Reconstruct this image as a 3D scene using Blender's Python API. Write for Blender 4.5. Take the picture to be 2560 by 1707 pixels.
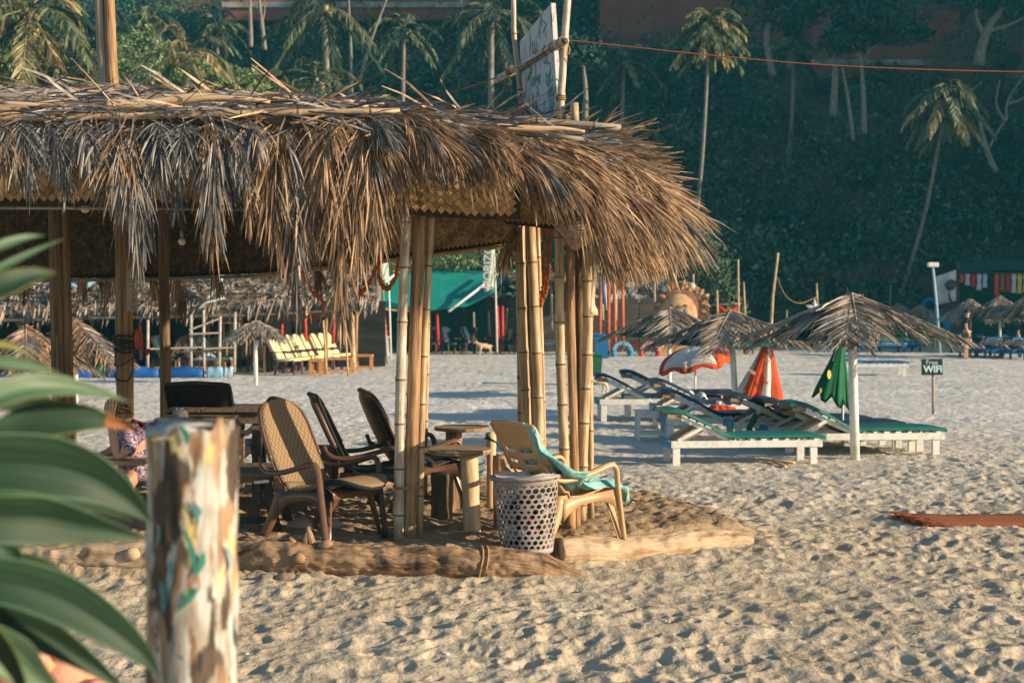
import bpy, math, random
import numpy as np
from mathutils import Vector, Matrix, noise as mnoise
R = math.radians
rnd = random.Random(7)
# ---------------------------------------------------------------- camera, sky, sun, exposure
scene = bpy.context.scene
for o in list(bpy.data.objects): bpy.data.objects.remove(o)
col = scene.collection
EYE = 1.85; F = 3555.0; HZ = 765.0
cam_d = bpy.data.cameras.new('camera'); cam = bpy.data.objects.new('camera', cam_d); col.objects.link(cam)
cam.location = (0, 0, EYE); cam.rotation_euler = (R(90), 0, 0)
cam_d.lens = 50; cam_d.sensor_width = 36; cam_d.shift_y = -(853.5 - HZ) / 2560
cam_d.clip_start = 0.1; cam_d.clip_end = 900
cam_d.dof.use_dof = True; cam_d.dof.focus_distance = 10.2; cam_d.dof.aperture_fstop = 3.5
scene.camera = cam
SUN_EL = 17.0
sd = Vector((0.95, -0.30, 0)).normalized()                # horizontal direction towards the sun
SUNV = Vector((sd.x * math.cos(R(SUN_EL)), sd.y * math.cos(R(SUN_EL)), math.sin(R(SUN_EL))))
world = bpy.data.worlds.new('World'); scene.world = world; world.use_nodes = True
wn = world.node_tree; bg = wn.nodes['Background']
sky = wn.nodes.new('ShaderNodeTexSky'); sky.sky_type = 'NISHITA'; sky.sun_disc = False
sky.sun_elevation = R(SUN_EL); sky.sun_rotation = math.atan2(sd.x, sd.y)
sky.air_density = 1.0; sky.dust_density = 0.6; sky.ozone_density = 1.5
wn.links.new(sky.outputs[0], bg.inputs[0]); bg.inputs[1].default_value = 0.088
sl = bpy.data.lights.new('sun', 'SUN'); sl.energy = 5.0; sl.angle = R(0.6); sl.color = (1.0, 0.79, 0.545)
sun = bpy.data.objects.new('sun', sl); col.objects.link(sun)
sun.location = (20, -10, 20); sun.rotation_euler = (-SUNV).to_track_quat('-Z', 'Y').to_euler()
scene.view_settings.view_transform = 'Standard'; scene.view_settings.look = 'None'
scene.view_settings.gamma = 1; scene.view_settings.use_curve_mapping = False
scene.view_settings.exposure = 0.85
scene.cycles.max_bounces = 6; scene.cycles.transparent_max_bounces = 8

def P(u, v, Y): return Vector(((u - 1280) / F * Y, Y, EYE - (v - HZ) / F * Y))
def G(u, v, z=0.0):
    Y = (EYE - z) * F / (v - HZ); return Vector(((u - 1280) / F * Y, Y, z))
def lerp(a, b, t): return a + (b - a) * t
def interp(x, pts):
    if x <= pts[0][0]: return pts[0][1]
    for (x0, y0), (x1, y1) in zip(pts, pts[1:]):
        if x <= x1: return y0 + (y1 - y0) * (x - x0) / (x1 - x0)
    return pts[-1][1]

# ---------------------------------------------------------------- materials
def _n(nt, t, **kw):
    n = nt.nodes.new(t)
    for k, v in kw.items(): setattr(n, k, v)
    return n
def mat(name, c1, c2=None, rough=0.8, scale=(8, 8, 8), detail=5, bump=0.0, bscale=None, coord='Object', island=0.0,
        c3=None, spec=0.3, metal=0.0, trans=0.0, contrast=(0.35, 0.65), sheen=0.0, bdist=0.01):
    m = bpy.data.materials.new(name); m.use_nodes = True; nt = m.node_tree
    bs = nt.nodes['Principled BSDF']; bs.inputs['Roughness'].default_value = rough
    bs.inputs['Specular IOR Level'].default_value = spec; bs.inputs['Metallic'].default_value = metal
    c2 = c2 or tuple(x * 0.75 for x in c1)
    tc = _n(nt, 'ShaderNodeTexCoord'); mp = _n(nt, 'ShaderNodeMapping')
    nt.links.new(tc.outputs[coord], mp.inputs[0]); mp.inputs['Scale'].default_value = scale
    nz = _n(nt, 'ShaderNodeTexNoise'); nz.inputs['Scale'].default_value = 1; nz.inputs['Detail'].default_value = detail
    nz.inputs['Roughness'].default_value = 0.62
    nt.links.new(mp.outputs[0], nz.inputs[0])
    cr = _n(nt, 'ShaderNodeValToRGB'); e = cr.color_ramp.elements
    e[0].position = contrast[0]; e[1].position = contrast[1]
    e[0].color = (*c2, 1); e[1].color = (*c1, 1)
    if c3:
        x = cr.color_ramp.elements.new((contrast[0] + contrast[1]) / 2); x.color = (*c3, 1)
    nt.links.new(nz.outputs[0], cr.inputs[0])
    out = cr.outputs[0]
    if island > 0:
        ge = _n(nt, 'ShaderNodeNewGeometry'); mr = _n(nt, 'ShaderNodeMapRange')
        mr.inputs[3].default_value = 1 - island; mr.inputs[4].default_value = 1 + island * 0.7
        nt.links.new(ge.outputs['Random Per Island'], mr.inputs[0])
        mx = _n(nt, 'ShaderNodeVectorMath', operation='SCALE')
        nt.links.new(out, mx.inputs[0]); nt.links.new(mr.outputs[0], mx.inputs['Scale']); out = mx.outputs[0]
    nt.links.new(out, bs.inputs['Base Color'])
    if bump > 0:
        n2 = _n(nt, 'ShaderNodeTexNoise'); n2.inputs['Scale'].default_value = 1; n2.inputs['Detail'].default_value = 6
        mp2 = _n(nt, 'ShaderNodeMapping'); mp2.inputs['Scale'].default_value = bscale or tuple(s * 3 for s in scale)
        nt.links.new(tc.outputs[coord], mp2.inputs[0]); nt.links.new(mp2.outputs[0], n2.inputs[0])
        bp = _n(nt, 'ShaderNodeBump'); bp.inputs['Strength'].default_value = bump; bp.inputs['Distance'].default_value = bdist
        nt.links.new(n2.outputs[0], bp.inputs['Height']); nt.links.new(bp.outputs[0], bs.inputs['Normal'])
    if trans > 0:
        tr = _n(nt, 'ShaderNodeBsdfTranslucent'); ms = _n(nt, 'ShaderNodeMixShader'); ms.inputs[0].default_value = trans
        nt.links.new(out, tr.inputs[0]); nt.links.new(bs.outputs[0], ms.inputs[1]); nt.links.new(tr.outputs[0], ms.inputs[2])
        nt.links.new(ms.outputs[0], nt.nodes['Material Output'].inputs[0])
    return m

M = {}
def mk(k, *a, **kw): M[k] = mat(k, *a, **kw)
mk('thatch_grey', (0.34, 0.315, 0.295), (0.08, 0.08, 0.082), 0.6, (9, 9, 3), island=0.7, bump=.3, trans=.12)
mk('thatch_tan', (0.56, 0.37, 0.22), (0.17, 0.095, 0.05), 0.55, (9, 9, 3), island=0.7, bump=.3, trans=.15)
mk('thatch_dark', (0.16, 0.11, 0.07), (0.05, 0.035, 0.022), 0.9, (14, 14, 14), island=0.4, bump=.6)
mk('thatch_far', (0.52, 0.42, 0.33), (0.17, 0.13, 0.10), 0.9, (2, 2, 4), island=0.5)
mk('thatch_base', (0.20, 0.16, 0.12), (0.07, 0.055, 0.04), 0.95, (3, 3, 9), bump=.8, bdist=.03)
mk('mat_weave', (0.50, 0.33, 0.15), (0.30, 0.18, 0.075), 0.65, (10, 10, 10), island=0.4, bump=.4, bscale=(60, 60, 10))
mk('mat_weave_shade', (0.14, 0.09, 0.045), (0.07, 0.045, 0.025), 0.8, (10, 10, 10), island=0.4, bump=.4)  # copy of the mat weave with the hut's inner shade put into the colour
mk('mat_back', (0.07, 0.045, 0.025), (0.03, 0.02, 0.01), 0.9)
mk('bamboo', (0.60, 0.46, 0.27), (0.25, 0.145, 0.07), 0.42, (34, 3.2, 1), coord='UV', bump=.15, bscale=(140, 5, 1), spec=.5)
mk('bamboo_white', (0.64, 0.58, 0.48), (0.30, 0.20, 0.12), 0.5, (30, 4, 1), coord='UV', bump=.2, bscale=(140, 5, 1), spec=.45)
mk('bamboo_node', (0.24, 0.14, 0.07), (0.13, 0.08, 0.04), 0.7)
mk('bamboo_grey', (0.36, 0.31, 0.25), (0.19, 0.155, 0.12), 0.7, (30, 2.2, 1), coord='UV', bump=.2, bscale=(140, 5, 1))
mk('pole_brown', (0.24, 0.15, 0.085), (0.06, 0.038, 0.022), 0.8, (32, 2.0, 1), coord='UV', bump=.8, bscale=(110, 5, 1), contrast=(.3, .6))
mk('pole_wood', (0.42, 0.255, 0.13), (0.075, 0.042, 0.022), 0.7, (32, 2.0, 1), coord='UV', bump=.7, bscale=(110, 5, 1), contrast=(.3, .6))
mk('pole_dark', (0.20, 0.13, 0.075), (0.06, 0.04, 0.025), 0.8, (32, 2.0, 1), coord='UV', bump=.8, bscale=(110, 5, 1))
mk('pole_peeled', (0.72, 0.52, 0.33), (0.50, 0.32, 0.18), 0.6, (20, 3, 1), coord='UV', bump=.4, bscale=(60, 8, 1))
mk('log_bark', (0.40, 0.26, 0.155), (0.075, 0.045, 0.028), 0.85, (13, 2.6, 1), coord='UV', bump=1.0, bscale=(70, 7, 1), c3=(0.30, 0.185, 0.105), bdist=.02, contrast=(.36, .6), detail=8)
mk('log_pale', (0.54, 0.42, 0.29), (0.28, 0.16, 0.085), 0.85, (12, 2.2, 1), coord='UV', bump=1.0, bscale=(80, 7, 1), bdist=.018, c3=(0.46, 0.34, 0.22), contrast=(.36, .6), detail=8)
mk('rope', (0.45, 0.27, 0.12), (0.25, 0.14, 0.06), 0.9, (60, 60, 60), bump=.5)
mk('rope_orange', (0.34, 0.11, 0.045), (0.2, 0.07, 0.035), 0.8, (60, 60, 60))
mk('wire', (0.05, 0.05, 0.05), (0.03, 0.03, 0.03), 0.5)
mk('plank', (0.22, 0.155, 0.105), (0.09, 0.06, 0.04), 0.6, (40, 3, 40), bump=.5, bscale=(120, 6, 120), spec=.5)
mk('plank_dark', (0.085, 0.06, 0.045), (0.035, 0.026, 0.02), 0.6, (40, 3, 40), bump=.5, bscale=(5, 90, 90))
mk('table_top', (0.42, 0.29, 0.17), (0.2, 0.13, 0.075), 0.6, (4, 50, 50), bump=.4, bscale=(6, 90, 90))
mk('brown_plastic', (0.15, 0.078, 0.048), (0.10, 0.052, 0.032), 0.38, (5, 5, 5), spec=.5)
mk('dark_plastic', (0.022, 0.018, 0.018), (0.012, 0.01, 0.01), 0.4, (5, 5, 5), spec=.5)
mk('beige_plastic', (0.56, 0.36, 0.19), (0.46, 0.28, 0.14), 0.4, (5, 5, 5), spec=.5)
mk('white_plastic', (0.36, 0.33, 0.315), (0.24, 0.20, 0.185), 0.5, (9, 9, 9), bump=.1)
mk('cushion_black', (0.02, 0.025, 0.03), (0.012, 0.014, 0.018), 0.8, (80, 80, 80), bump=.4)
mk('turquoise_cloth', (0.34, 0.60, 0.57), (0.15, 0.42, 0.44), 0.85, (9, 9, 9), bump=.5, bscale=(26, 26, 26), trans=.15, bdist=.02)
mk('teal_tarp', (0.02, 0.36, 0.30), (0.015, 0.27, 0.24), 0.6, (.8, .8, 1.5), bump=.5, bscale=(2, 2, 2), bdist=.1, contrast=(.3, .7), trans=.2)
mk('white_paint', (0.74, 0.74, 0.70), (0.50, 0.46, 0.40), 0.6, (9, 9, 9), bump=.2, contrast=(.25, .5))
mk('blue_paint', (0.04, 0.27, 0.42), (0.05, 0.18, 0.27), 0.6, (8, 8, 8))
mk('bare_wood', (0.42, 0.30, 0.19), (0.25, 0.17, 0.10), 0.8, (20, 20, 20))
mk('green_vinyl', (0.012, 0.16, 0.13), (0.01, 0.11, 0.095), 0.4, (5, 5, 5), spec=.5)
mk('navy_vinyl', (0.008, 0.032, 0.07), (0.006, 0.022, 0.05), 0.4, (5, 5, 5), spec=.5)
mk('green_cloth', (0.012, 0.09, 0.06), (0.008, 0.06, 0.04), 0.8, (5, 5, 5))
mk('green_flag', (0.008, 0.17, 0.075), (0.006, 0.12, 0.05), 0.7, (5, 5, 5), trans=.25)
mk('orange_cloth', (0.80, 0.13, 0.03), (0.68, 0.09, 0.03), 0.7, (5, 5, 5), trans=.3)
mk('red_cloth', (0.72, 0.04, 0.03), (0.6, 0.03, 0.025), 0.7, (5, 5, 5), trans=.3)
mk('white_cloth', (0.78, 0.77, 0.76), (0.66, 0.64, 0.62), 0.8, (5, 5, 5), trans=.3)
mk('yellow_cloth', (0.78, 0.62, 0.20), (0.66, 0.50, 0.15), 0.8)
mk('pale_yellow', (0.76, 0.72, 0.42), (0.62, 0.57, 0.32), 0.8)
mk('purple_wood', (0.13, 0.07, 0.12), (0.08, 0.05, 0.07), 0.7)
mk('orange_wood', (0.60, 0.29, 0.10), (0.38, 0.18, 0.07), 0.7)
mk('red_paint', (0.55, 0.045, 0.025), (0.4, 0.03, 0.02), 0.6)
mk('orange_paint', (0.56, 0.15, 0.06), (0.45, 0.08, 0.03), 0.6)
mk('tarp_blue', (0.02, 0.12, 0.42), (0.01, 0.07, 0.25), 0.5, (2, 2, 2))
mk('bin_blue', (0.01, 0.17, 0.42), (0.01, 0.13, 0.33), 0.45)
mk('bin_green', (0.02, 0.13, 0.075), (0.015, 0.09, 0.05), 0.45)
mk('boat_blue', (0.01, 0.12, 0.30), (0.01, 0.08, 0.2), 0.5)
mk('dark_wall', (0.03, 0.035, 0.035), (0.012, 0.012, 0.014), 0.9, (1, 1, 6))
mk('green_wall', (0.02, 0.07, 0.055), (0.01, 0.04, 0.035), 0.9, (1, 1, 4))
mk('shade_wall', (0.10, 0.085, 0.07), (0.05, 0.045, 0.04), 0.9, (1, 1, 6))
mk('slate_black', (0.012, 0.02, 0.025), (0.02, 0.03, 0.035), 0.7)
mk('chalk', (0.55, 0.75, 0.78), (0.45, 0.62, 0.66), 0.9)
mk('skin', (0.62, 0.33, 0.22), (0.52, 0.26, 0.17), 0.5, (14, 14, 14), spec=.4)
mk('hair_light', (0.42, 0.27, 0.14), (0.20, 0.12, 0.06), 0.6, (60, 10, 10), bump=.5)
mk('hair_dark', (0.03, 0.02, 0.015), (0.015, 0.01, 0.01), 0.6)
mk('navy_cloth', (0.015, 0.022, 0.035), (0.01, 0.015, 0.022), 0.85)
mk('khaki_cloth', (0.16, 0.13, 0.07), (0.06, 0.05, 0.03), 0.85, (8, 8, 8))
mk('cow_brown', (0.30, 0.13, 0.06), (0.18, 0.08, 0.04), 0.8)
mk('dog_tan', (0.45, 0.26, 0.13), (0.55, 0.42, 0.30), 0.8, (4, 4, 4))
mk('dog_white', (0.66, 0.60, 0.50), (0.5, 0.44, 0.36), 0.85)
mk('stone_grey', (0.36, 0.35, 0.33), (0.16, 0.16, 0.155), 0.9, (2, 2, 2), bump=.6)
mk('rock', (0.34, 0.27, 0.20), (0.19, 0.15, 0.11), 0.95, (14, 14, 14), bump=.8)
mk('laterite', (0.25, 0.09, 0.07), (0.17, 0.062, 0.052), 0.95, (.25, .25, 1.2), bump=.3)
mk('laterite_rock', (0.62, 0.20, 0.07), (0.72, 0.42, 0.30), 0.95, (7, 7, 7), bump=.6)
mk('clay_tan', (0.58, 0.37, 0.20), (0.36, 0.19, 0.09), 0.85, (2.4, 2.4, 2.4), bump=.5)
mk('clay_dark', (0.28, 0.14, 0.075), (0.18, 0.09, 0.05), 0.9)
mk('marigold', (0.62, 0.17, 0.015), (0.38, 0.09, 0.01), 0.8, (60, 60, 60), bump=.6)
mk('bulb_glass', (0.75, 0.70, 0.60), (0.7, 0.65, 0.55), 0.15, spec=.6)
mk('chrome', (0.6, 0.6, 0.6), (0.5, 0.5, 0.5), 0.3, metal=.8)
mk('coir', (0.42, 0.13, 0.05), (0.24, 0.075, 0.035), 0.95, (60, 60, 60), bump=.8)
mk('foliage_hill', (0.026, 0.092, 0.070), (0.010, 0.040, 0.036), 0.75, (.3, .3, .3), island=0.55, contrast=(.4, .6))
mk('foliage_mid', (0.075, 0.17, 0.10), (0.035, 0.10, 0.07), 0.7, (.5, .5, .5), island=0.55)
mk('foliage_brown', (0.10, 0.085, 0.055), (0.06, 0.055, 0.04), 0.8, (.5, .5, .5), island=0.55)
mk('foliage_warm', (0.10, 0.14, 0.07), (0.05, 0.08, 0.045), 0.75, (.3, .3, .3), island=0.5)
mk('foliage_bright', (0.30, 0.38, 0.17), (0.13, 0.20, 0.08), 0.5, (2, 2, 2), island=0.4, trans=.3, spec=.4)
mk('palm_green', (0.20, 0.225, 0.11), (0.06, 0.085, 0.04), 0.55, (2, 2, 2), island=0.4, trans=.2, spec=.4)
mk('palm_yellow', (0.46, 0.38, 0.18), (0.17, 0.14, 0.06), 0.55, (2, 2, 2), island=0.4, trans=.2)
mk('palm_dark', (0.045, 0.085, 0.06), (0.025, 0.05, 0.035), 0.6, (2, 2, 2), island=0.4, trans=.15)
mk('trunk_pale', (0.26, 0.235, 0.20), (0.13, 0.115, 0.10), 0.85, (8, 8, 3), bump=.4)
mk('trunk_grey', (0.42, 0.35, 0.28), (0.20, 0.16, 0.13), 0.85, (30, 1.5, 1), coord='UV', bump=.7, bscale=(60, 3, 1))
mk('hill_earth', (0.05, 0.055, 0.035), (0.15, 0.075, 0.045), 0.95, (.08, .08, .08), bump=.5, contrast=(.42, .62))
mk('leaf_near', (0.040, 0.095, 0.048), (0.012, 0.040, 0.024), 0.58, (11, .5, 1), coord='UV', spec=.4, trans=.32, contrast=(.38, .6))
mk('leaf_yellow', (0.24, 0.24, 0.05), (0.14, 0.16, 0.045), 0.4, (3, 3, 3), spec=.5, trans=.3)
mk('leaf_brown', (0.42, 0.17, 0.05), (0.24, 0.10, 0.04), 0.6, (9, 9, 9), trans=.3)
mk('leaf_light', (0.14, 0.23, 0.13), (0.06, 0.13, 0.075), 0.5, (9, .35, 1), coord='UV', spec=.35, trans=.25, contrast=(.38, .6))
mk('sign_white', (0.56, 0.56, 0.56), (0.20, 0.14, 0.10), 0.7, (7, 7, 5), detail=9, contrast=(.38, .47))
mk('sign_green', (0.05, 0.33, 0.25), (0.14, 0.42, 0.34), 0.8, (14, 14, 14))
mk('sign_brown', (0.24, 0.16, 0.12), (0.40, 0.33, 0.28), 0.8, (14, 14, 14))
mk('steel', (0.35, 0.35, 0.35), (0.25, 0.25, 0.25), 0.4, metal=.6)
mk('power_strip', (0.50, 0.42, 0.33), (0.40, 0.33, 0.25), 0.6)
mk('crocs', (0.46, 0.33, 0.25), (0.38, 0.27, 0.2), 0.6)
mk('tyre_blue', (0.02, 0.24, 0.42), (0.015, 0.18, 0.33), 0.6)
mk('tyre_red', (0.48, 0.07, 0.035), (0.36, 0.05, 0.03), 0.6)
mk('sign_yellow', (0.70, 0.48, 0.06), (0.6, 0.4, 0.05), 0.6)
mk('sky_blue', (0.25, 0.45, 0.62), (0.2, 0.4, 0.55), 0.6)
mk('pale_green_paint', (0.42, 0.52, 0.45), (0.33, 0.42, 0.37), 0.7)
mk('pale_blue_paint', (0.42, 0.56, 0.66), (0.33, 0.46, 0.55), 0.7)

# ---------------------------------------------------------------- mesh builder
ORG = Vector((0, 0, 0))
class MB:
    def __init__(s): s.v = []; s.f = []; s.m = []; s.uv = []
    def add(s, vs, fs, mi=0, uvs=None):
        b = len(s.v); s.v.extend(tuple(x) for x in vs)
        s.uv.extend(uvs if uvs else [(0.0, 0.0)] * len(vs))
        for f in fs: s.f.append(tuple(i + b for i in f)); s.m.append(mi)
    def box(s, c, size, rz=0, mi=0, ry=0, rx=0):
        m = Matrix.Rotation(rz, 3, 'Z') @ Matrix.Rotation(ry, 3, 'Y') @ Matrix.Rotation(rx, 3, 'X'); c = Vector(c)
        h = [x / 2 for x in size]
        vs = [c + m @ Vector((x * h[0], y * h[1], z * h[2])) for x in (-1, 1) for y in (-1, 1) for z in (-1, 1)]
        s.add(vs, [(0, 1, 3, 2), (4, 6, 7, 5), (0, 4, 5, 1), (2, 3, 7, 6), (0, 2, 6, 4), (1, 5, 7, 3)], mi,
              [(v.x + v.y, v.z) for v in vs])
    def bar(s, a, b, w, h, up=(0, 0, 1), mi=0):
        a = Vector(a); b = Vector(b); d = (b - a).normalized(); up = Vector(up)
        sx = d.cross(up)
        if sx.length < 1e-4: sx = d.cross(Vector((1, 0, 0)))
        sx.normalize(); uz = sx.cross(d).normalized()
        vs = [p + sx * (i * w / 2) + uz * (j * h / 2) for p in (a, b) for i in (-1, 1) for j in (-1, 1)]
        s.add(vs, [(0, 1, 3, 2), (4, 6, 7, 5), (0, 4, 5, 1), (2, 3, 7, 6), (0, 2, 6, 4), (1, 5, 7, 3)], mi,
              [(i * .05, 0) for i in range(4)] + [(i * .05, (b - a).length) for i in range(4)])
    def tube(s, path, rad, n=8, cap=True, mi=0, flat=1.0, mfun=None, up=None):
        path = [Vector(p) for p in path]; k = len(path)
        if not isinstance(rad, (list, tuple)): rad = [rad] * k
        nrm = None; rings = []; L = 0; uvs = []; vs = []
        for i, p in enumerate(path):
            d = (path[min(i + 1, k - 1)] - path[max(i - 1, 0)]).normalized()
            if nrm is None:
                a = Vector(up) if up else (Vector((0, 1, 0)) if abs(d.y) < .9 else Vector((1, 0, 0)))
                nrm = (a - d * a.dot(d)).normalized()
            else: nrm = (nrm - d * nrm.dot(d)).normalized()
            bn = d.cross(nrm)
            if i: L += (p - path[i - 1]).length
            for j in range(n + 1):
                t = 2 * math.pi * j / n
                vs.append(p + nrm * (math.cos(t) * rad[i]) + bn * (math.sin(t) * rad[i] * flat))
                uvs.append((abs(t - math.pi) * max(rad) * 1.0 + max(rad) * 3, L))
        b = len(s.v)
        s.v.extend(tuple(x) for x in vs); s.uv.extend(uvs)
        for i in range(k - 1):
            m_ = mfun(i) if mfun else mi
            for j in range(n):
                q = b + i * (n + 1) + j
                s.f.append((q, q + 1, q + n + 2, q + n + 1)); s.m.append(m_)
        if cap:
            s.f.append(tuple(b + j for j in range(n))[::-1]); s.m.append(mi)
            s.f.append(tuple(b + (k - 1) * (n + 1) + j for j in range(n))); s.m.append(mi)
    def lathe(s, prof, c, n=16, mi=0):
        c = Vector(c)
        vs = [c + Vector((r * math.cos(2 * math.pi * j / n), r * math.sin(2 * math.pi * j / n), z)) for r, z in prof for j in range(n)]
        fs = [(i * n + j, i * n + (j + 1) % n, (i + 1) * n + (j + 1) % n, (i + 1) * n + j) for i in range(len(prof) - 1) for j in range(n)]
        s.add(vs, fs, mi)
    def ball(s, c, r, n=8, mi=0, sc=(1, 1, 1), jit=0, rg=None):
        c = Vector(c); rg = rg or rnd
        vs = []; m_ = n // 2
        for i in range(m_ + 1):
            ph = math.pi * i / m_
            for j in range(n):
                t = 2 * math.pi * j / n; k = 1 + jit * (rg.random() - .5)
                vs.append(c + Vector((math.sin(ph) * math.cos(t) * r * sc[0], math.sin(ph) * math.sin(t) * r * sc[1], math.cos(ph) * r * sc[2])) * k)
        fs = [(i * n + j, (i + 1) * n + j, (i + 1) * n + (j + 1) % n, i * n + (j + 1) % n) for i in range(m_) for j in range(n)]
        s.add(vs, fs, mi)
    def grid(s, rows, mi=0, skip=None):
        n = len(rows[0]); vs = [p for r in rows for p in r]
        fs = [(i * n + j, i * n + j + 1, (i + 1) * n + j + 1, (i + 1) * n + j) for i in range(len(rows) - 1) for j in range(n - 1)
              if not (skip and skip(i, j))]
        s.add(vs, fs, mi, [(j / (n - 1), i / max(1, len(rows) - 1)) for i in range(len(rows)) for j in range(n)])
    def sweep_torus(s, c, Rr, r, axis='Y', n=20, k=8, mi=0):
        c = Vector(c); path = []
        for i in range(n + 1):
            t = 2 * math.pi * i / n
            path.append(c + (Vector((math.cos(t), 0, math.sin(t))) if axis == 'Y' else Vector((math.cos(t), math.sin(t), 0))) * Rr)
        s.tube(path, r, k, False, mi)
    def build(s, name, mats, parent=None, smooth=True, solid=0, subsurf=0, bevel=0):
        if not isinstance(mats, (list, tuple)): mats = [mats]
        me = bpy.data.meshes.new(name)
        o_ = ORG
        me.from_pydata([(x - o_.x, y - o_.y, z - o_.z) for x, y, z in s.v], [], s.f)
        for m in mats: me.materials.append(M[m] if isinstance(m, str) else m)
        if len(mats) > 1: me.polygons.foreach_set('material_index', s.m)
        uvl = me.uv_layers.new(name='UVMap')
        li = np.empty(len(me.loops), dtype=np.int32); me.loops.foreach_get('vertex_index', li)
        uvl.data.foreach_set('uv', np.array(s.uv, dtype=np.float32)[li].ravel())
        if smooth: me.polygons.foreach_set('use_smooth', [True] * len(me.polygons))
        me.update()
        ob = bpy.data.objects.new(name, me); col.objects.link(ob)
        if parent: ob.parent = parent
        else: ob.location = ORG
        if solid: md = ob.modifiers.new('thick', 'SOLIDIFY'); md.thickness = solid; md.offset = 0
        if bevel: md = ob.modifiers.new('bevel', 'BEVEL'); md.width = bevel; md.segments = 2; md.limit_method = 'ANGLE'
        if subsurf: md = ob.modifiers.new('sub', 'SUBSURF'); md.levels = subsurf; md.render_levels = subsurf
        return ob
def thing(name, label, cat, loc=(0, 0, 0), group=None):
    global ORG
    ORG = Vector(loc)
    o = bpy.data.objects.new(name, None); col.objects.link(o); o.location = ORG; o.empty_display_size = .1
    o['label'] = label; o['category'] = cat
    if group: o['group'] = group
    return o
def text_obj(cu, name, m_):
    tmp = bpy.data.objects.new('tmp_text', cu); me = bpy.data.meshes.new_from_object(tmp); bpy.data.objects.remove(tmp)
    me.materials.clear(); me.materials.append(M[m_]); o = bpy.data.objects.new(name, me); col.objects.link(o); return o
def text(body, size, loc, rot, m_, name='lettering', parent=None, bold=0.0, sx=1.0):
    cu = bpy.data.curves.new(name, 'FONT'); cu.body = body; cu.size = size; cu.align_x = 'CENTER'; cu.align_y = 'CENTER'; cu.extrude = .001; cu.offset = bold; cu.resolution_u = 3
    o = text_obj(cu, name, m_); o.location = Vector(loc) - (ORG if parent else Vector((0, 0, 0))); o.rotation_euler = rot; o.scale = (sx, 1, 1)
    if parent: o.parent = parent
    return o
def world_origin(loc=(0, 0, 0)):
    global ORG
    ORG = Vector(loc)
def tag(o, label=None, cat=None, group=None, kind=None):
    if label: o['label'] = label
    if cat: o['category'] = cat
    if group: o['group'] = group
    if kind: o['kind'] = kind
    return o
def dup(root, loc, rz=0, label=None, sc=None):
    def cp(o, par):
        c = o.copy(); col.objects.link(c)
        if par: c.parent = par
        for ch in [x for x in kids.get(o, [])]: cp(ch, c)
        return c
    kids = {}
    for x in bpy.data.objects:
        if x.parent: kids.setdefault(x.parent, []).append(x)
    r = cp(root, None); r.location = loc; r.rotation_euler = (0, 0, rz)
    if sc: r.scale = (sc, sc, sc)
    if label: r['label'] = label
    return r
def bez(p0, p1, p2, n):
    return [p0 * (1 - t) ** 2 + p1 * 2 * t * (1 - t) + p2 * t * t for t in [i / n for i in range(n + 1)]]
def smooth_path(pts, n):
    pts = [Vector(p) for p in pts]; out = []
    q = [pts[0] * 2 - pts[1]] + pts + [pts[-1] * 2 - pts[-2]]
    for i in range(1, len(q) - 2):
        for k in range(n):
            t = k / n; a, b, c, d = q[i - 1:i + 3]
            out.append(0.5 * ((2 * b) + (c - a) * t + (2 * a - 5 * b + 4 * c - d) * t * t + (-a + 3 * b - 3 * c + d) * t ** 3))
    out.append(pts[-1]); return out
DOWN = Vector((0, 0, -1))
def frond(mb, p0, p1, p2, side, leafL=.4, n=24, w=.016, g=.5, ang=(55, 18), segs=3, rr=.008, rg=rnd, seg_r=6, both=True, start=.05, rach=True, jt=.06):
    """one palm frond: a rachis along the curve p0 p1 p2 with narrow leaflets on both sides"""
    p0, p1, p2 = Vector(p0), Vector(p1), Vector(p2); path = bez(p0, p1, p2, seg_r)
    if rach: mb.tube(path, [rr * (1 - .75 * i / seg_r) for i in range(seg_r + 1)], 4, False)
    side = Vector(side).normalized()
    for i in range(n):
        for sgn in ((-1, 1) if both else (1,)):
            t = start + (1 - start) * (i + rg.random() * .8) / n; t = min(t, .999)
            q = p0 * (1 - t) ** 2 + p1 * 2 * t * (1 - t) + p2 * t * t
            d = ((p1 - p0) * (1 - t) + (p2 - p1) * t).normalized()
            sd_ = (side - d * side.dot(d)).normalized()
            a = R(lerp(ang[0], ang[1], t) + rg.uniform(-9, 9))
            v = (d * math.cos(a) + sd_ * (sgn * math.sin(a)) + Vector((rg.gauss(0, jt), rg.gauss(0, jt), rg.gauss(0, jt)))).normalized()
            L = leafL * (0.45 + 0.9 * math.sin(math.pi * (0.12 + 0.72 * t))) * rg.uniform(.6, 1.05) / 1.25
            nn = v.cross(Vector((rg.gauss(0, .5), -1, rg.gauss(0, .5) + .4))).normalized()
            ww = w * rg.uniform(.6, 1.2); b = len(mb.v); step = L / segs
            kink = rg.random() < .12
            for k in range(segs + 1):
                wk = ww * (.55, 1, .85, .2)[min(3, int(3 * k / segs + .01))] / 2
                mb.v.append(tuple(q - nn * wk)); mb.v.append(tuple(q + nn * wk)); mb.uv += [(0, k * .1), (.02, k * .1)]
                if k < segs:
                    v = (v + DOWN * (g / segs * (1 + k * .5)) + (DOWN * .9 if kink and k == 1 else Vector((0, 0, 0)))).normalized()
                    q = q + v * step
                    mb.f.append((b + 2 * k, b + 2 * k + 1, b + 2 * k + 3, b + 2 * k + 2)); mb.m.append(0)
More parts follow.
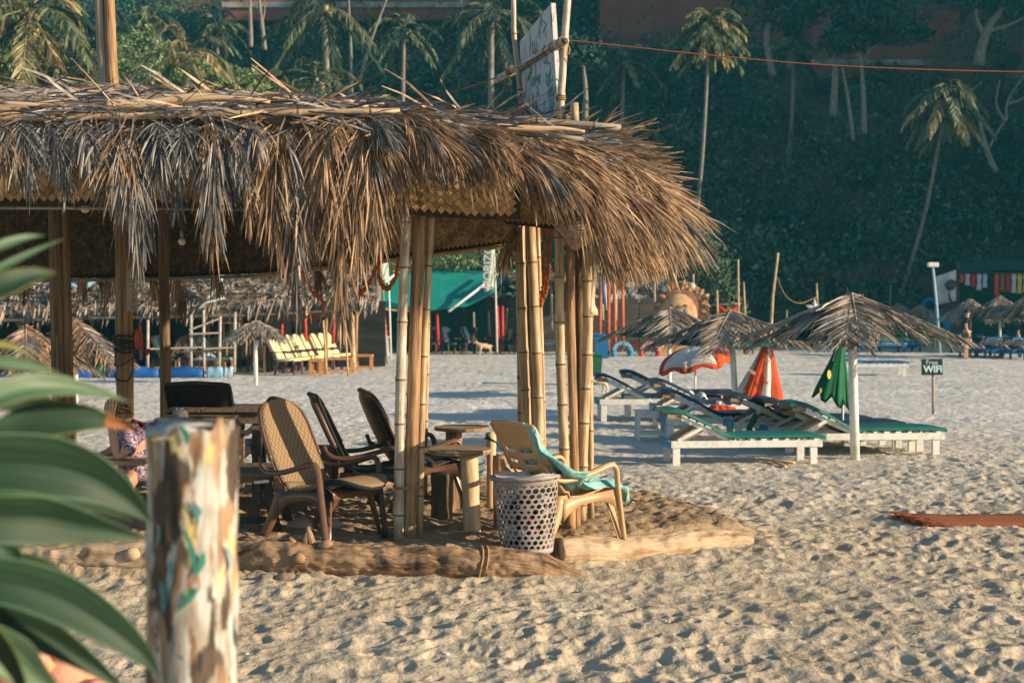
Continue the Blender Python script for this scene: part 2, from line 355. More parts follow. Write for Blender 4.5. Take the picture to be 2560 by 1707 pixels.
def bamboo(mb, path, r, node=.32, n=12, taper=.92, mi=0, nmi=1, rg=rnd):
    path = [Vector(p) for p in path]; d = [0]
    for a, b in zip(path, path[1:]): d.append(d[-1] + (b - a).length)
    T = d[-1]
    def at(s):
        for i in range(len(path) - 1):
            if s <= d[i + 1] or i == len(path) - 2: return path[i].lerp(path[i + 1], (s - d[i]) / max(1e-6, d[i + 1] - d[i]))
    st = [(0, 1, 0)]; s = node * rg.uniform(.3, .9)
    while s < T - .03:
        st += [(s - .035, .985, 0), (s - .010, 1.07, 1), (s - .002, 1.03, 1), (s + .004, 1.14, 0), (s + .014, 1.05, 0), (s + .04, .975, 0)]
        s += node * rg.uniform(.85, 1.12)
    st.append((T, .98, 0))
    mb.tube([at(min(max(x[0], 0), T)) for x in st], [r * x[1] * lerp(1, taper, x[0] / T) for x in st], n, True, mi,
            mfun=lambda i: nmi if st[i][2] else mi)
def rough_tube(mb, path, rads, n=14, amp=.1, freq=3, sub=6, mi=0, seed=0, cap=True, lfreq=1.0):
    """trunk or log with an uneven surface"""
    pp = smooth_path(path, sub); k = len(pp); rr = []
    for i in range(k):
        t = i / (k - 1) * (len(rads) - 1); a = int(min(t, len(rads) - 2)); rr.append(lerp(rads[a], rads[a + 1], t - a))
    b = len(mb.v); mb.tube(pp, rr, n, cap, mi)
    for i in range(k):
        for j in range(n + 1):
            q = b + i * (n + 1) + j; v = Vector(mb.v[q]); c = pp[i]; o = v - c
            jj = j % n; th = 2 * math.pi * jj / n
            m_ = mnoise.fractal(Vector((math.cos(th) * freq * .4 + seed, math.sin(th) * freq * .4, i * lfreq * .3 + seed)), 1, 2, 3)
            mb.v[q] = tuple(c + o * (1 + amp * m_))
def quads_object(name, C, U, V, mats, parent=None, mi=None):
    """many small leaf shaped faces (centre C, half axes U, V) as one mesh"""
    n = len(C); vs = np.empty((n, 4, 3), dtype=np.float32)
    vs[:, 0] = C - U; vs[:, 1] = C - V; vs[:, 2] = C + U; vs[:, 3] = C + V
    vs -= np.array(ORG, dtype=np.float32)
    me = bpy.data.meshes.new(name); me.vertices.add(n * 4); me.loops.add(n * 4); me.polygons.add(n)
    me.vertices.foreach_set('co', vs.ravel()); me.loops.foreach_set('vertex_index', np.arange(n * 4, dtype=np.int32))
    me.polygons.foreach_set('loop_start', np.arange(0, n * 4, 4, dtype=np.int32))
    for m in mats: me.materials.append(M[m])
    if mi is not None: me.polygons.foreach_set('material_index', mi.astype(np.int32))
    me.update(calc_edges=True); me.validate()
    ob = bpy.data.objects.new(name, me); col.objects.link(ob)
    if parent: ob.parent = parent
    else: ob.location = ORG
    return ob
def leaf_cloud(rs, centers, radii, per, size, flat=.7, shell=.35):
    """leaves spread through the outer part of ellipsoid clumps"""
    Cs = []; n = len(centers)
    c = np.repeat(np.array(centers, dtype=float), per, axis=0); r = np.repeat(np.array(radii, dtype=float), per, axis=0)
    N = len(c); d = rs.normal(size=(N, 3)); d /= np.linalg.norm(d, axis=1)[:, None]
    d[:, 2] = np.abs(d[:, 2]) * rs.choice([1, 1, 1, -.6], N)
    rad = (1 - shell * rs.random(N) ** 1.5)
    lump = 1 + .18 * np.sin(d[:, 0] * 7 + c[:, 0]) * np.sin(d[:, 2] * 6 + c[:, 1])
    C = c + d * r * (rad * lump)[:, None]
    nrm = d + rs.normal(size=(N, 3)) * .7; nrm /= np.linalg.norm(nrm, axis=1)[:, None]
    a = rs.normal(size=(N, 3)); a -= nrm * (a * nrm).sum(1)[:, None]; a /= np.linalg.norm(a, axis=1)[:, None]
    b = np.cross(nrm, a); s = size * rs.uniform(.5, 1.3, N)[:, None]
    return C, a * s, b * s * .5
# ---------------------------------------------------------------- ground: one sheet of trampled sand with the raised hut floor
PLAT = [(-9, 9.80), (-3.4, 9.80), (-1.8, 9.72), (.20, 9.70), (.34, 10.12), (1.82, 11.05), (1.72, 11.9), (1.25, 12.9), (.3, 13.6), (-2, 15.2), (-9, 15.6)]
def sdf_poly(X, Y, poly):
    d = np.full(X.shape, 1e9); inside = np.zeros(X.shape, bool); n = len(poly)
    for i in range(n):
        ax, ay = poly[i]; bx, by = poly[(i + 1) % n]; ex, ey = bx - ax, by - ay
        t = np.clip(((X - ax) * ex + (Y - ay) * ey) / (ex * ex + ey * ey), 0, 1)
        d = np.minimum(d, np.hypot(X - ax - t * ex, Y - ay - t * ey))
        c = ((ay > Y) != (by > Y)) & (X < (bx - ax) * (Y - ay) / (by - ay + 1e-12) + ax); inside ^= c
    return np.where(inside, d, -d)
def h2(i, j, k):
    x = (i * 374761393 + j * 668265263 + k * 2147483647) & 0xffffffff
    x = ((x ^ (x >> 13)) * 1274126177) & 0xffffffff
    return ((x ^ (x >> 16)) & 0xffffff) / float(0xffffff)
def vnoise(X, Y, s, k):
    x = X / s; y = Y / s; i = np.floor(x).astype(np.int64); j = np.floor(y).astype(np.int64); fx = x - i; fy = y - j
    fx = fx * fx * (3 - 2 * fx); fy = fy * fy * (3 - 2 * fy)
    a = h2(i, j, k); b = h2(i + 1, j, k); c = h2(i, j + 1, k); d = h2(i + 1, j + 1, k)
    return (a * (1 - fx) + b * fx) * (1 - fy) + (c * (1 - fx) + d * fx) * fy - .5
def prints(X, Y, s, rad, k):
    """footprints: oval hollows with a soft rim, one per cell"""
    i0 = np.floor(X / s).astype(np.int64); j0 = np.floor(Y / s).astype(np.int64); H = np.zeros(X.shape)
    for di in (-1, 0, 1):
        for dj in (-1, 0, 1):
            i = i0 + di; j = j0 + dj
            cx = (i + .1 + .8 * h2(i, j, k)) * s; cy = (j + .1 + .8 * h2(i, j, k + 1)) * s
            a = h2(i, j, k + 2) * 6.283; r = rad * (.55 + .7 * h2(i, j, k + 3))
            dx = X - cx; dy = Y - cy; u = (dx * np.cos(a) + dy * np.sin(a)) / (r * 1.7); v = (-dx * np.sin(a) + dy * np.cos(a)) / r
            q = np.sqrt(u * u + v * v); w = .35 + .65 * h2(i, j, k + 4)
            H += w * (-np.exp(-(q * 1.15) ** 4) + .45 * np.exp(-((q - 1.35) / .38) ** 2))
    return H
def sand_h(X, Y):
    far = np.clip((Y - 16) / 22, 0, 1)
    rdg = lambda s, k: 1 - 2 * np.abs(vnoise(X + .15 * vnoise(X, Y, .3, k + 1), Y, s, k)) * 1.0
    h = .028 * rdg(.34, 101) + .020 * rdg(.19, 111) * (1 - far * .5) + .010 * rdg(.10, 121) * (1 - far) + .045 * vnoise(X, Y, .9, 3) + .05 * vnoise(X, Y, 2.7, 5) * (1) + .006 * vnoise(X, Y, .06, 9)
    h += .016 * prints(X, Y, .27, .075, 11) * (1 - far * .5) + .012 * prints(X, Y, .16, .045, 31) * (1 - far)
    h += .020 * prints(X + 3, Y, .62, .13, 51)
    h = h * (1 - .35 * np.clip((Y - 12.5) / 9, 0, 1)) * (.72 + .9 * np.clip(vnoise(X, Y, 1.9, 201) + vnoise(X, Y, .8, 211) * .5 + .2, -.35, .4))
    s = sdf_poly(X, Y, PLAT); m = np.clip(s / .22 + .5, 0, 1); m = m * m * (3 - 2 * m)
    clod = .036 * vnoise(X, Y, .11, 13) + .028 * vnoise(X, Y, .05, 15) + .02 * vnoise(X, Y, .3, 17)
    clod = clod + .02 * np.maximum(vnoise(X, Y, .07, 19), 0) * (vnoise(X, Y, .5, 21) > -.05)
    near = np.clip(1 - np.abs(s) / .45, 0, 1)
    return h * (1 - m * .75) + m * (.17 + clod) + near * clod * .5 * (1 - m), m, s
def hill_base(X): return np.maximum(63.5 - 1.05 * np.maximum(X - 25, 0), 50 - .4 * (X - 20))  # right side bends into an unseen headland, added to shade the slope
def hill_h(X, Y):
    X = np.asarray(X, float); Y = np.asarray(Y, float)
    sl_ = .62 + np.clip(.035 * (X - 28), 0, 1.1)
    d = np.maximum(Y - hill_base(X), 0); h = d * sl_
    return np.minimum(h, 42) - .4 + .9 * vnoise(X, Y, 7, 77) * np.clip(d / 5, 0, 1) * 2
rowsY = [-60, -25, -8, 0, 3]
y = 5.2
while y < 66: rowsY.append(y); y += min(.0031 * y + .0006 * y * max(0, y - 14) / 14, .30) if y > 6 else .05
rowsY += [70, 80, 110, 160, 260, 420]
tx = np.concatenate([-np.geomspace(.42, 30, 22)[::-1], np.linspace(-.40, .40, 760), np.geomspace(.42, 30, 22)])
YY = np.repeat(np.array(rowsY)[:, None], len(tx), 1); XX = tx[None, :] * np.maximum(YY, 6)
ZZ, MM, SS = sand_h(XX, YY)
ZZ = np.where((YY > 5) & (np.abs(tx[None, :]) < .405), ZZ, np.where(YY > 3, ZZ * .3, 0))
ny, nx = XX.shape
me = bpy.data.meshes.new('sand_beach'); me.vertices.add(nx * ny)
me.vertices.foreach_set('co', np.stack([XX, YY, ZZ], -1).astype(np.float32).ravel())
ii, jj = np.meshgrid(np.arange(ny - 1), np.arange(nx - 1), indexing='ij'); q = (ii * nx + jj).ravel()
fi = np.stack([q, q + 1, q + nx + 1, q + nx], -1).astype(np.int32)
me.loops.add(fi.size); me.polygons.add(len(fi)); me.loops.foreach_set('vertex_index', fi.ravel())
me.polygons.foreach_set('loop_start', np.arange(0, fi.size, 4, dtype=np.int32)); me.polygons.foreach_set('use_smooth', np.ones(len(fi), bool))
me.update(calc_edges=True)
at = me.attributes.new('damp', 'FLOAT', 'POINT'); damp = np.clip(SS / .35 + .8, 0, 1)
at.data.foreach_set('value', damp.astype(np.float32).ravel())
ground = bpy.data.objects.new('sand_beach', me); col.objects.link(ground); ground['kind'] = 'structure'; ground['label'] = 'pale trampled beach sand full of footprints with raised brown hut floor'
m = bpy.data.materials.new('sand'); m.use_nodes = True; nt = m.node_tree; bs = nt.nodes['Principled BSDF']
bs.inputs['Roughness'].default_value = .95; bs.inputs['Specular IOR Level'].default_value = .15
tc = _n(nt, 'ShaderNodeTexCoord')
def nz(s, det=6, rough=.6):
    n_ = _n(nt, 'ShaderNodeTexNoise'); n_.inputs['Scale'].default_value = s; n_.inputs['Detail'].default_value = det; n_.inputs['Roughness'].default_value = rough
    nt.links.new(tc.outputs['Object'], n_.inputs[0]); return n_
def ramp(src, p0, c0, p1, c1):
    r_ = _n(nt, 'ShaderNodeValToRGB'); e = r_.color_ramp.elements; e[0].position = p0; e[1].position = p1; e[0].color = (*c0, 1); e[1].color = (*c1, 1)
    nt.links.new(src, r_.inputs[0]); return r_
def mixc(fac, a, b):
    x = _n(nt, 'ShaderNodeMix', data_type='RGBA')
    if isinstance(fac, float): x.inputs[0].default_value = fac
    else: nt.links.new(fac, x.inputs[0])
    nt.links.new(a, x.inputs[6]); nt.links.new(b, x.inputs[7]); return x.outputs[2]
dry = ramp(nz(.9).outputs[0], .35, (0.43, 0.355, 0.255), .65, (0.54, 0.46, 0.345))
wet = ramp(nz(3.5).outputs[0], .35, (0.27, 0.185, 0.105), .65, (0.40, 0.29, 0.18))
ad = _n(nt, 'ShaderNodeAttribute', attribute_name='damp')
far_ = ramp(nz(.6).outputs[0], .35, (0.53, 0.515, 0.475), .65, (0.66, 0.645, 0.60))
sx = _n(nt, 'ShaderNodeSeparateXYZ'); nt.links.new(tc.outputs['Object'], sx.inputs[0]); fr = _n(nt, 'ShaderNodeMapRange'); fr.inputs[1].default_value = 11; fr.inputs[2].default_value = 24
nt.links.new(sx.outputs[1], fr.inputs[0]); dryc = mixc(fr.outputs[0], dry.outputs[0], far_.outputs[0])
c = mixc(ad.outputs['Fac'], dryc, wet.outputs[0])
sp = ramp(nz(55, 3).outputs[0], .28, (0.35, 0.27, 0.2), .36, (1, 1, 1))
mm = _n(nt, 'ShaderNodeMix', data_type='RGBA', blend_type='MULTIPLY'); mm.inputs[0].default_value = .5
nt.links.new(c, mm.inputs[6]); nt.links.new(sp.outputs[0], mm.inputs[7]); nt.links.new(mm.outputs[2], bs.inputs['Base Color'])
b1 = _n(nt, 'ShaderNodeBump'); b1.inputs['Strength'].default_value = .7; b1.inputs['Distance'].default_value = .012
nt.links.new(nz(38, 5, .7).outputs[0], b1.inputs['Height'])
b2 = _n(nt, 'ShaderNodeBump'); b2.inputs['Strength'].default_value = .8; b2.inputs['Distance'].default_value = .06
nt.links.new(nz(5.5, 4, .6).outputs[0], b2.inputs['Height']); nt.links.new(b1.outputs[0], b2.inputs['Normal']); nt.links.new(b2.outputs[0], bs.inputs['Normal'])
me.materials.append(m)
FL = .175                                                     # height of the hut floor

# ---------------------------------------------------------------- wooded hill behind the bay, with an added headland out of view
hx = np.concatenate([np.linspace(-190, -50, 20), np.linspace(-48, 48, 97), np.linspace(50, 150, 60)]); hd = np.concatenate([np.linspace(0, 46, 60), np.linspace(48, 190, 40)])
HX, HD = np.meshgrid(hx, hd); HY = HD + hill_base(HX) - .5; HZZ = hill_h(HX, HY)
mb = MB(); nxh = len(hx)
mb.v = [tuple(p) for p in np.stack([HX, HY, HZZ], -1).reshape(-1, 3)]; mb.uv = [(0, 0)] * len(mb.v)
for i in range(len(hd) - 1):
    for j in range(nxh - 1): q = i * nxh + j; mb.f.append((q, q + 1, q + nxh + 1, q + nxh)); mb.m.append(0)
tag(mb.build('hillside', 'hill_earth'), 'dark wooded hillside rising steeply behind the beach, unseen headland at right shaped for shade', kind='structure')
rs = np.random.RandomState(5)
cs, rr_, bm_ = [], [], []
holes = [(1990, 235, 70), (2100, 285, 60), (2200, 290, 60), (1300, 120, 60)]
for k in range(1900):
    X = rs.uniform(-44, 46); d = rs.uniform(.3, 40) if k > 160 else rs.uniform(0, 3); Y = float(hill_base(X)) + d; z = float(hill_h(X, Y))
    u = 1280 + X / Y * F; v = HZ - (z + 1 - EYE) / Y * F
    if any((u - a) ** 2 + ((v - b) * 1.6) ** 2 < r * r for a, b, r in holes) and rs.rand() < .85: continue
    if v < 165 and (2040 < u < 2405) and v > -40 and Y < 93 : continue
    if v < 120 and (1560 < u < 2060) and v > -30 and Y < 93 and rs.rand() < .35 : continue
    r = rs.choice([.8, 1.2, 1.6, 2.2, 3.0], p=[.2, .25, .25, .2, .1]) * rs.uniform(.85, 1.15) * (1.25 if k < 160 else 1)
    cs.append((X, Y, z + r * .35)); rr_.append((r, r, r * rs.uniform(.7, 1.15)))
    bm_.append(rs.choice([0, 0, 0, 1, 1, 2, 2, 3]))
C, U, V = leaf_cloud(rs, cs, rr_, 210, .17)
mi = np.repeat(np.array(bm_), 210); mi = np.where(rs.rand(len(C)) < .15, rs.randint(0, 3, len(C)), mi)
tag(quads_object('hill_woodland', C, U, V, ['foliage_hill', 'foliage_mid', 'foliage_warm', 'foliage_brown'], None, mi), 'dense dark green scrub and treetops covering the hillside', kind='stuff')

def box_wall(name, label, u0, u1, v0, v1, Y, depth=6, m_='laterite', course=.55):
    a = P(u0, v1, Y); b = P(u1, v0, Y)
    t = thing(name, label, 'building', ((a.x + b.x) / 2, Y, a.z))
    mb = MB(); mb.box(((a.x + b.x) / 2, Y + depth / 2, (a.z + b.z) / 2 - .5), (b.x - a.x, depth, b.z - a.z + 1)); mb.build('wall', m_, t, False)
    mb = MB(); mb.box(((a.x + b.x) / 2, Y - .05, a.z), (b.x - a.x + .2, .3, .35)); mb.build('plinth', 'stone_grey', t, False)
    mb = MB(); mb.box(((a.x + b.x) / 2, Y + depth / 2, b.z + .12), (b.x - a.x + .25, depth + .25, .22)); mb.build('coping', m_, t, False)
    x = a.x + 1.4
    while x < b.x - 1: mb = MB(); mb.box((x, Y - .04, (a.z + b.z) / 2), (.22, .07, b.z - a.z - .3)); mb.build('pilaster', m_, t, False); x += 3.1
box_wall('laterite_building', 'dark red windowless building among trees at the top right of the hill', 2030, 2400, 24, 158, 90)
box_wall('laterite_building', 'terracotta wall in deep shade left of the square red building', 1500, 1960, -40, 118, 93)
box_wall('laterite_building', 'low dark terracotta wall glimpsed behind palms at the top left', 560, 1250, -80, 14, 95)

# ---------------------------------------------------------------- palms and trees
def palm(label, base, crown, L=3.2, nf=16, mats=('palm_green',), r=.14, seed=0, n=22, lL=.75, w=.075, sagf=1.0, group='coconut palms', tmat='trunk_pale', elev=(78, -62), nuts=True):
    rg = random.Random(seed); base = Vector(base); crown = Vector(crown)
    t = thing('palm_tree', label, 'palm tree', base, group)
    mid = base.lerp(crown, .5) + Vector(((crown.x - base.x) * .22, 0, -(crown.z - base.z) * .03))
    mb = MB(); rough_tube(mb, [base - Vector((0, 0, .5)), mid, crown], [r * 1.35, r, r * .8], 9, .12, 3, 7, seed=seed); mb.build('trunk', tmat, t)
    az0 = rg.random() * 6
    for k in range(nf):
        az = az0 + k * 2.39996; el = R(lerp(elev[0], elev[1], (k / (nf - 1)) ** .85) + rg.uniform(-8, 8))
        d = Vector((math.cos(az) * math.cos(el), math.sin(az) * math.cos(el), math.sin(el))); l = L * rg.uniform(.8, 1.1)
        hz_ = Vector((math.cos(az), math.sin(az), 0))
        p1 = crown + d * l * .55; p2 = crown + d * l * .62 + hz_ * l * .34 + DOWN * l * (.30 + .25 * math.cos(el)) * sagf
        mb = MB(); frond(mb, crown, p1, p2, hz_.cross(Vector((0, 0, 1))), lL, n, w, .55, (58, 20), 2, .035, rg, 5, start=.14)
        mb.build('frond', mats[k % len(mats)], t)
    if nuts:
        mb = MB()
        for k in range(6): mb.ball(crown + Vector((rg.uniform(-.3, .3), rg.uniform(-.3, .3), -.25 + rg.uniform(-.1, .1))), .16, 6)
        mb.build('coconut', 'palm_yellow', t)
    return t
def onhill(u, Y):
    X = (u - 1280) / F * Y; return Vector((X, Y, float(hill_h(X, Y)) if Y > 63 else 0))
PG, PY, PD = 'palm_green', 'palm_yellow', 'palm_dark'
palm('tall palm with sunlit crown and slanting white trunk right of the thatch roof', onhill(1690, 64.5), P(1775, 62, 62.5), 1.95, 32, (PG, PY, PG), .09, 1, 30, .55, .11, elev=(80, -75))
palm('sunlit yellow green palm with thin curved trunk at the right of the hill', onhill(2225, 66), P(2368, 240, 61.5), 2.0, 26, (PY, PG, PG), .09, 2, 32, .65, .13, 1.25, elev=(80, -75))
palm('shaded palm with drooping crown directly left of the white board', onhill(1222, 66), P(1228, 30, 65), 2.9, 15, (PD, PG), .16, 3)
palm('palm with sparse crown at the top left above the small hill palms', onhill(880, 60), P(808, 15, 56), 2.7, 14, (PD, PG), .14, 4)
palm('orange tinged palm with upright fronds above the green bushes', (-10.6, 44, 0), P(468, 130, 44), 2.0, 15, (PY, PG, PG), .14, 5, 22, .55, .06)
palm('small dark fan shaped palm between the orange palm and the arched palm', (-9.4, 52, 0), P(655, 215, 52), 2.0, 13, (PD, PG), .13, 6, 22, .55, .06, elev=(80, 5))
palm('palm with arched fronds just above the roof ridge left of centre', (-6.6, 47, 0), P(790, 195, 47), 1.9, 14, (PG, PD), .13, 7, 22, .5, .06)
palm('low palm tips peeping over the middle of the roof ridge', (-4.4, 46, 0), P(945, 268, 46), 1.1, 11, (PY, PG), .11, 8, 18, .45, .06, elev=(80, 10))
palm('big near palm with hanging fronds at the top left corner', (-16.5, 48, 0), P(75, 20, 48), 4.0, 18, (PG, PD, PY), .20, 9, 28, 1.1, .10)
palm('bushy brown tipped palm left of the grey trunk above the roof', (-14.2, 50, 0), P(215, 150, 50), 2.5, 18, (PY, PG, PG), .16, 10, 26, .85, .08)
palm('withered palm with drooping ochre fronds at the left edge', (-16.2, 50, 0), P(115, 185, 50), 2.1, 15, (PY, PY, PG), .16, 11, 24, .7, .07, elev=(70, -50))

def tree(label, pts, r, crown=None, branches=(), seed=0, cat='tree', tm='trunk_pale', cm='foliage_hill', per=500, size=.16, name='hill_tree', group='trees on the hillside', roots=True):
    base = Vector(pts[0]); t = thing(name, label, cat, base, group)
    r = r * (.68 if group == 'trees on the hillside' else 1); mb = MB(); rough_tube(mb, pts, [r, r * .8, r * .5], 8, .15, 3, 5, seed=seed); mb.build('trunk', tm, t)
    for b in branches:
        mb = MB(); rough_tube(mb, b, [r * .5, r * .3, r * .15], 6, .1, 3, 4, seed=seed + 1); mb.build('branch', tm, t)
    if crown:
        rs_ = np.random.RandomState(seed); C, U, V = leaf_cloud(rs_, [c[0] for c in crown], [c[1] for c in crown], per, size)
        quads_object('crown', C, U, V, [cm], t)
    return t
def H(u, v, Y): return P(u, v, Y)
def low(p, dz=1.2): return Vector((p.x, p.y, p.z - dz))
tree('bare white trunk rising at the top left of centre', [H(627, 118, 66), H(626, 50, 66), H(624, -40, 66)], .16, seed=1)
tree('pair trunk with slight bend right of the bare white trunk', [H(662, 125, 67), H(655, 60, 67), H(643, -40, 67)], .17, branches=[[H(655, 60, 67), H(662, 20, 67), H(655, -40, 67)]], seed=2)
tree('thin straight pale trunk left of the leaning one', [H(880, 255, 67), H(877, 120, 67), H(870, -30, 67)], .13, seed=3)
tree('thin pale trunk leaning steeply to the right behind the palms', [H(900, 205, 67), H(925, 110, 67), H(970, -10, 67)], .13, seed=4)
tree('light trunk with sunny upper stem right of the white board', [H(1462, 305, 66), H(1464, 230, 66), H(1458, 165, 66)], .22, crown=[(H(1440, 140, 66), (1.6, 1.2, 1.0))], seed=5, per=500)
tree('crooked pale trunk with a kink left of the terracotta wall', [H(1932, 190, 70), H(1916, 90, 70), H(1945, 15, 70)], .26, crown=[(H(1900, 30, 70), (1.9, 1.5, 1.3)), (H(1975, 40, 70), (1.6, 1.5, 1.2))], seed=6)
tree('thick straight grey trunk under the dark crown', [H(2083, 292, 69), H(2088, 190, 69), H(2086, 70, 69)], .30, crown=[(H(2050, 30, 69), (2.2, 1.6, 1.2)), (H(2120, 10, 69), (2.0, 1.6, 1.2))], seed=7)
tree('slim pale trunk leaning left beside the thick grey trunk', [H(2133, 352, 68), H(2122, 260, 68), H(2106, 170, 68)], .16, seed=8)
tree('white trunk forking under a wide crown in front of the red building', [H(2160, 335, 68), H(2158, 230, 68), H(2150, 130, 68)], .22,
     crown=[(H(2170, 75, 68), (2.2, 1.6, 1.0)), (H(2250, 90, 68), (1.7, 1.4, .7)), (H(2110, 110, 68), (1.4, 1.2, .8)), (H(2200, 50, 68), (2.2, 1.6, 1.0))],
     branches=[[H(2150, 150, 68), H(2120, 95, 68), H(2085, 55, 68)], [H(2155, 160, 68), H(2180, 120, 68), H(2230, 95, 68)]], seed=9, per=650)
tree('grey tree with rising branches at the top right corner', [H(2445, 165, 70), H(2465, 80, 70), H(2500, 30, 70)], .42,
     branches=[[H(2465, 80, 70), H(2530, 60, 70), H(2600, 20, 70)], [H(2460, 90, 70), H(2440, 40, 70), H(2450, -30, 70)], [H(2500, 30, 70), H(2510, -10, 70), H(2525, -40, 70)]],
     crown=[(H(2430, -10, 70), (2.6, 2, 1.2)), (H(2540, -5, 70), (2.4, 2, 1.0))], seed=10, per=650)
tree('leafless forked tree on the slope at the right edge', [H(2490, 430, 65), H(2465, 370, 65), H(2440, 265, 65)], .22,
     branches=[[H(2470, 372, 65), H(2500, 320, 65), H(2516, 300, 65)], [H(2515, 302, 65), H(2520, 250, 65), H(2560, 190, 65)], [H(2512, 304, 65), H(2490, 260, 65), H(2500, 200, 65)],
               [H(2440, 270, 65), H(2420, 240, 65), H(2455, 205, 65)], [H(2520, 260, 65), H(2550, 250, 65), H(2580, 230, 65)]], seed=11)
def rb(u, v, Y, r): return (P(u, v, 47), (r * 1.1 * 1.6, r * 1.6, r * 1.15 * 1.6))
tree('bright green round leaved bush tree behind the grey trunk', [(-11.9, 47, 0), (-11.8, 47, 4), (-11.9, 47, 8)], .12, [rb(345, 175, 29, .8), rb(400, 205, 29, .75), rb(320, 215, 29, .6), rb(440, 235, 29, .5)], seed=21, cm='foliage_bright', per=1100, size=.085, name='leafy_tree', group='bright leafy trees behind the roof')
tree('bright green bush tree sloping down behind the pale branch', [(-9.3, 47, 0), (-9.3, 47, 4), (-9.2, 47, 7)], .12, [rb(480, 225, 30, .6), rb(540, 240, 30, .6), rb(600, 240, 30, .55), rb(655, 262, 30, .45), rb(580, 215, 30, .3)], seed=22, cm='foliage_bright', per=1000, size=.085, name='leafy_tree', group='bright leafy trees behind the roof')
tree('small tuft of bright leaves showing over the ridge', [(-7.0, 47, 0), (-7.0, 47, 4), (-7.0, 47, 6.8)], .10, [rb(760, 258, 30, .35), rb(725, 265, 30, .3)], seed=23, cm='foliage_bright', per=700, size=.08, name='leafy_tree', group='bright leafy trees behind the roof')
tree('large leaved sea almond at the left edge above the roof', [(-17.0, 47, 0), (-16.9, 47, 4), (-16.8, 47, 8)], .14, [rb(15, 185, 23, .42), rb(40, 205, 23, .35), rb(-20, 210, 23, .5)], seed=24, cm='foliage_bright', per=420, size=.16, name='leafy_tree', group='bright leafy trees behind the roof')
tree('rounded feathery bush at the foot of the hill behind the umbrellas', [(5.6, 59, 0), (5.6, 59, 1), (5.6, 59, 2)], .15, [(P(1760, 720, 60), (1.5, 1.2, 2.4)), (P(1720, 660, 61), (1.5, 1.2, 2.0)), (P(1810, 770, 59), (1.0, 1, 1.4))], seed=25, cm='foliage_warm', per=2200, size=.10, name='bush', cat='bush', group='bushes at the foot of the hill')
tree('yellowish bush peeping above the green awning at left of its posts', [(-3.4, 58, 0), (-3.4, 58, 2), (-3.4, 58, 3.2)], .15, [(P(985, 660, 57), (1.0, 1, .8)), (P(1130, 660, 58), (1.2, 1, .5)), (P(1240, 645, 58), (1.4, 1, .9))], seed=26, cm='foliage_bright', per=700, size=.09, name='bush', cat='bush', group='bushes at the foot of the hill')
old = thing('grey_trunk', 'old grey trunk rising through the roof with cable wrapped round it below', 'trunk', P(316, 1180, 12.8))
mb = MB(); rough_tube(mb, [P(316, 1230, 12.8), P(312, 900, 12.8), P(307, 500, 12.85), P(283, 222, 12.9), P(276, 80, 12.9), P(270, -90, 12.9)], [.078, .078, .075, .055, .05, .045], 16, .1, 3, 9, seed=3); mb.build('trunk', 'pole_wood', old)
mb = MB(); rough_tube(mb, [P(262, 330, 12.9), P(262, 222, 12.92), P(252, 80, 12.92), P(246, -90, 12.92)], [.05, .048, .045, .04], 14, .1, 3, 8, seed=8); mb.build('stem', 'trunk_grey', old)
world_origin()
# more slim palms and bare stems on the slope
rgt = random.Random(77)
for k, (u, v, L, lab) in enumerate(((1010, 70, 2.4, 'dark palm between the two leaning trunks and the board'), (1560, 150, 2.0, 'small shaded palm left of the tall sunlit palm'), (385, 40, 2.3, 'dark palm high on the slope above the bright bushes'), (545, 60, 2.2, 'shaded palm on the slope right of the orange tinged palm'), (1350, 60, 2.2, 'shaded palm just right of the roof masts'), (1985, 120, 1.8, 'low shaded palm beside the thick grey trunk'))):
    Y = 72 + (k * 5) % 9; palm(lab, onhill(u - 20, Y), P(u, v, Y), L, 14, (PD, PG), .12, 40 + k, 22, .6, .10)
# ---------------------------------------------------------------- the thatched hut
hut = thing('thatched_hut', 'large open beach hut with shaggy palm thatch roof on bamboo posts', 'hut', (0, 10.24, FL))
def pole_part(name, px, r, Y0, Y1=None, zt=None, bam=True, m_=None, n=12, node=.33, taper=.95, amp=.07, root=None, base_z=None, white=False):
    """a post given by photo points (u, v) at depth Y0 (foot) .. Y1 (top)"""
    Y1 = Y0 if Y1 is None else Y1; k = len(px); pts = [P(u, v, lerp(Y0, Y1, i / (k - 1))) for i, (u, v) in enumerate(px)]
    if base_z is not None: pts[0].z = base_z
    mb = MB()
    if bam: bamboo(mb, smooth_path(pts, 5), r, node, n, taper); return mb.build(name, [m_ or 'bamboo', 'bamboo_node'], root or hut)
    rough_tube(mb, pts, [r, r * .97, r * taper], n, amp, 3, 9, seed=px[0][0] * .13); return mb.build(name, m_ or 'pole_wood', root or hut)
# front middle group
pole_part('bamboo_pole', [(998, 1352), (999, 1100), (1004, 850), (1012, 640), (1022, 420)], .0375, 10.2, 10.15, m_='bamboo_white', node=.37)
pole_part('wooden_pole', [(1025, 1350), (1030, 1100), (1038, 850), (1047, 600), (1050, 420)], .048, 10.22, 10.2, bam=False, m_='pole_wood', n=16)
pole_part('bamboo_pole', [(1049, 1345), (1053, 1100), (1062, 850), (1076, 600), (1084, 430)], .027, 10.26, 10.24, node=.35)
pole_part('bamboo_pole', [(1062, 1140), (1065, 1000), (1068, 900), (1070, 700)], .022, 12.4, 12.4, node=.4, base_z=.1)
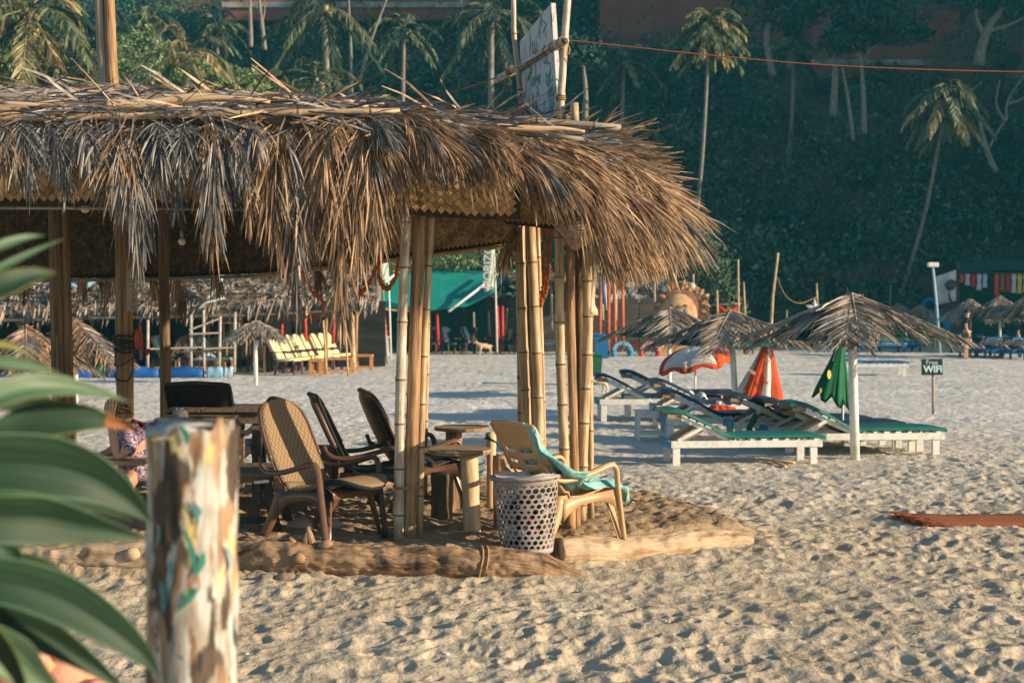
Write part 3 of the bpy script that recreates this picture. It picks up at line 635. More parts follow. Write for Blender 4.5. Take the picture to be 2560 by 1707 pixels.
# back right group
pole_part('bamboo_pole', [(1303, 1180), (1300, 900), (1294, 560)], .028, 12.55, node=.36, base_z=.1)
pole_part('bamboo_pole', [(1322, 1200), (1315, 1000), (1306, 800), (1300, 540)], .042, 12.3, node=.36, base_z=.1)
pole_part('wooden_pole', [(1336, 1200), (1330, 900), (1322, 560)], .045, 12.5, bam=False, m_='pole_dark', base_z=.1)
pole_part('bamboo_pole', [(1351, 1200), (1346, 1000), (1338, 800), (1326, 560)], .045, 12.2, node=.4, base_z=.1)
pole_part('bamboo_pole', [(1362, 1180), (1358, 1000), (1352, 800), (1344, 560)], .02, 12.35, node=.4, base_z=.1)
# split sheath peeling off the right bamboo
mb = MB(); mb.grid([[P(1484 + 3 * math.sin(i * .5) + s * (6 if i < 11 else 12), 632 + i * 13, 10.62 + .03 * s) for s in (-.6, 0, 1)] for i in range(13)]); mb.build('bamboo_sheath', 'bamboo_white', hut, solid=.004)
# front right group
pole_part('bamboo_pole', [(1418, 1330), (1408, 1060), (1400, 850), (1398, 560)], .038, 10.72, node=.34)
pole_part('wooden_pole', [(1441, 1326), (1434, 1060), (1428, 850), (1424, 560)], .034, 10.78, bam=False, m_='pole_wood')
pole_part('wooden_pole', [(1449, 1300), (1450, 900), (1446, 560)], .034, 11.0, bam=False, m_='pole_dark')
pole_part('bamboo_pole', [(1453, 1300), (1460, 1060), (1470, 830), (1466, 560)], .040, 10.85, node=.30)
pole_part('bamboo_pole', [(1478, 1295), (1476, 1060), (1474, 830), (1478, 640)], .025, 11.0, node=.36)
# left posts
pole_part('wooden_pole', [(158, 1200), (150, 900), (142, 500)], .075, 11.9, bam=False, m_='pole_brown', n=18, base_z=.1)
pole_part('wooden_pole', [(176, 1200), (172, 900), (163, 500)], .036, 11.85, bam=False, m_='pole_brown', base_z=.1)
pole_part('wooden_pole', [(412, 1180), (414, 950), (410, 700), (408, 500)], .052, 13.3, bam=False, m_='pole_brown', n=16, base_z=.1)
# orange lit legs low at the left
pole_part('wooden_pole', [(182, 1140), (182, 1060), (180, 960)], .032, 12.3, bam=False, m_='pole_peeled', base_z=.1)
mb = MB()
for v, Y in ((1216, 10.2), (1220, 10.2)):
    mb.tube([P(984, v, Y - .05), P(1000, v + 3, Y - .07), P(1025, v + 3, Y - .085), P(1050, v, Y - .04), P(1060, v, Y + .03), P(1025, v - 6, Y + .09), P(984, v - 4, Y + .04), P(984, v, Y - .05)], .006, 5, False)
mb.build('rope_lashing', 'rope', hut)
mb = MB(); rp = []
for i in range(70):
    t = i / 69; a = t * 7 * 2 * math.pi; rp.append(P(312, lerp(835, 880, t) + rnd.uniform(-3, 3), 12.8) + Vector((math.cos(a) * .105, math.sin(a) * .105, 0)))
mb.tube(rp, .008, 5); mb.tube(smooth_path([P(288, 870, 12.7), P(292, 915, 12.67), P(335, 893, 12.67), P(334, 880, 12.7)], 5), .006, 5)
mb.tube(smooth_path([P(288, 930, 12.7), P(292, 948, 12.67), P(320, 950, 12.66), P(333, 925, 12.7)], 5), .008, 5)
mb.build('cable_coil', 'wire', hut)
# roof deck, seen edge-on and from below
EAVE = [(-700, 300, 9.75), (0, 300, 9.75), (300, 298, 9.75), (600, 296, 9.75), (900, 305, 9.8), (1150, 335, 9.9), (1330, 362, 10.05), (1470, 398, 10.4), (1560, 450, 11.0), (1580, 470, 11.8)]
RIDG = [(-700, 238, 12.3), (0, 238, 12.3), (300, 242, 12.3), (600, 254, 12.3), (900, 276, 12.3), (1150, 306, 12.2), (1280, 322, 12.1), (1380, 336, 12.0), (1450, 350, 12.0), (1490, 372, 12.2)]
BACK = [(-700, 12, 14.9), (0, 12, 14.9), (300, 12, 14.9), (600, 12, 14.8), (900, 12, 14.6), (1150, 12, 14.3), (1300, 12, 14), (1400, 12, 13.7), (1480, 12, 13.4), (1540, 12, 12.9)]
def path_at(tab, t):
    t = max(0, min(t, len(tab) - 1.001)); i = int(t); f = t - i; a, b = tab[i], tab[i + 1]; return tuple(lerp(x, y_, f) for x, y_ in zip(a, b))
def roofp(t, s):
    """t along 0..9, s 0 eave .. 1 ridge .. 2 back eave"""
    a = P(*path_at(EAVE, t)); b = P(*path_at(RIDG, t))
    if s <= 1: q = a.lerp(b, s); q.z += .04 * math.sin(math.pi * s) ; return q
    c = path_at(BACK, t); c = Vector(((c[0] - 1280) / F * c[2], c[2], b.z - .75)); return b.lerp(c, s - 1)
mb = MB(); rows = []
for i in range(17):
    s = i / 8; rows.append([roofp(j / 5, s) + Vector((0, 0, .04 * mnoise.noise(Vector((j * .7, i * 1.3, 0))))) for j in range(46)])
mb.grid(rows); ro = mb.build('roof_deck', 'thatch_base', hut, solid=.10)
# rafters under the roof
for k in range(12):
    a = roofp(.9 + k * .7, .02); b = roofp(.9 + k * .7, 1); c = roofp(.9 + k * .7, 1.95); mb = MB(); dz = Vector((0, 0, -.13))
    bamboo(mb, [a + dz, b + dz, c + dz], .03, .5, 8); mb.build('rafter', ['bamboo_grey', 'bamboo_node'], hut)
for s, r in ((.05, .035), (.5, .03), (1.0, .04), (1.6, .035)):
    mb = MB(); bamboo(mb, [roofp(t, s) + Vector((0, 0, -.2)) for t in (0, 1, 2, 3, 4, 5, 6, 7, 7.6)], r, .45, 8); mb.build('purlin', ['bamboo_grey', 'bamboo_node'], hut)

def weave(mb, f, S, T, c=.05, lift=.007, gap=.9):
    """plaited palm strips in a 2/2 twill over the surface f(s, t); each strip end tucks under its neighbour"""
    q2 = math.sqrt(.5); n = int((S + T) / c * q2) + 2
    for i in range(0, n + 1):
        for j in range(-int(T * q2 / c) - 2, int(S * q2 / c) + 2):
            k = (i + j) % 4; a0, b0 = i * c, j * c
            if k < 2: c4 = ((0, (1 - gap) / 2), (1, (1 - gap) / 2), (1, (1 + gap) / 2), (0, (1 + gap) / 2))
            else: c4 = (((1 - gap) / 2, 0), ((1 - gap) / 2, 1), ((1 + gap) / 2, 1), ((1 + gap) / 2, 0))
            hs = (-.4, -.4, 1, 1)
            if k < 2: hh = (0, 1, 1, 0) if k == 0 else (1, 0, 0, 1)
            else: hh = (0, 1, 1, 0) if k == 2 else (1, 0, 0, 1)
            vs = []
            ok = True
            for (x, y_), h in zip(c4, hh):
                a = a0 + x * c; b = b0 + y_ * c; s = (a + b) * q2; t = (a - b) * q2
                if not (0 <= s <= S and -.0 <= t <= T): ok = False; break
                p, nn = f(s, t); vs.append(p + nn * (lift * (h * 1.0 - .1)))
            if ok: mb.add(vs, [(0, 1, 2, 3)])
def strip_surface(top, bot, bulge=.08, dY=0.0):
    """surface between two polylines of world points; s in metres along, t in metres down"""
    def prep(pl):
        d = [0]
        for a, b in zip(pl, pl[1:]): d.append(d[-1] + (b - a).length)
        return d
    dt, db = prep(top), prep(bot); S = dt[-1]; T = sum((a - b).length for a, b in zip(top, bot)) / len(top)
    def pick(pl, d, x):
        x = max(0, min(x, d[-1] - 1e-5))
        for i in range(len(pl) - 1):
            if x <= d[i + 1]: return pl[i].lerp(pl[i + 1], (x - d[i]) / (d[i + 1] - d[i]))
        return pl[-1]
    def f(s, t):
        a = pick(top, dt, s); b = pick(bot, db, s / S * db[-1]); k = min(1, t / T)
        al = (pick(top, dt, min(s + .05, S)) - pick(top, dt, max(s - .05, 0))).normalized()
        nn = al.cross(DOWN).normalized()
        if nn.y > 0: nn = -nn
        p = a.lerp(b, k) + nn * (bulge * math.sin(math.pi * k) + .018 * mnoise.noise(Vector((s * 2.2, t * 4, bulge * 50)))) 
        return p, nn
    return f, S, T
def woven(name, top, bot, c, bulge, root=None, m_='mat_weave', lift=.007, two=True):
    f, S, T = strip_surface(top, bot, bulge); mb = MB(); weave(mb, f, S, T, c, lift)
    n = max(8, int(S / .08)); k = 8
    mb.grid([[f(S * j / n, T * i / k)[0] - f(S * j / n, T * i / k)[1] * .012 for j in range(n + 1)] for i in range(k + 1)], 1)
    return mb.build(name, [m_, 'mat_back'], root or hut, smooth=False)
fm_top = [P(u, v, 9.98) for u, v in ((-500, 345), (0, 345), (400, 350), (800, 360), (1050, 380), (1180, 405), (1300, 425))]
fm_bot = [P(u, v, 10.02) for u, v in ((-500, 512), (0, 512), (400, 517), (800, 520), (1050, 538), (1180, 548), (1300, 548))]
woven('woven_mat', fm_top, fm_bot, .042, .09)
bm_top = [P(-300, 470, 14.4), P(0, 480, 14.2), P(420, 490, 14.0), P(640, 490, 13.8), P(910, 500, 13.4), P(1090, 505, 13.0), P(1300, 500, 12.65)]
bm_bot = [P(-300, 696, 14.4), P(0, 697, 14.2), P(420, 693, 14.0), P(640, 684, 13.8), P(910, 654, 13.4), P(1090, 632, 13.0), P(1300, 605, 12.65)]
woven('woven_mat', bm_top[:5], bm_bot[:5], .040, .03, lift=.005, m_='mat_weave_shade')  # left panel takes the darkened copy, shade under the roof painted in
woven('woven_mat', bm_top[4:], bm_bot[4:], .034, .03, lift=.005)
# right end: darker mat panel closing the gable, with the torn corner in front of it
woven('woven_mat', [P(1255, 470, 11.9), P(1400, 460, 11.6), P(1500, 470, 11.4)], [P(1262, 560, 11.95), P(1400, 575, 11.6), P(1500, 560, 11.4)], .036, .05)
mb = MB(); bamboo(mb, [P(-300, 519, 9.93), P(400, 522, 9.93), P(850, 527, 9.93)], .011, .5, 8); mb.build('edge_cane', ['bamboo_grey', 'bamboo_node'], hut)
mb = MB(); bamboo(mb, [P(640, 690, 13.6), P(1000, 648, 13.1), P(1290, 612, 12.7)], .022, .5, 8); mb.build('edge_cane', ['bamboo', 'bamboo_node'], hut)
mb = MB(); bamboo(mb, [P(-300, 701, 14.1), P(300, 700, 14.0), P(640, 690, 13.7)], .018, .5, 8); mb.build('edge_cane', ['bamboo_grey', 'bamboo_node'], hut)
# curled hanging mat at the right corner
def curl(s, t):
    a = s / .62; k = t / .46
    u = lerp(1368, 1528, a) + 20 * k * (1 - a) * 2 - 26 * k * (a) ; v = 553 - 18 * a + (88 * math.sin(math.pi * (a * .8 + .12))) * k + 8 * math.sin(a * 9)
    Y = 9.95 - .28 * math.sin(math.pi * a) * math.sin(math.pi * (k * .75 + .15)) + .12 * k
    return P(u, v, Y), Vector((0, -1, .1))
mb = MB(); weave(mb, curl, .62, .46, .03, .012); mb.grid([[curl(.62 * j / 16, .46 * i / 8)[0] + Vector((0, .02, 0)) for j in range(17)] for i in range(9)], 1)
M['mat_pink'] = mat('mat_pink', (0.50, 0.34, 0.23), (0.30, 0.19, 0.12), 0.7, (10, 10, 10), island=0.35)
mb.build('curled_mat', ['mat_pink', 'mat_back'], hut, smooth=False)

# fronds ---------------------------------------------------------
rg = random.Random(11)
roof = MB(); roof_tan = MB()
nfr = [0]
def put(mb, matn):
    mb.build('frond', matn, hut); nfr[0] += 1
def hang(u0, v0, u1, v1, n=26, leafL=.42, g=1.1, Yb=9.95, out=.42, matn='thatch_grey', w=.016, ang=(58, 22), rr=.009):
    p0 = P(u0, v0, Yb); p2 = P(u1, v1, 9.62 + rg.uniform(-.05, .05)); p1 = P(lerp(u0, u1, .35), v0 - 6, Yb - out)
    mb = MB(); frond(mb, p0, p1, p2, (1, rg.uniform(-.5, .5), .1), leafL, n, w, g, ang, 4, rr, rg, 7, start=.12, jt=.16); put(mb, matn)
tips = [(-30, 480), (22, 468), (70, 505), (165, 515), (232, 450), (300, 560), (345, 690), (398, 470), (440, 560), (530, 645), (578, 545), (625, 590), (690, 660), (745, 800), (800, 640), (852, 860), (898, 705), (950, 640), (1005, 545)]
for u, v in tips:
    big = v > 620
    hang(u - rg.uniform(0, 60), rg.uniform(286, 312), u, v - (60 if big else 50), 62 if big else 46, .46 if big else .32, .45, out=rg.uniform(.25, .5),
         matn='thatch_grey' if (rg.random() < .75 and u < 780) else 'thatch_tan', ang=(30, 6) if big else (42, 10), w=.0115)
    if rg.random() < (.7 if big else .2): hang(u + rg.uniform(-50, 50), rg.uniform(284, 318), u + rg.uniform(-40, 40), lerp(330, v, rg.uniform(.35, .75)), 50, rg.uniform(.26, .40), .5, out=rg.uniform(.2, .5),
         matn='thatch_grey' if rg.random() < (.8 if u < 700 else .4) else 'thatch_tan', ang=(52, 12), w=.012)
    if big: hang(u + 12, 300, u + rg.uniform(-14, 14), v - 110, 52, .50, .5, out=.35, matn='thatch_grey' if u < 650 else 'thatch_tan', ang=(26, 6), w=.013)
for k in range(7):
    u = rg.uniform(-60, 1000); hang(u, rg.uniform(286, 315), u + rg.uniform(-60, 50), rg.uniform(350, 420), 26, rg.uniform(.25, .38), .8, out=rg.uniform(.2, .45),
                                    matn='thatch_grey' if rg.random() < (.85 if u < 650 else .5) else 'thatch_tan', ang=(58, 20))
def sweep(p0, p2, lift=.2, n=24, leafL=.5, g=.5, matn='thatch_tan', w=.014, ang=(32, 10), side=None, rr=.009):
    d = p2 - p0; p1 = p0.lerp(p2, .5) + Vector((0, 0, lift))
    if side is None: side = d.cross(Vector((0, -1, .3)))
    mb = MB(); frond(mb, p0, p1, p2, side, leafL, n, w, g, ang, 4, rr, rg, 7, start=.06, jt=.10); put(mb, matn)
# sweeping fronds on the right half of the front
for k in range(44):
    u = rg.uniform(840, 1500); t = (u - 820) / 680
    v0 = interp(u, [(820, 290), (1000, 300), (1200, 325), (1400, 355), (1500, 385)]) + rg.uniform(-14, 22)
    ln = rg.uniform(100, 235) * (1 if u > 1200 else .52); uu = u + ln * rg.uniform(.75, 1.0); vv = v0 + ln * lerp(.62, .8, t) * rg.uniform(.7, 1.1)
    p0 = P(u, v0, 9.95 + .35 * max(0, t - .5)); p2 = P(uu, vv, 9.62 + rg.uniform(-.08, .2) + .9 * max(0, t - .55))
    sweep(p0, p2, rg.uniform(.03, .10), 46, rg.uniform(.38, .6), .30, 'thatch_tan' if rg.random() < .35 + .6 * t else 'thatch_grey', ang=(22, 6), w=.0105)
# the shaggy rounded corner: fronds fan out to the right and droop
for k in range(62):
    a_ = rg.random(); b_ = rg.random(); u = lerp(1340, 1575, b_); v0 = interp(u, [(1340, 350), (1450, 372), (1575, 420)]) + rg.uniform(-6, 26); Y = lerp(10.0, 11.5, b_) + rg.uniform(-.15, .25)
    tu, tv = lerp(1520, 1775, a_), lerp(650, 545, a_ ** 1.3); f = rg.uniform(.45, .93) ; uu, vv = lerp(u, tu, f), lerp(v0, tv, f ** 1.35)
    sweep(P(u, v0, Y), P(uu, vv, Y - .2 + .25 * a_), rg.uniform(.03, .10), 46, rg.uniform(.40, .70), .26, 'thatch_tan' if rg.random() < .94 else 'thatch_grey', w=.0095, ang=(17, 5))
for k in range(90):      # stray kinked strands standing proud of the corner
    a_ = rg.random(); u = lerp(1320, 1640, a_); v = interp(u, [(1320, 400), (1640, 500)]) + rg.uniform(-40, 90); p = P(u, v, 9.75 + 1.1 * a_ + rg.uniform(0, .2))
    mb_ = MB() if k == 0 else mb_; strand_d = Vector((rg.uniform(-.6, 1.2), -.5, rg.uniform(-1.2, .4))).normalized(); q = p; L_ = rg.uniform(.18, .4); k1 = p + strand_d * L_ * .6; k2 = k1 + (strand_d + DOWN * rg.uniform(.8, 1.8)).normalized() * L_ * .5; mb_.bar(p, k1, .010, .003); mb_.bar(k1, k2, .008, .003)
tag(mb_.build('stray_strands', 'thatch_tan', hut, False), kind='stuff')
# fringe of the far eave seen under the back mat, and right inner fringe
for u, v, Y in ((205, 745, 14.3), (262, 775, 14.3), (275, 740, 14.3), (385, 760, 14.3), (440, 775, 14.2), (455, 800, 14.2), (540, 740, 14.1), (790, 720, 13.8), (60, 750, 14.5)):
    p0 = P(u - 6, 665, Y + .05); sweep(p0, P(u, v - 45, Y + .02), .02, 14, .34, 1.4, 'thatch_tan', w=.014, ang=(26, 8), side=(1, 0, 0))
for u, v in ((1262, 640), (1255, 655), (1275, 630)):
    sweep(P(u + 34, 560, 12.0), P(u, v, 11.9), .04, 18, .3, .8, 'thatch_tan', w=.011, ang=(26, 8), side=(1, 0, .2))
# loose straw all over the roof: far too many strands to count
sm = [MB(), MB()]
def strand(mb, p, d, L, w=.012, g=.25):
    nn = d.cross(Vector((rg.gauss(0, .4), -1, rg.gauss(0, .4) + .6))).normalized(); b = len(mb.v); q = p.copy(); v = d.normalized()
    for k in range(4):
        wk = w * (.6, 1, .9, .3)[k] / 2; mb.v.append(tuple(q - nn * wk)); mb.v.append(tuple(q + nn * wk)); mb.uv += [(0, k * .1), (.02, k * .1)]
        if k < 3: mb.f.append((b + 2 * k, b + 2 * k + 1, b + 2 * k + 3, b + 2 * k + 2)); mb.m.append(0); v = (v + DOWN * g / 3 + Vector((rg.gauss(0, .08), rg.gauss(0, .08), rg.gauss(0, .08)))).normalized(); q = q + v * L / 3
for k in range(4600):
    t = rg.uniform(.3, 8.8); s = rg.random() ** 1.2 * 1.25; p = roofp(t, s) + Vector((0, 0, rg.uniform(.02, .07)))
    right = max(0, (t - 4) / 5)
    d = Vector((rg.choice((-1, 1)) * rg.uniform(.5, 1) if rg.random() > right else 1, -rg.uniform(0, .9), rg.uniform(-.25, .06) if rg.random() < .96 else .5))
    strand(sm[0 if rg.random() < .62 - .5 * right else 1], p, d, rg.uniform(.2, .6), rg.uniform(.008, .026), rg.uniform(0, .3))
for k in range(2300):     # hanging strands along the eave and corner
    t = rg.uniform(.6, 9) if rg.random() < .2 else rg.uniform(5.3, 9); p = roofp(t, rg.uniform(0, .25)) + Vector((0, -.12, .03)); right = max(0, min(1, (t - 3.6) / 3))
    d = Vector((rg.gauss(0, .25) + 1.1 * right, -.25 - .3 * rg.random(), -.3 - .75 * rg.random())); strand(sm[0 if rg.random() < .75 - .72 * right else 1], p, d, rg.uniform(.12, .34) * (1 + .6 * right), rg.uniform(.006, .014), rg.uniform(.3, 1.0))
for mb, m_ in zip(sm, ('thatch_grey', 'thatch_tan')): tag(mb.build('loose_thatch', m_, hut), kind='stuff')

# poles laid on the roof -------------------------------------------
def roofpole(name, pts, r, mats, bam=True, node=.45, label=None, taper=.8):
    mb = MB(); pts = [(p[0], p[1] - 3, p[2] - .12) for p in pts]; r *= 1.12
    if bam: bamboo(mb, [P(*p) for p in pts], r, node, 10, taper); o = mb.build(name, [mats, 'bamboo_node'], hut)
    else: rough_tube(mb, [P(*p) for p in pts], [r, r * .9, r * .6, r * .3], 10, .12, 3, 6, seed=pts[0][0]); o = mb.build(name, mats, hut)
    if label: o['label'] = label
roofpole('roof_pole', [(-300, 303, 9.85), (200, 297, 9.85), (500, 290, 9.85), (700, 285, 9.85), (1000, 281, 9.9)], .026, 'bamboo', label='long tan bamboo lying along the front eave', taper=.7)
roofpole('roof_pole', [(-300, 232, 10.6), (0, 244, 10.6), (150, 256, 10.6), (290, 262, 10.6)], .024, 'bamboo_grey')
roofpole('roof_pole', [(250, 252, 11.2), (550, 240, 11.2), (750, 248, 11.2), (960, 268, 11.2)], .028, 'bamboo_grey')
roofpole('roof_pole', [(150, 228, 12.2), (420, 225, 12.2), (560, 238, 12.2)], .03, 'pole_dark', False)
roofpole('roof_pole', [(0, 262, 10.1), (150, 270, 10.1), (250, 283, 10.1)], .016, 'pole_peeled', False)
roofpole('roof_branch', [(262, 268, 10.1), (360, 268, 10.1), (470, 250, 10.1), (560, 248, 10.1), (675, 258, 10.1)], .042, 'pole_peeled', False, label='thick peeled branch with a sawn end lying on the thatch')
roofpole('roof_pole', [(1225, 300, 10.9), (1360, 308, 10.9), (1552, 323, 10.9)], .03, 'bamboo_grey')
roofpole('roof_branch', [(1235, 321, 10.05), (1330, 326, 10.05), (1400, 325, 10.05), (1462, 332, 10.05)], .024, 'pole_peeled', False, label='smooth pale stick tied beneath the white board')
roofpole('roof_pole', [(1370, 342, 9.95), (1462, 352, 9.95)], .017, 'bamboo_grey')
for a, b in (((178, 145), (312, 295)), ((310, 190), (345, 240)), ((168, 293), (240, 335)), ((478, 208), (505, 240)), ((772, 238), (835, 278))):
    mb = MB(); mb.tube([P(a[0], a[1], 9.9), P((a[0] + b[0]) / 2 + 2, (a[1] + b[1]) / 2, 9.9), P(b[0], b[1], 9.9)], [.003, .005, .006], 5); mb.build('loose_stick', 'pole_peeled', hut)
f_, S_, T_ = strip_surface([P(312, 190, 10.9), P(345, 215, 10.9)], [P(325, 242, 10.9), P(372, 245, 10.9)], .02)
mb = MB(); weave(mb, f_, S_, T_, .018, .006); mb.build('mat_scrap', 'thatch_grey', hut, False)
pole_part('bamboo_stub', [(1438, 316), (1438, 285), (1436, 258)], .033, 10.9, bam=True)
pole_part('bamboo_stub', [(1268, 305), (1268, 283)], .024, 11.2, bam=True)

# ---------------------------------------------------------------- poles, board and rope above the roof
t = thing('bamboo_mast', 'thick bamboo mast holding the right edge of the white board', 'pole', P(1400, 330, 10.95), 'masts of the sign on the roof')
mb = MB(); bamboo(mb, [P(1398, 330, 10.95), P(1404, 220, 10.95), P(1412, 90, 10.9), P(1424, -60, 10.9)], .031, .42, 12, .9); mb.build('bamboo_pole', ['bamboo_white', 'bamboo_node'], t)
mb = MB()
for v in (92, 98, 104, 245, 250, 292, 297): mb.sweep_torus(P(interp(v, [(90, 1411), (300, 1399)]), v, 10.95), .036 if v < 280 else .05, .006, 'Z', 14, 5)
mb.tube(smooth_path([P(1418, 108, 10.9), P(1424, 125, 10.9), P(1421, 138, 10.9)], 4), .006, 5)
mb.build('rope_lashing', 'rope', t)
t = thing('bamboo_mast', 'slender bamboo mast bowed to the left of the white board', 'pole', P(1305, 320, 12.1), 'masts of the sign on the roof')
mb = MB(); bamboo(mb, smooth_path([P(1307, 320, 12.1), P(1298, 200, 12.1), P(1285, 90, 12.1), P(1283, -60, 12.1)], 5), .024, .45, 10, .95); mb.build('bamboo_pole', ['bamboo_white', 'bamboo_node'], t)
mb = MB(); mb.tube(smooth_path([P(1263, 195, 12.2), P(1258, 230, 12.2), P(1243, 255, 12.2), P(1254, 272, 12.2)], 5), .006, 5)
mb.tube(smooth_path([P(1298, 190, 12.05), P(1302, 230, 12.05), P(1293, 262, 12.05), P(1291, 300, 12.05)], 5), .007, 5); mb.build('loose_rope', 'rope', t)
t = thing('bamboo_crossbar', 'horizontal bamboo bar with open end tied across both masts', 'pole', P(1405, 102, 10.75))
a = P(1412, 103, 10.72); b = P(1240, 200, 13.1); mb = MB(); bamboo(mb, [a, a.lerp(b, .5), b], .034, .5, 12, .85)
mb.build('bamboo_pole', ['bamboo_white', 'bamboo_node'], t)
mb = MB(); d = (a - b).normalized(); mb.tube([a + d * .0005, a + d * .004], .025, 12); mb.build('hollow_shade', 'wire', t)  # dark disc on the closed end, painted as the shade inside the tube
mb = MB()
for k in (.04, .14, .22, .62, .72, .76):
    c = a.lerp(b, k); s1 = d.cross(Vector((0, 0, 1))).normalized(); s2 = s1.cross(d); mb.tube([c + (s1 * math.cos(x) + s2 * math.sin(x)) * .037 for x in [i * math.pi / 6 for i in range(13)]], .008, 5, False)
mb.build('rope_lashing', 'rope', t)
# board: seen obliquely, thin wooden panel with faded painted letters
nr, fr = P(1388, 165, 11.0), None; A0 = P(1378, 8, 11.0); A1 = P(1397, 320, 11.0)
farY = 12.25; B0 = Vector(((1299 - 1280) / F * farY, farY, A0.z - .07)); B1 = P(1312, 320, farY)
t = thing('white_board', 'weathered white board with faded green letters propped between the masts', 'sign', A1)
mb = MB(); th = Vector((.035, .012, 0)); vs = [A0, A1, B1, B0]; vs = vs + [p + th for p in vs]
mb.add(vs, [(0, 3, 2, 1), (4, 5, 6, 7), (0, 1, 5, 4), (2, 3, 7, 6), (0, 4, 7, 3), (1, 2, 6, 5)]); mb.build('panel', 'sign_white', t, False)
def onboard(a, h): # a 0 near..1 far, h 0 bottom..1 top
    return A1.lerp(B1, a).lerp(A0.lerp(B0, a), h)
bx = (onboard(1, .5) - onboard(0, .5)).normalized(); bz = Vector((0, 0, 1)); bn = bx.cross(bz).normalized()
if bn.y > 0: bn = -bn
def letter(txt, a, h, size, m_, rot):
    cu = bpy.data.curves.new('painted_letter', 'FONT'); cu.body = txt; cu.size = size; cu.align_x = 'CENTER'; cu.align_y = 'CENTER'; cu.extrude = .0005
    o = text_obj(cu, 'painted_letter', m_); o.parent = t
    X_ = -bx; mm_ = Matrix((X_, bz, X_.cross(bz))).transposed(); mm_ = mm_ @ Matrix.Rotation(R(rot), 3, 'Z')
    if mm_.determinant() < 0: mm_ = mm_
    o.matrix_local = Matrix.Translation(onboard(a, h) + bn * .004 - ORG) @ mm_.to_4x4()
for txt, a, h in (('V', .2, .88), ('-', .2, .8), ('L', .24, .6), ('U', .16, .5), ('C', .2, .42), ('BE', .12, .36), ('S', .18, .30), ('E', .14, .2), ('F', .12, .1), ('E', .12, .03)): letter(txt, a, h, .19, 'sign_green', 90)
for txt, a, h, s in (('E', .52, .78, .26), ('V', .72, .6, .3), ('4', .45, .46, .2), ('Z', .62, .28, .26)): letter(txt, a, h, s, 'sign_brown', 90)
for txt, a, h in (('I', .66, .46), ('F', .9, .24), ('L', .88, .10), ('I', .92, .18)): letter(txt, a, h, .17, 'sign_green', 90)
mb = MB(); mb.box(onboard(.62, .47) + bn * .003, (.004, .12, .07), math.atan2(bx.y, bx.x) - math.pi / 2); mb.build('painted_patch', 'sign_green', t, False)
mb = MB(); mb.box(onboard(.63, .2) + bn * .003, (.004, .17, .06), math.atan2(bx.y, bx.x) - math.pi / 2); mb.build('painted_patch', 'sign_brown', t, False)
world_origin()
def cord(name, label, pts, r, m_, sag=None):
    mb = MB(); mb.tube(smooth_path(pts, 8), r, 5); ORG_ = pts[0]
    o = mb.build(name, m_); tag(o, label, 'rope'); return o
cord('orange_rope', 'orange twisted rope running from the mast out over the beach to the right', [P(1410, 100, 10.8), P(1560, 116, 10.8), P(1800, 141, 10.8), P(2100, 165, 10.8), P(2560, 180, 10.8), P(3100, 175, 10.8)], .005, 'rope_orange')
cord('orange_rope', 'reddish rope following the crossbar and sagging down to the roof ridge', [P(1410, 98, 10.66), P(1330, 150, 11.6), P(1250, 190, 12.9), P(1150, 225, 12.6), P(1060, 250, 12.3), P(960, 266, 12.0)], .006, 'rope_orange')
cord('thin_wire', 'thin dark wire curving down from the top edge to the roof', [P(1245, -5, 14), P(1190, 50, 14), P(1110, 100, 14), P(1000, 160, 14), P(880, 215, 14), P(780, 242, 14)], .0035, 'wire')
mb = MB(); bamboo(mb, [P(3100, 1000, 10.8), P(3100, 600, 10.8), P(3100, 120, 10.8)], .035, .4); mb.v[0]
tag(mb.build('bamboo_mast', ['bamboo', 'bamboo_node']), 'bamboo mast beyond the right edge that holds the orange rope', 'pole')

# ---------------------------------------------------------------- garlands and bulbs under the roof
def garland(label, pts, Y, r=.020):
    t = thing('marigold_garland', label, 'garland', P(pts[0][0], pts[0][1], Y), 'marigold garlands'); mb = MB(); pp = smooth_path([P(u, v, Y) for u, v in pts], 8)
    acc = 0; last = pp[0]
    for a, b in zip(pp, pp[1:]):
        L = (b - a).length; n = max(1, int(L / .016))
        for i in range(n): mb.ball(a.lerp(b, i / n) + Vector((rg.uniform(-.005, .005), rg.uniform(-.005, .005), 0)), r * rg.uniform(.6, 1.05), 6, jit=.5, rg=rg)
    mb.build('blossoms', 'marigold', t); mb = MB(); mb.tube(pp, .003, 4); mb.build('string', 'rope', t)
garland('orange marigold garland hanging slantwise behind the second long frond', [(757, 665), (765, 700), (785, 735), (810, 760), (800, 790), (742, 792), (735, 800)], 10.9, .018)
garland('short slanting marigold garland left of the looped one', [(945, 652), (932, 690), (912, 722), (893, 745)], 10.7)
garland('looped orange marigold garland beside the white bamboo pole', [(947, 650), (947, 690), (958, 716), (968, 722), (982, 706), (993, 680), (998, 650)], 10.6, .021)
garland('dried marigold strand hanging left of the right bamboo posts', [(1362, 575), (1361, 640), (1360, 700), (1356, 735), (1352, 770)], 11.5)
garland('dried marigold strand with gaps hanging right behind the curled mat', [(1376, 580), (1374, 650), (1368, 700), (1364, 745)], 11.4)
t = thing('light_bulb', 'round light bulb hanging on a short wire under the roof', 'light bulb', P(455, 560, 11.2), 'light bulbs under the roof')
mb = MB(); mb.ball(P(455, 604, 11.2), .030, 12); mb.build('glass', 'bulb_glass', t)
mb = MB(); mb.tube([P(455, 594, 11.2), P(454, 575, 11.2)], .014, 8); mb.build('socket', 'white_plastic', t)
mb = MB(); mb.tube([P(454, 576, 11.2), P(453, 520, 11.2), P(452, 430, 11.2)], .003, 5); mb.build('wire', 'wire', t)
t = thing('light_bulb', 'light bulb half hidden by the front mat edge at the left', 'light bulb', P(213, 500, 10.6), 'light bulbs under the roof')
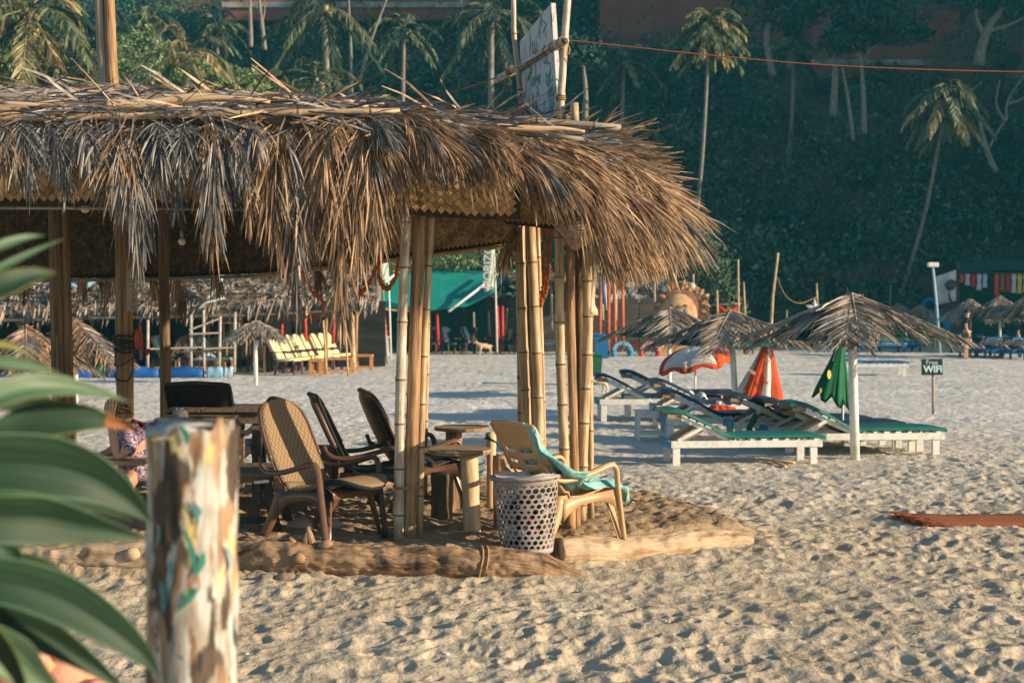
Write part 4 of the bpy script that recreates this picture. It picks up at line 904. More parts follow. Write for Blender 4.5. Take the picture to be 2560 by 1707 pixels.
mb = MB(); mb.ball(P(213, 522, 10.6), .034, 12); mb.build('glass', 'bulb_glass', t)
mb = MB(); mb.tube([P(213, 510, 10.6), P(213, 470, 10.6), P(213, 400, 10.6)], [.014, .004, .004], 8); mb.build('socket', 'white_plastic', t)
t = thing('power_strip', 'long wooden power strip with sockets fixed to the middle left post', 'power strip', P(332, 725, 12.68))
mb = MB(); mb.box(P(330, 726, 12.66), (.085, .06, .37), 0); mb.build('board', 'power_strip', t, False, bevel=.006)
for i in range(6):
    mb = MB(); c = P(334, 684 + i * 17, 12.62); 
    for dx, dz in ((-.013, .01), (.013, .01), (0, -.014)): mb.ball(c + Vector((dx, 0, dz)), .007, 6)
    mb.build('socket', 'red_paint' if i == 3 else 'wire', t)
mb = MB(); mb.tube(smooth_path([P(336, 780, 12.66), P(342, 815, 12.6), P(330, 838, 12.6)], 5), .005, 5); mb.build('cable', 'wire', t)
t = thing('orange_bag', 'small orange bag tied with a red cord to the cable wrapped post', 'bag', P(346, 830, 12.65))
mb = MB(); mb.ball(P(348, 850, 12.62), .055, 9, sc=(.8, .6, 1.7), jit=.45); mb.build('pouch', 'orange_paint', t)
mb = MB(); mb.tube(smooth_path([P(333, 830, 12.6), P(345, 824, 12.58), P(352, 840, 12.58), P(358, 872, 12.58), P(366, 878, 12.58)], 5), .005, 5); mb.ball(P(370, 880, 12.58), .028, 6, jit=.8); mb.build('cord', 'red_paint', t)
world_origin()
# ---------------------------------------------------------------- furniture in the hut
def diamond_mat():
    m = bpy.data.materials.new('cushion_net'); m.use_nodes = True; nt = m.node_tree; bs = nt.nodes['Principled BSDF']; bs.inputs['Roughness'].default_value = .8
    uv = _n(nt, 'ShaderNodeUVMap'); sep = _n(nt, 'ShaderNodeSeparateXYZ'); nt.links.new(uv.outputs[0], sep.inputs[0]); fac = None
    for sg in (1, -1):
        a = _n(nt, 'ShaderNodeMath', operation='MULTIPLY'); nt.links.new(sep.outputs[0], a.inputs[0]); a.inputs[1].default_value = 11 * sg
        b = _n(nt, 'ShaderNodeMath', operation='MULTIPLY'); nt.links.new(sep.outputs[1], b.inputs[0]); b.inputs[1].default_value = 25
        c = _n(nt, 'ShaderNodeMath', operation='ADD'); nt.links.new(a.outputs[0], c.inputs[0]); nt.links.new(b.outputs[0], c.inputs[1])
        d = _n(nt, 'ShaderNodeMath', operation='PINGPONG'); nt.links.new(c.outputs[0], d.inputs[0]); d.inputs[1].default_value = .5
        e = _n(nt, 'ShaderNodeMath', operation='LESS_THAN'); nt.links.new(d.outputs[0], e.inputs[0]); e.inputs[1].default_value = .055
        if fac is None: fac = e
        else: x = _n(nt, 'ShaderNodeMath', operation='MAXIMUM'); nt.links.new(fac.outputs[0], x.inputs[0]); nt.links.new(e.outputs[0], x.inputs[1]); fac = x
    mx = _n(nt, 'ShaderNodeMix', data_type='RGBA'); nt.links.new(fac.outputs[0], mx.inputs[0]); mx.inputs[6].default_value = (.27, .18, .095, 1); mx.inputs[7].default_value = (.05, .03, .02, 1)
    nt.links.new(mx.outputs[2], bs.inputs['Base Color']); M['cushion_net'] = m
diamond_mat()
PROF = [(-.52, .955, .07), (-.505, .93, .155), (-.485, .89, .205), (-.44, .80, .235), (-.38, .67, .245), (-.32, .55, .25), (-.265, .45, .25), (-.21, .375, .25), (-.14, .345, .25), (-.02, .345, .26), (.10, .37, .265), (.20, .395, .26), (.27, .395, .25), (.30, .37, .24), (.30, .33, .23)]
WIDE = [0]
def prof(t):
    t = max(0, min(t, len(PROF) - 1.0001)); i = int(t); f = t - i; a, b = PROF[i], PROF[i + 1]; q = [lerp(x, y_, f) for x, y_ in zip(a, b)]
    if WIDE[0]: q[2] = max(q[2], .255 * (1 - max(0, 1.4 - t) ** 3 * .16)); q[1] = q[1] - .1 * max(0, 1 - t / 8)
    return tuple(q)
def shell_rows(t0, t1, n, cols, wk=1.0, off=0.0, wadd=0):
    rows = []
    for i in range(n + 1):
        t = lerp(t0, t1, i / n); x, z, w = prof(t); x2, z2, _ = prof(t + .2); x1, z1, _ = prof(t - .2)
        tx_, tz = x2 - x1, z2 - z1; L = math.hypot(tx_, tz) or 1; nx_, nz_ = -tz / L, tx_ / L     # towards the sitter
        r = []
        for j in range(cols + 1):
            s = j / cols * 2 - 1; lift = .05 * abs(s) ** 2.4 * (1 if t < 8 else .35) + off * (1 - abs(s) ** 6 * .8)
            r.append((x + nx_ * lift, s * (w * wk + wadd), z + nz_ * lift + .05 * (1 - s * s) * max(0, 1 - t / 1.6)))
        rows.append(r)
    return rows
def make_chair(name, label, pm, cushion=None, slots=True, group='plastic armchairs in the hut', arms=True):
    t = thing(name, label, 'chair', (0, 0, 0), group)
    mb = MB(); rows = shell_rows(0, 14, 56, 16)
    def skip(i, j):
        if not slots: return False
        return 13 <= i < 30 and (i % 3 == 1) and (3 <= j < 8 or 8 <= j < 13 and True) and j != 7 and j != 8
    mb.grid(rows, 0, skip); mb.build('seat_shell', pm, t, solid=.008)
    for sg in (-1, 1):
        # thick rolled edge of the back running into the armrest and down the front leg
        if sg > 0:
            e = [shell_rows(t_, t_, 1, 2)[0][0] for t_ in (5, 4, 3, 2, 1, .4)] + [shell_rows(.05, .05, 1, 4)[0][k_] for k_ in (1, 2, 3)] + [shell_rows(t_, t_, 1, 2)[0][2] for t_ in (.4, 1, 2, 3, 4, 5)]
            mb = MB(); mb.tube(smooth_path([Vector(p) for p in e], 4), .013, 8, flat=1.5); mb.build('back_edge', pm, t)
        if arms:
            path = [(-.375, sg * .255, .60), (-.33, sg * .285, .525), (-.25, sg * .305, .495), (-.10, sg * .315, .505), (.06, sg * .32, .545), (.16, sg * .32, .575), (.215, sg * .318, .575), (.25, sg * .315, .53), (.265, sg * .31, .42), (.29, sg * .31, .25), (.33, sg * .31, 0)]
            mb = MB(); mb.tube(smooth_path(path, 4), [.014] * 4 + [.02] * 36 + [.017], 8, flat=.9 if False else 1.35, up=(0, 0, 1)); mb.build('armrest', pm, t)
        else:
            mb = MB(); mb.bar((.22, sg * .22, .36), (.27, sg * .25, 0), .04, .05); mb.build('front_leg', pm, t)
        mb = MB(); rws = []
        for k in range(7):
            q = k / 6; z = lerp(.375, 0, q); x0 = lerp(-.24, -.385, q ** 1.3); w = lerp(.11, .045, q ** .6); yy = sg * lerp(.235, .27, q)
            rws.append([(x0, yy, z), (x0 + w * .5, yy + sg * .012, z), (x0 + w, yy, z), (x0 + w, yy - sg * .04, z)])
        mb.grid(rws); mb.build('rear_leg', pm, t, solid=.009)
        mb = MB(); rws = []
        for k in range(13):                                  # arched apron between the legs
            q = k / 12; x = lerp(-.2, .27, q); top = .335 + .05 * q; dp = .05 + .10 * abs(2 * q - 1) ** 3; rws.append([(x, sg * (.25 + .05 * q), top + .012), (x, sg * (.256 + .05 * q), top - dp)])
        mb.grid(rws); mb.build('apron', pm, t, solid=.008)
        mb = MB(); rws = []
        for k in range(6):
            q = k / 5; z = lerp(.36, 0, q); w = lerp(.10, .05, q); yy = sg * lerp(.245, .30, q); x0 = lerp(.18, .285, q)
            rws.append([(x0, yy, z), (x0 + w * .55, yy - sg * .05 * (1 - q), z), (x0 + w, yy - sg * .03, z)])
        mb.grid(rws); mb.build('front_leg', pm, t, solid=.008)
    if cushion:
        mb = MB(); a = shell_rows(.55, 12.4, 44, 12, .93, .045); mb.grid(a, 0)
        c = mb.build('cushion', cushion, t); c.modifiers.new('s', 'SOLIDIFY').thickness = .035; c.modifiers['s'].offset = 1
        c.data.materials.append(M['cushion_black']); c.modifiers['s'].material_offset = 0; c.modifiers['s'].material_offset_rim = 1
        # the cushion reaches past the seat edge
        mb = MB(); rws = []
        for i in range(9):
            q = i / 8; w = .235 * math.sqrt(max(0, 1 - (q * .98) ** 3)); rws.append([(lerp(.24, .50, q), w * (j / 6 - 1), .42 + .035 * math.sin(q * 2.6) - .05 * q * q) for j in range(13)])
        mb.grid(rws); c = mb.build('cushion_flap', [cushion if False else 'cushion_net', 'cushion_black'], t); md = c.modifiers.new('s', 'SOLIDIFY'); md.thickness = .04; md.offset = -1; md.material_offset = 0; md.material_offset_rim = 1
    return t
def place(t, u, v, Y, rz, sc=.95, z=FL):
    p = P(u, v, Y); t.location = (p.x, p.y, z - .01); t.rotation_euler = (0, 0, R(rz)); t.scale = (sc, sc, sc); world_origin(); return t
c1 = make_chair('armchair', 'brown plastic armchair with diamond patterned cushion nearest the driftwood log', 'brown_plastic', 'cushion_net', False)
place(c1, 808, 1300, 10.28, -36, 1.0)
c2 = dup(c1, P(930, 1300, 11.5), R(2), 'brown armchair with dark cushion leaning back left of the bamboo poles'); c2.location.z = FL - .01; c2.scale = (.98,) * 3
c3 = dup(c1, P(1048, 1300, 11.9), R(24), 'brown armchair partly hidden behind the white bamboo pole'); c3.location.z = FL - .01; c3.scale = (1.0,) * 3
for c in (c2, c3):
    for ch in c.children:
        if ch.name.startswith('cushion'):
            ch.data = ch.data.copy(); ch.data.materials.clear(); ch.data.materials.append(M['cushion_black']); ch.data.materials.append(M['cushion_black'])
WIDE[0] = 1
c4 = make_chair('armchair', 'beige plastic armchair with slatted back draped with turquoise cloth', 'beige_plastic', None, True)
place(c4, 1408, 1300, 10.22, 36, .97)
c5 = make_chair('armchair', 'black plastic chair behind the dark table seen from behind', 'dark_plastic', None, True, arms=True)
place(c5, 540, 1200, 12.9, 84, 1.13)
# turquoise cloth over the beige chair, in the chair's own space
def cloth_on(c, label, m_):
    secs = [((-.50, -.18, .90), (-.47, -.27, .86)), ((-.46, -.10, .84), (-.42, -.32, .72)), ((-.38, .04, .64), (-.24, -.42, .56)), ((-.28, .02, .48), (-.08, -.42, .54)), ((-.08, -.1, .40), (-.08, -.34, .47)), ((.05, .02, .41), (.05, -.3, .42)), ((.20, .05, .44), (.2, -.28, .43)), ((.32, .05, .43), (.33, -.27, .42)), ((.40, .0, .40), (.42, -.25, .38)), ((.44, -.05, .28), (.46, -.22, .27))]
    mat_ = Matrix.Translation(c.location) @ Matrix.Rotation(c.rotation_euler.z, 4, 'Z') @ Matrix.Scale(c.scale.x, 4); rows = []; n = 40; w = 26
    for i in range(n + 1):
        q = i / n * (len(secs) - 1.001); k = int(q); f = q - k; a = Vector(secs[k][0]).lerp(Vector(secs[k + 1][0]), f); b = Vector(secs[k][1]).lerp(Vector(secs[k + 1][1]), f); r = []
        for j in range(w + 1):
            s = j / w; p = a.lerp(b, s); p.z += .022 * math.sin(s * 17 + i * .25) + .03 * mnoise.noise(Vector((s * 5, i * .22, 1))); p.x += .012 * math.cos(s * 21 + i * .4); p.y += .012 * math.sin(i * .9 + s * 4)
            r.append(mat_ @ p)
        rows.append(r)
    mb = MB(); mb.grid(rows); return tag(mb.build('draped_cloth', m_, solid=.006), label, 'cloth')
cloth_on(c4, 'turquoise cloth thrown over the back and seat of the beige chair', 'turquoise_cloth')
mb = MB(); mb.grid([[P(lerp(1213, 1290, i / 10) + 16 * s * math.sin(math.pi * i / 10) + 3 * math.sin(i * 2 + s * 4), lerp(1090, 1165, (i / 10) ** 1.2) + 10 * (s - .5), 10.28 + .1 * s) for s in [j / 6 for j in range(7)]] for i in range(11)])
tag(mb.build('checked_towel', 'green_cloth', solid=.01), 'green and ochre towel hanging on the left of the beige chair back', 'towel')
# tables ---------------------------------------------------------
def planks_table(name, label, x0, x1, y0, y1, zt, th, npl, m_, along='x', legs=(), leg_w=.07, apron=.09, cat='table', splay=0):
    t = thing(name, label, cat, ((x0 + x1) / 2, (y0 + y1) / 2, FL), None)
    for i in range(npl):
        mb = MB()
        if along == 'x': a = lerp(y0, y1, i / npl); b = lerp(y0, y1, (i + 1) / npl); mb.box(((x0 + x1) / 2, (a + b) / 2, zt - th / 2), (x1 - x0 + rnd.uniform(-.02, .02), b - a - .008, th))
        else: a = lerp(x0, x1, i / npl); b = lerp(x0, x1, (i + 1) / npl); mb.box(((a + b) / 2, (y0 + y1) / 2, zt - th / 2), (b - a - .008, y1 - y0 + rnd.uniform(-.02, .02), th))
        mb.build('plank', m_, t, False, bevel=.004)
    if apron:
        mb = MB(); mb.box(((x0 + x1) / 2, y0 + .06, zt - th - apron / 2), (x1 - x0 - .1, .03, apron)); mb.build('apron', m_, t, False)
        mb = MB(); mb.box((x1 - .06, (y0 + y1) / 2, zt - th - apron / 2 - .002), (.03, y1 - y0 - .15, apron)); mb.build('apron', m_, t, False)
    for lx, ly in legs:
        mb = MB(); s = splay * (1 if lx > (x0 + x1) / 2 else -1); mb.bar((lx, ly, zt - th), (lx + s, ly, FL - .05), leg_w, leg_w); mb.build('leg', m_, t, False)
    return t
def X_(u, Y): return (u - 1280) / F * Y
def Z_(v, Y): return EYE - (v - HZ) / F * Y
planks_table('plank_table', 'high dark plank table in front of the black chair', X_(418, 12.2), X_(678, 12.2), 12.15, 12.8, Z_(1022, 12.15), .03, 3, 'plank', 'y', [(X_(640, 12.2), 12.25), (X_(600, 12.7), 12.7), (X_(450, 12.2), 12.25)], .075, .10)
t = planks_table('cabinet_table', 'brown wooden cabinet table with white cup standing on it', X_(385, 11.5), X_(570, 11.5), 11.45, 11.95, Z_(1048, 11.45), .03, 2, 'table_top', 'x', [], .06, 0)
mb = MB(); mb.box((X_(475, 11.5), 11.72, (Z_(1057, 11.45) + FL) / 2), (X_(560, 11.5) - X_(390, 11.5), .42, Z_(1057, 11.45) - FL)); mb.build('cabinet', 'table_top', t, False)
planks_table('plank_bench', 'low dark bench with metal hinges beside the patterned armchair', X_(520, 10.55), X_(690, 10.55), 10.45, 11.15, Z_(1182, 10.45), .03, 3, 'plank', 'x', [], .06, .05, 'bench')
bench = bpy.data.objects['plank_bench']; ORG = bench.location.copy()
zt = Z_(1182, 10.45) - .08
for y_ in (10.52, 11.05):
    for (a, b) in (((X_(664, 10.5), zt), (X_(694, 10.5), FL - .03)), ((X_(648, 10.5), zt), (X_(632, 10.5), FL + .12))):
        mb = MB(); mb.bar((a[0], y_, a[1]), (b[0], y_, b[1]), .045, .07); mb.build('leg', 'plank_dark', bench, False)
for u in (580, 655):
    mb = MB(); mb.bar((X_(u - 20, 10.42), 10.425, Z_(1206, 10.42)), (X_(u + 18, 10.42), 10.425, Z_(1202, 10.42)), .006, .02); mb.build('hinge_strip', 'chrome', bench, False)
mb = MB(); mb.bar((X_(540, 10.6), 10.6, FL + .08), (X_(690, 10.6), 10.6, FL + .08), .03, .05); mb.build('stretcher', 'plank_dark', bench, False)
planks_table('side_table', 'dark side table behind the patterned armchair', X_(738, 11.6), X_(848, 11.6), 11.5, 12.0, Z_(1126, 11.5), .025, 4, 'plank', 'y', [(X_(762, 11.6), 11.6), (X_(838, 11.6), 11.6), (X_(838, 11.9), 11.9)], .05, .28)
world_origin()
def stump_table(label, u0, u1, vt, Y, dy, ul, rl, vb, seed, th=.035, m2='pole_peeled'):
    c = P((u0 + u1) / 2, vt, Y); t = thing('stump_table', label, 'table', (c.x, c.y, FL)); w = X_(u1, Y) - X_(u0, Y)
    mb = MB(); n = 22; vs = []; rgx = random.Random(seed)
    rr_ = [(1 + .06 * math.sin(3 * a_ / n * 6.28 + seed) + rgx.uniform(-.02, .02)) for a_ in range(n)]
    for zz in (c.z, c.z - th * .5, c.z - th):
        for a_ in range(n): k = rr_[a_] * (1 if zz != c.z - th else .97); vs.append((c.x + math.cos(a_ / n * 6.283) * w / 2 * k, c.y + math.sin(a_ / n * 6.283) * dy * k, zz))
    mb.add(vs, [(i * n + j, i * n + (j + 1) % n, (i + 1) * n + (j + 1) % n, (i + 1) * n + j) for i in range(2) for j in range(n)] + [tuple(range(n))[::-1], tuple(range(2 * n, 3 * n))])
    mb.build('table_top', 'table_top', t, False)
    xl = X_(ul, Y); mb = MB(); rough_tube(mb, [(xl - .0, Y, FL - .06), (xl - .01, Y, FL + .25), (xl - .03, Y, c.z - th)], [rl * 1.05, rl * .92, rl], 16, .12, 3, 7, seed=seed); mb.build('leg', m2, t)
stump_table('slab table on a single stout log beside the laundry basket', 1072, 1228, 1120, 10.6, .25, 1181, .068, 1340, 3)
stump_table('slab table on a squared stump behind the beige chair back', 1088, 1225, 1066, 12.3, .25, 1142, .07, 1240, 5, .03, 'pole_wood')
for (label, u, v0, Y, r, h, m_) in (('dark squared wooden stump under the partly hidden armchair', 1105, 1250, 11.2, .09, .36, 'pole_dark'), ('stout brown wooden post standing behind the white basket', 1250, 1300, 10.7, .055, .55, 'pole_wood'), ('short pale post left of the brown post behind the basket', 1228, 1225, 11.9, .04, .62, 'pole_peeled'), ('small light stump between the armchair and the slab table', 1130, 1235, 12.0, .09, .32, 'pole_wood')):
    p = P(u, v0, Y); t = thing('wooden_stump', label, 'stump', (p.x, p.y, FL)); mb = MB(); rough_tube(mb, [(p.x, p.y, FL - .05), (p.x, p.y, FL + h * .5), (p.x, p.y, FL + h)], [r, r * .95, r], 12, .1, 3, 5, seed=u); mb.build('log', m_, t)
# cup on the cabinet
t = thing('ribbed_cup', 'white ribbed bowl standing on the brown cabinet table', 'bowl', P(446, 1060, 11.55)); b0 = P(446, 1060, 11.55); z0 = Z_(1048, 11.45)
mb = MB(); n = 40; vs = []
for z, r in ((0, .055), (.005, .068), (.06, .058), (.066, .055)):
    for j in range(n): k = 1 + (.04 if j % 2 else -.02); vs.append((b0.x + math.cos(j / n * 6.283) * r * k, 11.62 + math.sin(j / n * 6.283) * r * k, z0 + z))
mb.add(vs, [(i * n + j, i * n + (j + 1) % n, (i + 1) * n + (j + 1) % n, (i + 1) * n + j) for i in range(3) for j in range(n)]); mb.build('body', 'white_plastic', t)
mb = MB()
for k in range(6): mb.ball((b0.x + rnd.uniform(-.03, .03), 11.62 + rnd.uniform(-.02, .02), z0 + .068), .014, 6, jit=.5)
mb.build('stubs', 'white_cloth', t)
world_origin()
# laundry basket with real holes ------------------------------------
bp = P(1318, 1385, 9.86)
t = thing('laundry_basket', 'white plastic laundry basket with oval holes standing at the log', 'basket', (bp.x, bp.y, FL - .02))
def bpt(th, z, r_off=0):
    k = z / .56; r = lerp(.175, .228, k ** .8) + r_off; tilt = .03 * k
    return Vector((bp.x + math.cos(th) * r * 1.0 + tilt * -.3, bp.y + math.sin(th) * r * .92, FL - .03 + z + .012 * math.cos(th + .5) * k))
mb = MB(); nc = 27; nr_ = 12; H0, H1 = .055, .475; dzr = (H1 - H0) / nr_; rgb = random.Random(4)
for i in range(nr_ + 1):
    for j in range(nc):
        cz = H0 + i * dzr; ct = (j + .5 * (i % 2)) * 2 * math.pi / nc; wth = math.pi / nc; hh = dzr * 2 / 3
        hexp = [(wth * math.sin(a_) * 1.1547, hh * math.cos(a_)) for a_ in [k * math.pi / 3 for k in range(6)]]
        outer = []
        for k in range(6):
            a_, b_ = hexp[k], hexp[(k + 1) % 6]; outer += [a_, ((a_[0] + b_[0]) / 2, (a_[1] + b_[1]) / 2)]
        s = rgb.choice((.5, .62, .74, .84)); tl = .45; inner = []
        for k in range(12):
            a_ = k * math.pi / 6; x = math.sin(a_) * wth * s * 1.02; y_ = math.cos(a_) * hh * s * .9; inner.append((x, y_ + tl * x / wth * hh * .25))
        vs = [bpt(ct + x, cz + y_) for x, y_ in outer] + [bpt(ct + x, cz + y_) for x, y_ in inner]
        mb.add(vs, [(k, (k + 1) % 12, 12 + (k + 1) % 12, 12 + k) for k in range(12)])
mb.build('pierced_wall', 'white_plastic', t, False, solid=.006)
mb = MB(); mb.grid([[bpt(j / 40 * 2 * math.pi, z, o_) for j in range(41)] for z, o_ in ((0, -.17), (0, -.02), (.01, 0), (.045, .001))]); mb.build('base', 'white_plastic', t, True, solid=.005); mb = MB(); mb.grid([[bpt(j / 40 * 2 * math.pi, z + (.012 * mnoise.noise(Vector((j * .6, 0, 0))) if z > .51 else 0), o_) for j in range(41)] for z, o_ in ((.47, .001), (.50, .001), (.532, .002), (.538, .022), (.524, .026), (.512, .022))])
mb.build('rim', 'white_plastic', t, True, solid=.005)
rb_ = random.Random(9)
for k in range(60):
    a_ = rb_.random() * 6.28; z = rb_.uniform(.04, .38); mb = MB(); r = rb_.uniform(.03, .055); q = bpt(a_, z, -.05 - r * .6 - .07 * rb_.random()); mb.ball(q, r, 7, jit=.6, sc=(1, 1, .7), rg=rb_); mb.build('rubbish', ('white_cloth', 'table_top', 'turquoise_cloth', 'cushion_black', 'cushion_black', 'plank_dark', 'red_cloth')[rb_.choice((0, 1, 2, 3, 3, 3, 3, 4, 5, 5, 6))], t, False)
mb = MB(); mb.grid([[bpt(j / 30 * 2 * math.pi, .50 + .05 * (k == 0) + .018 * mnoise.noise(Vector((j * .5, k * 2, 3))), -.01 - .03 * k) for j in range(31)] for k in range(4)]); mb.build('bin_liner', 'white_cloth', t)
world_origin()
# a pair of clogs
for lab, u, v in (('tan rubber clog left one of the pair under the patterned armchair', 762, 1318), ('tan rubber clog right one of the pair lying behind the chair leg', 826, 1318)):
    p = G(u, v, FL + .01); t = thing('clog', lab, 'shoe', p, 'pair of clogs under the armchair'); mb = MB(); rows = []
    for i in range(11):
        q = i / 10; x = lerp(-.13, .13, q); w = .047 * math.sin(math.pi * (.12 + .8 * q)) + .012; h = .035 + .045 * math.sin(math.pi * min(1, q * 1.1)) * (1 if q < .75 else .8); r = []
        for j in range(9):
            a_ = math.pi * j / 8; r.append((p.x + x, p.y + math.cos(a_) * w, p.z + math.sin(a_) * h))
        rows.append(r)
    mb.grid(rows); mb.grid([[rows[i][0] for i in range(11)], [rows[i][8] for i in range(11)]]); mb.build('upper', 'crocs', t)
    mb = MB(); mb.box((p.x, p.y, p.z + .008), (.25, .09, .02)); mb.build('sole', 'crocs', t, False, bevel=.006)
# logs and stones -------------------------------------------------
def log_(name, label, pts, rads, m_, seed, amp=.16, n=22, knots=()):
    t = thing(name, label, 'log', pts[0]); mb = MB(); rough_tube(mb, pts, rads, n * 2, amp * .75, 5, 26, seed=seed, lfreq=.35)
    for k_ in range(7):
        cc = Vector(pts[0]).lerp(Vector(pts[-1]), (k_ + .5) / 7); i0_ = min(range(len(mb.v)), key=lambda z_: (Vector(mb.v[z_]) - cc - Vector((rnd.uniform(-.1, .1), -.1, .05))).length); ctr = Vector(mb.v[i0_])
        for i_, v_ in enumerate(mb.v):
            dd = (Vector(v_) - ctr).length
            if dd < .06: q_ = Vector(v_); mb.v[i_] = tuple(q_ + Vector((0, -.5, .5)) * .03 * (1 - (dd / .06)) * (1 if k_ % 2 else -1))
    for i_, v_ in enumerate(mb.v): q_ = Vector(v_); mb.v[i_] = tuple(q_ + Vector((mnoise.noise(q_ * 22), mnoise.noise(q_ * 22 + Vector((5, 0, 0))), mnoise.noise(q_ * 22 + Vector((0, 7, 0))))) * .005 + Vector((0, 0, .022 * mnoise.noise(q_ * 5))))
    mb.build('trunk', m_, t)
    for (p, r) in knots: mb = MB(); mb.ball(p, r, 10, jit=.25, sc=(1.2, .8, .9)); mb.build('knot', m_, t)
    return t
log_('driftwood_log', 'gnarled tan driftwood log with rope loop in front of the hut', [P(585, 1400, 9.74), P(700, 1392, 9.70), P(800, 1398, 9.66), P(920, 1405, 9.62), P(1030, 1407, 9.58), P(1150, 1410, 9.55), P(1260, 1412, 9.55), P(1360, 1422, 9.55), P(1450, 1438, 9.56)],
     [.10, .135, .12, .115, .105, .105, .12, .10, .03], 'log_bark', 4, .22, 26,
     [(P(690, 1365, 9.66), .04), (P(770, 1352, 9.66), .03), (P(815, 1362, 9.62), .045), (P(845, 1400, 9.56), .035), (P(1070, 1392, 9.5), .028), (P(748, 1395, 9.55), .04)])
dl = bpy.data.objects['driftwood_log']; ORG = dl.location.copy()
for u in (1203, 1216):
    mb = MB(); c = P(u, 1412, 9.56); mb.tube([c + Vector((.015 * math.sin(a_ * 2), -math.cos(a_) * .128, math.sin(a_) * .128)) for a_ in [i * math.pi / 10 for i in range(21)]], .008, 6, False); mb.build('rope_loop', 'rope', dl)
for k, (p, d) in enumerate(((P(760, 1368, 9.66), (.03, 0, .12)), (P(780, 1360, 9.66), (-.03, 0, .12)), (P(745, 1372, 9.66), (-.06, 0, .08)))):
    mb = MB(); mb.tube([p, p + Vector(d) * .6, p + Vector(d)], [.03, .022, .012], 8); mb.build('branch_stub', 'log_bark', dl)
log_('driftwood_log', 'straight sandy log at the left, behind the painted post', [P(40, 1400, 9.9), P(180, 1398, 9.86), P(330, 1394, 9.82), P(480, 1392, 9.8)], [.08, .10, .115, .11], 'log_pale', 9, .14, 20, [(P(330, 1385, 9.72), .05)])
log_('driftwood_log', 'thick pale log with orange cut end right of the basket', [P(1392, 1382, 9.98), P(1500, 1384, 10.12), P(1620, 1376, 10.35), P(1750, 1360, 10.6), P(1868, 1346, 10.85)], [.118, .122, .118, .11, .075], 'log_pale', 12, .12, 24)
ro_ = [o for o in bpy.data.objects if str(o.get('label', '')).startswith('thick pale log')][0]; ORG = ro_.location.copy(); mb = MB(); pc = P(1392, 1382, 9.98); mb.lathe([(.0, .012), (.05, .010), (.112, 0)], (0, 0, 0), 18)
for i_, v_ in enumerate(mb.v): mb.v[i_] = tuple(pc + Vector((-v_[2] - .008, v_[0], v_[1])) )
mb.build('cut_end', 'clay_dark', ro_)
world_origin(); rb_ = random.Random(3)
for k in range(9):
    u = 590 + k * 24 + rb_.uniform(-8, 8); p = G(u, 1440 + rb_.uniform(-8, 10), 0.03); mb = MB(); mb.ball(p, rb_.uniform(.05, .085), 10, sc=(1.25, .8, .75), jit=.22, rg=rb_); o = mb.build('stone', 'rock')
    tag(o, ('first', 'second', 'third', 'fourth', 'fifth', 'sixth', 'seventh', 'eighth', 'ninth')[k] + ' stone from the painted post under the driftwood log', 'stone', 'stones under the driftwood log')
# coir rug
t = thing('coir_mat', 'reddish coir mat with frayed end lying on the sand at the right', 'mat', G(2240, 1305)); a0 = G(2262, 1303); b0 = G(2345, 1328)
mb = MB(); rows = []
for i in range(41):
    q = i / 40; xl = lerp(0, 2.4, q); rows.append([Vector((lerp(a0.x, b0.x, s) + xl, lerp(a0.y, b0.y, s) - .02 * q, .05 + .012 * mnoise.noise(Vector((q * 9, s * 3, 0))))) for s in (0, .25, .5, .75, 1)])
mb.grid(rows); mb.build('mat_body', 'coir', t, solid=.03)
mb = MB()
for k in range(260):
    s = rnd.random(); p = Vector((lerp(a0.x, b0.x, s) + .03, lerp(a0.y, b0.y, s), .055)); d = Vector((-.16 * rnd.uniform(.4, 1.2), rnd.uniform(-.06, .06), rnd.uniform(-.02, .04))); mb.tube([p, p + d * .5 + Vector((0, 0, .01)), p + d], .003, 3, False)
mb.build('fringe', 'coir', t); bpy.data.objects['fringe']['kind'] = 'stuff'
world_origin()
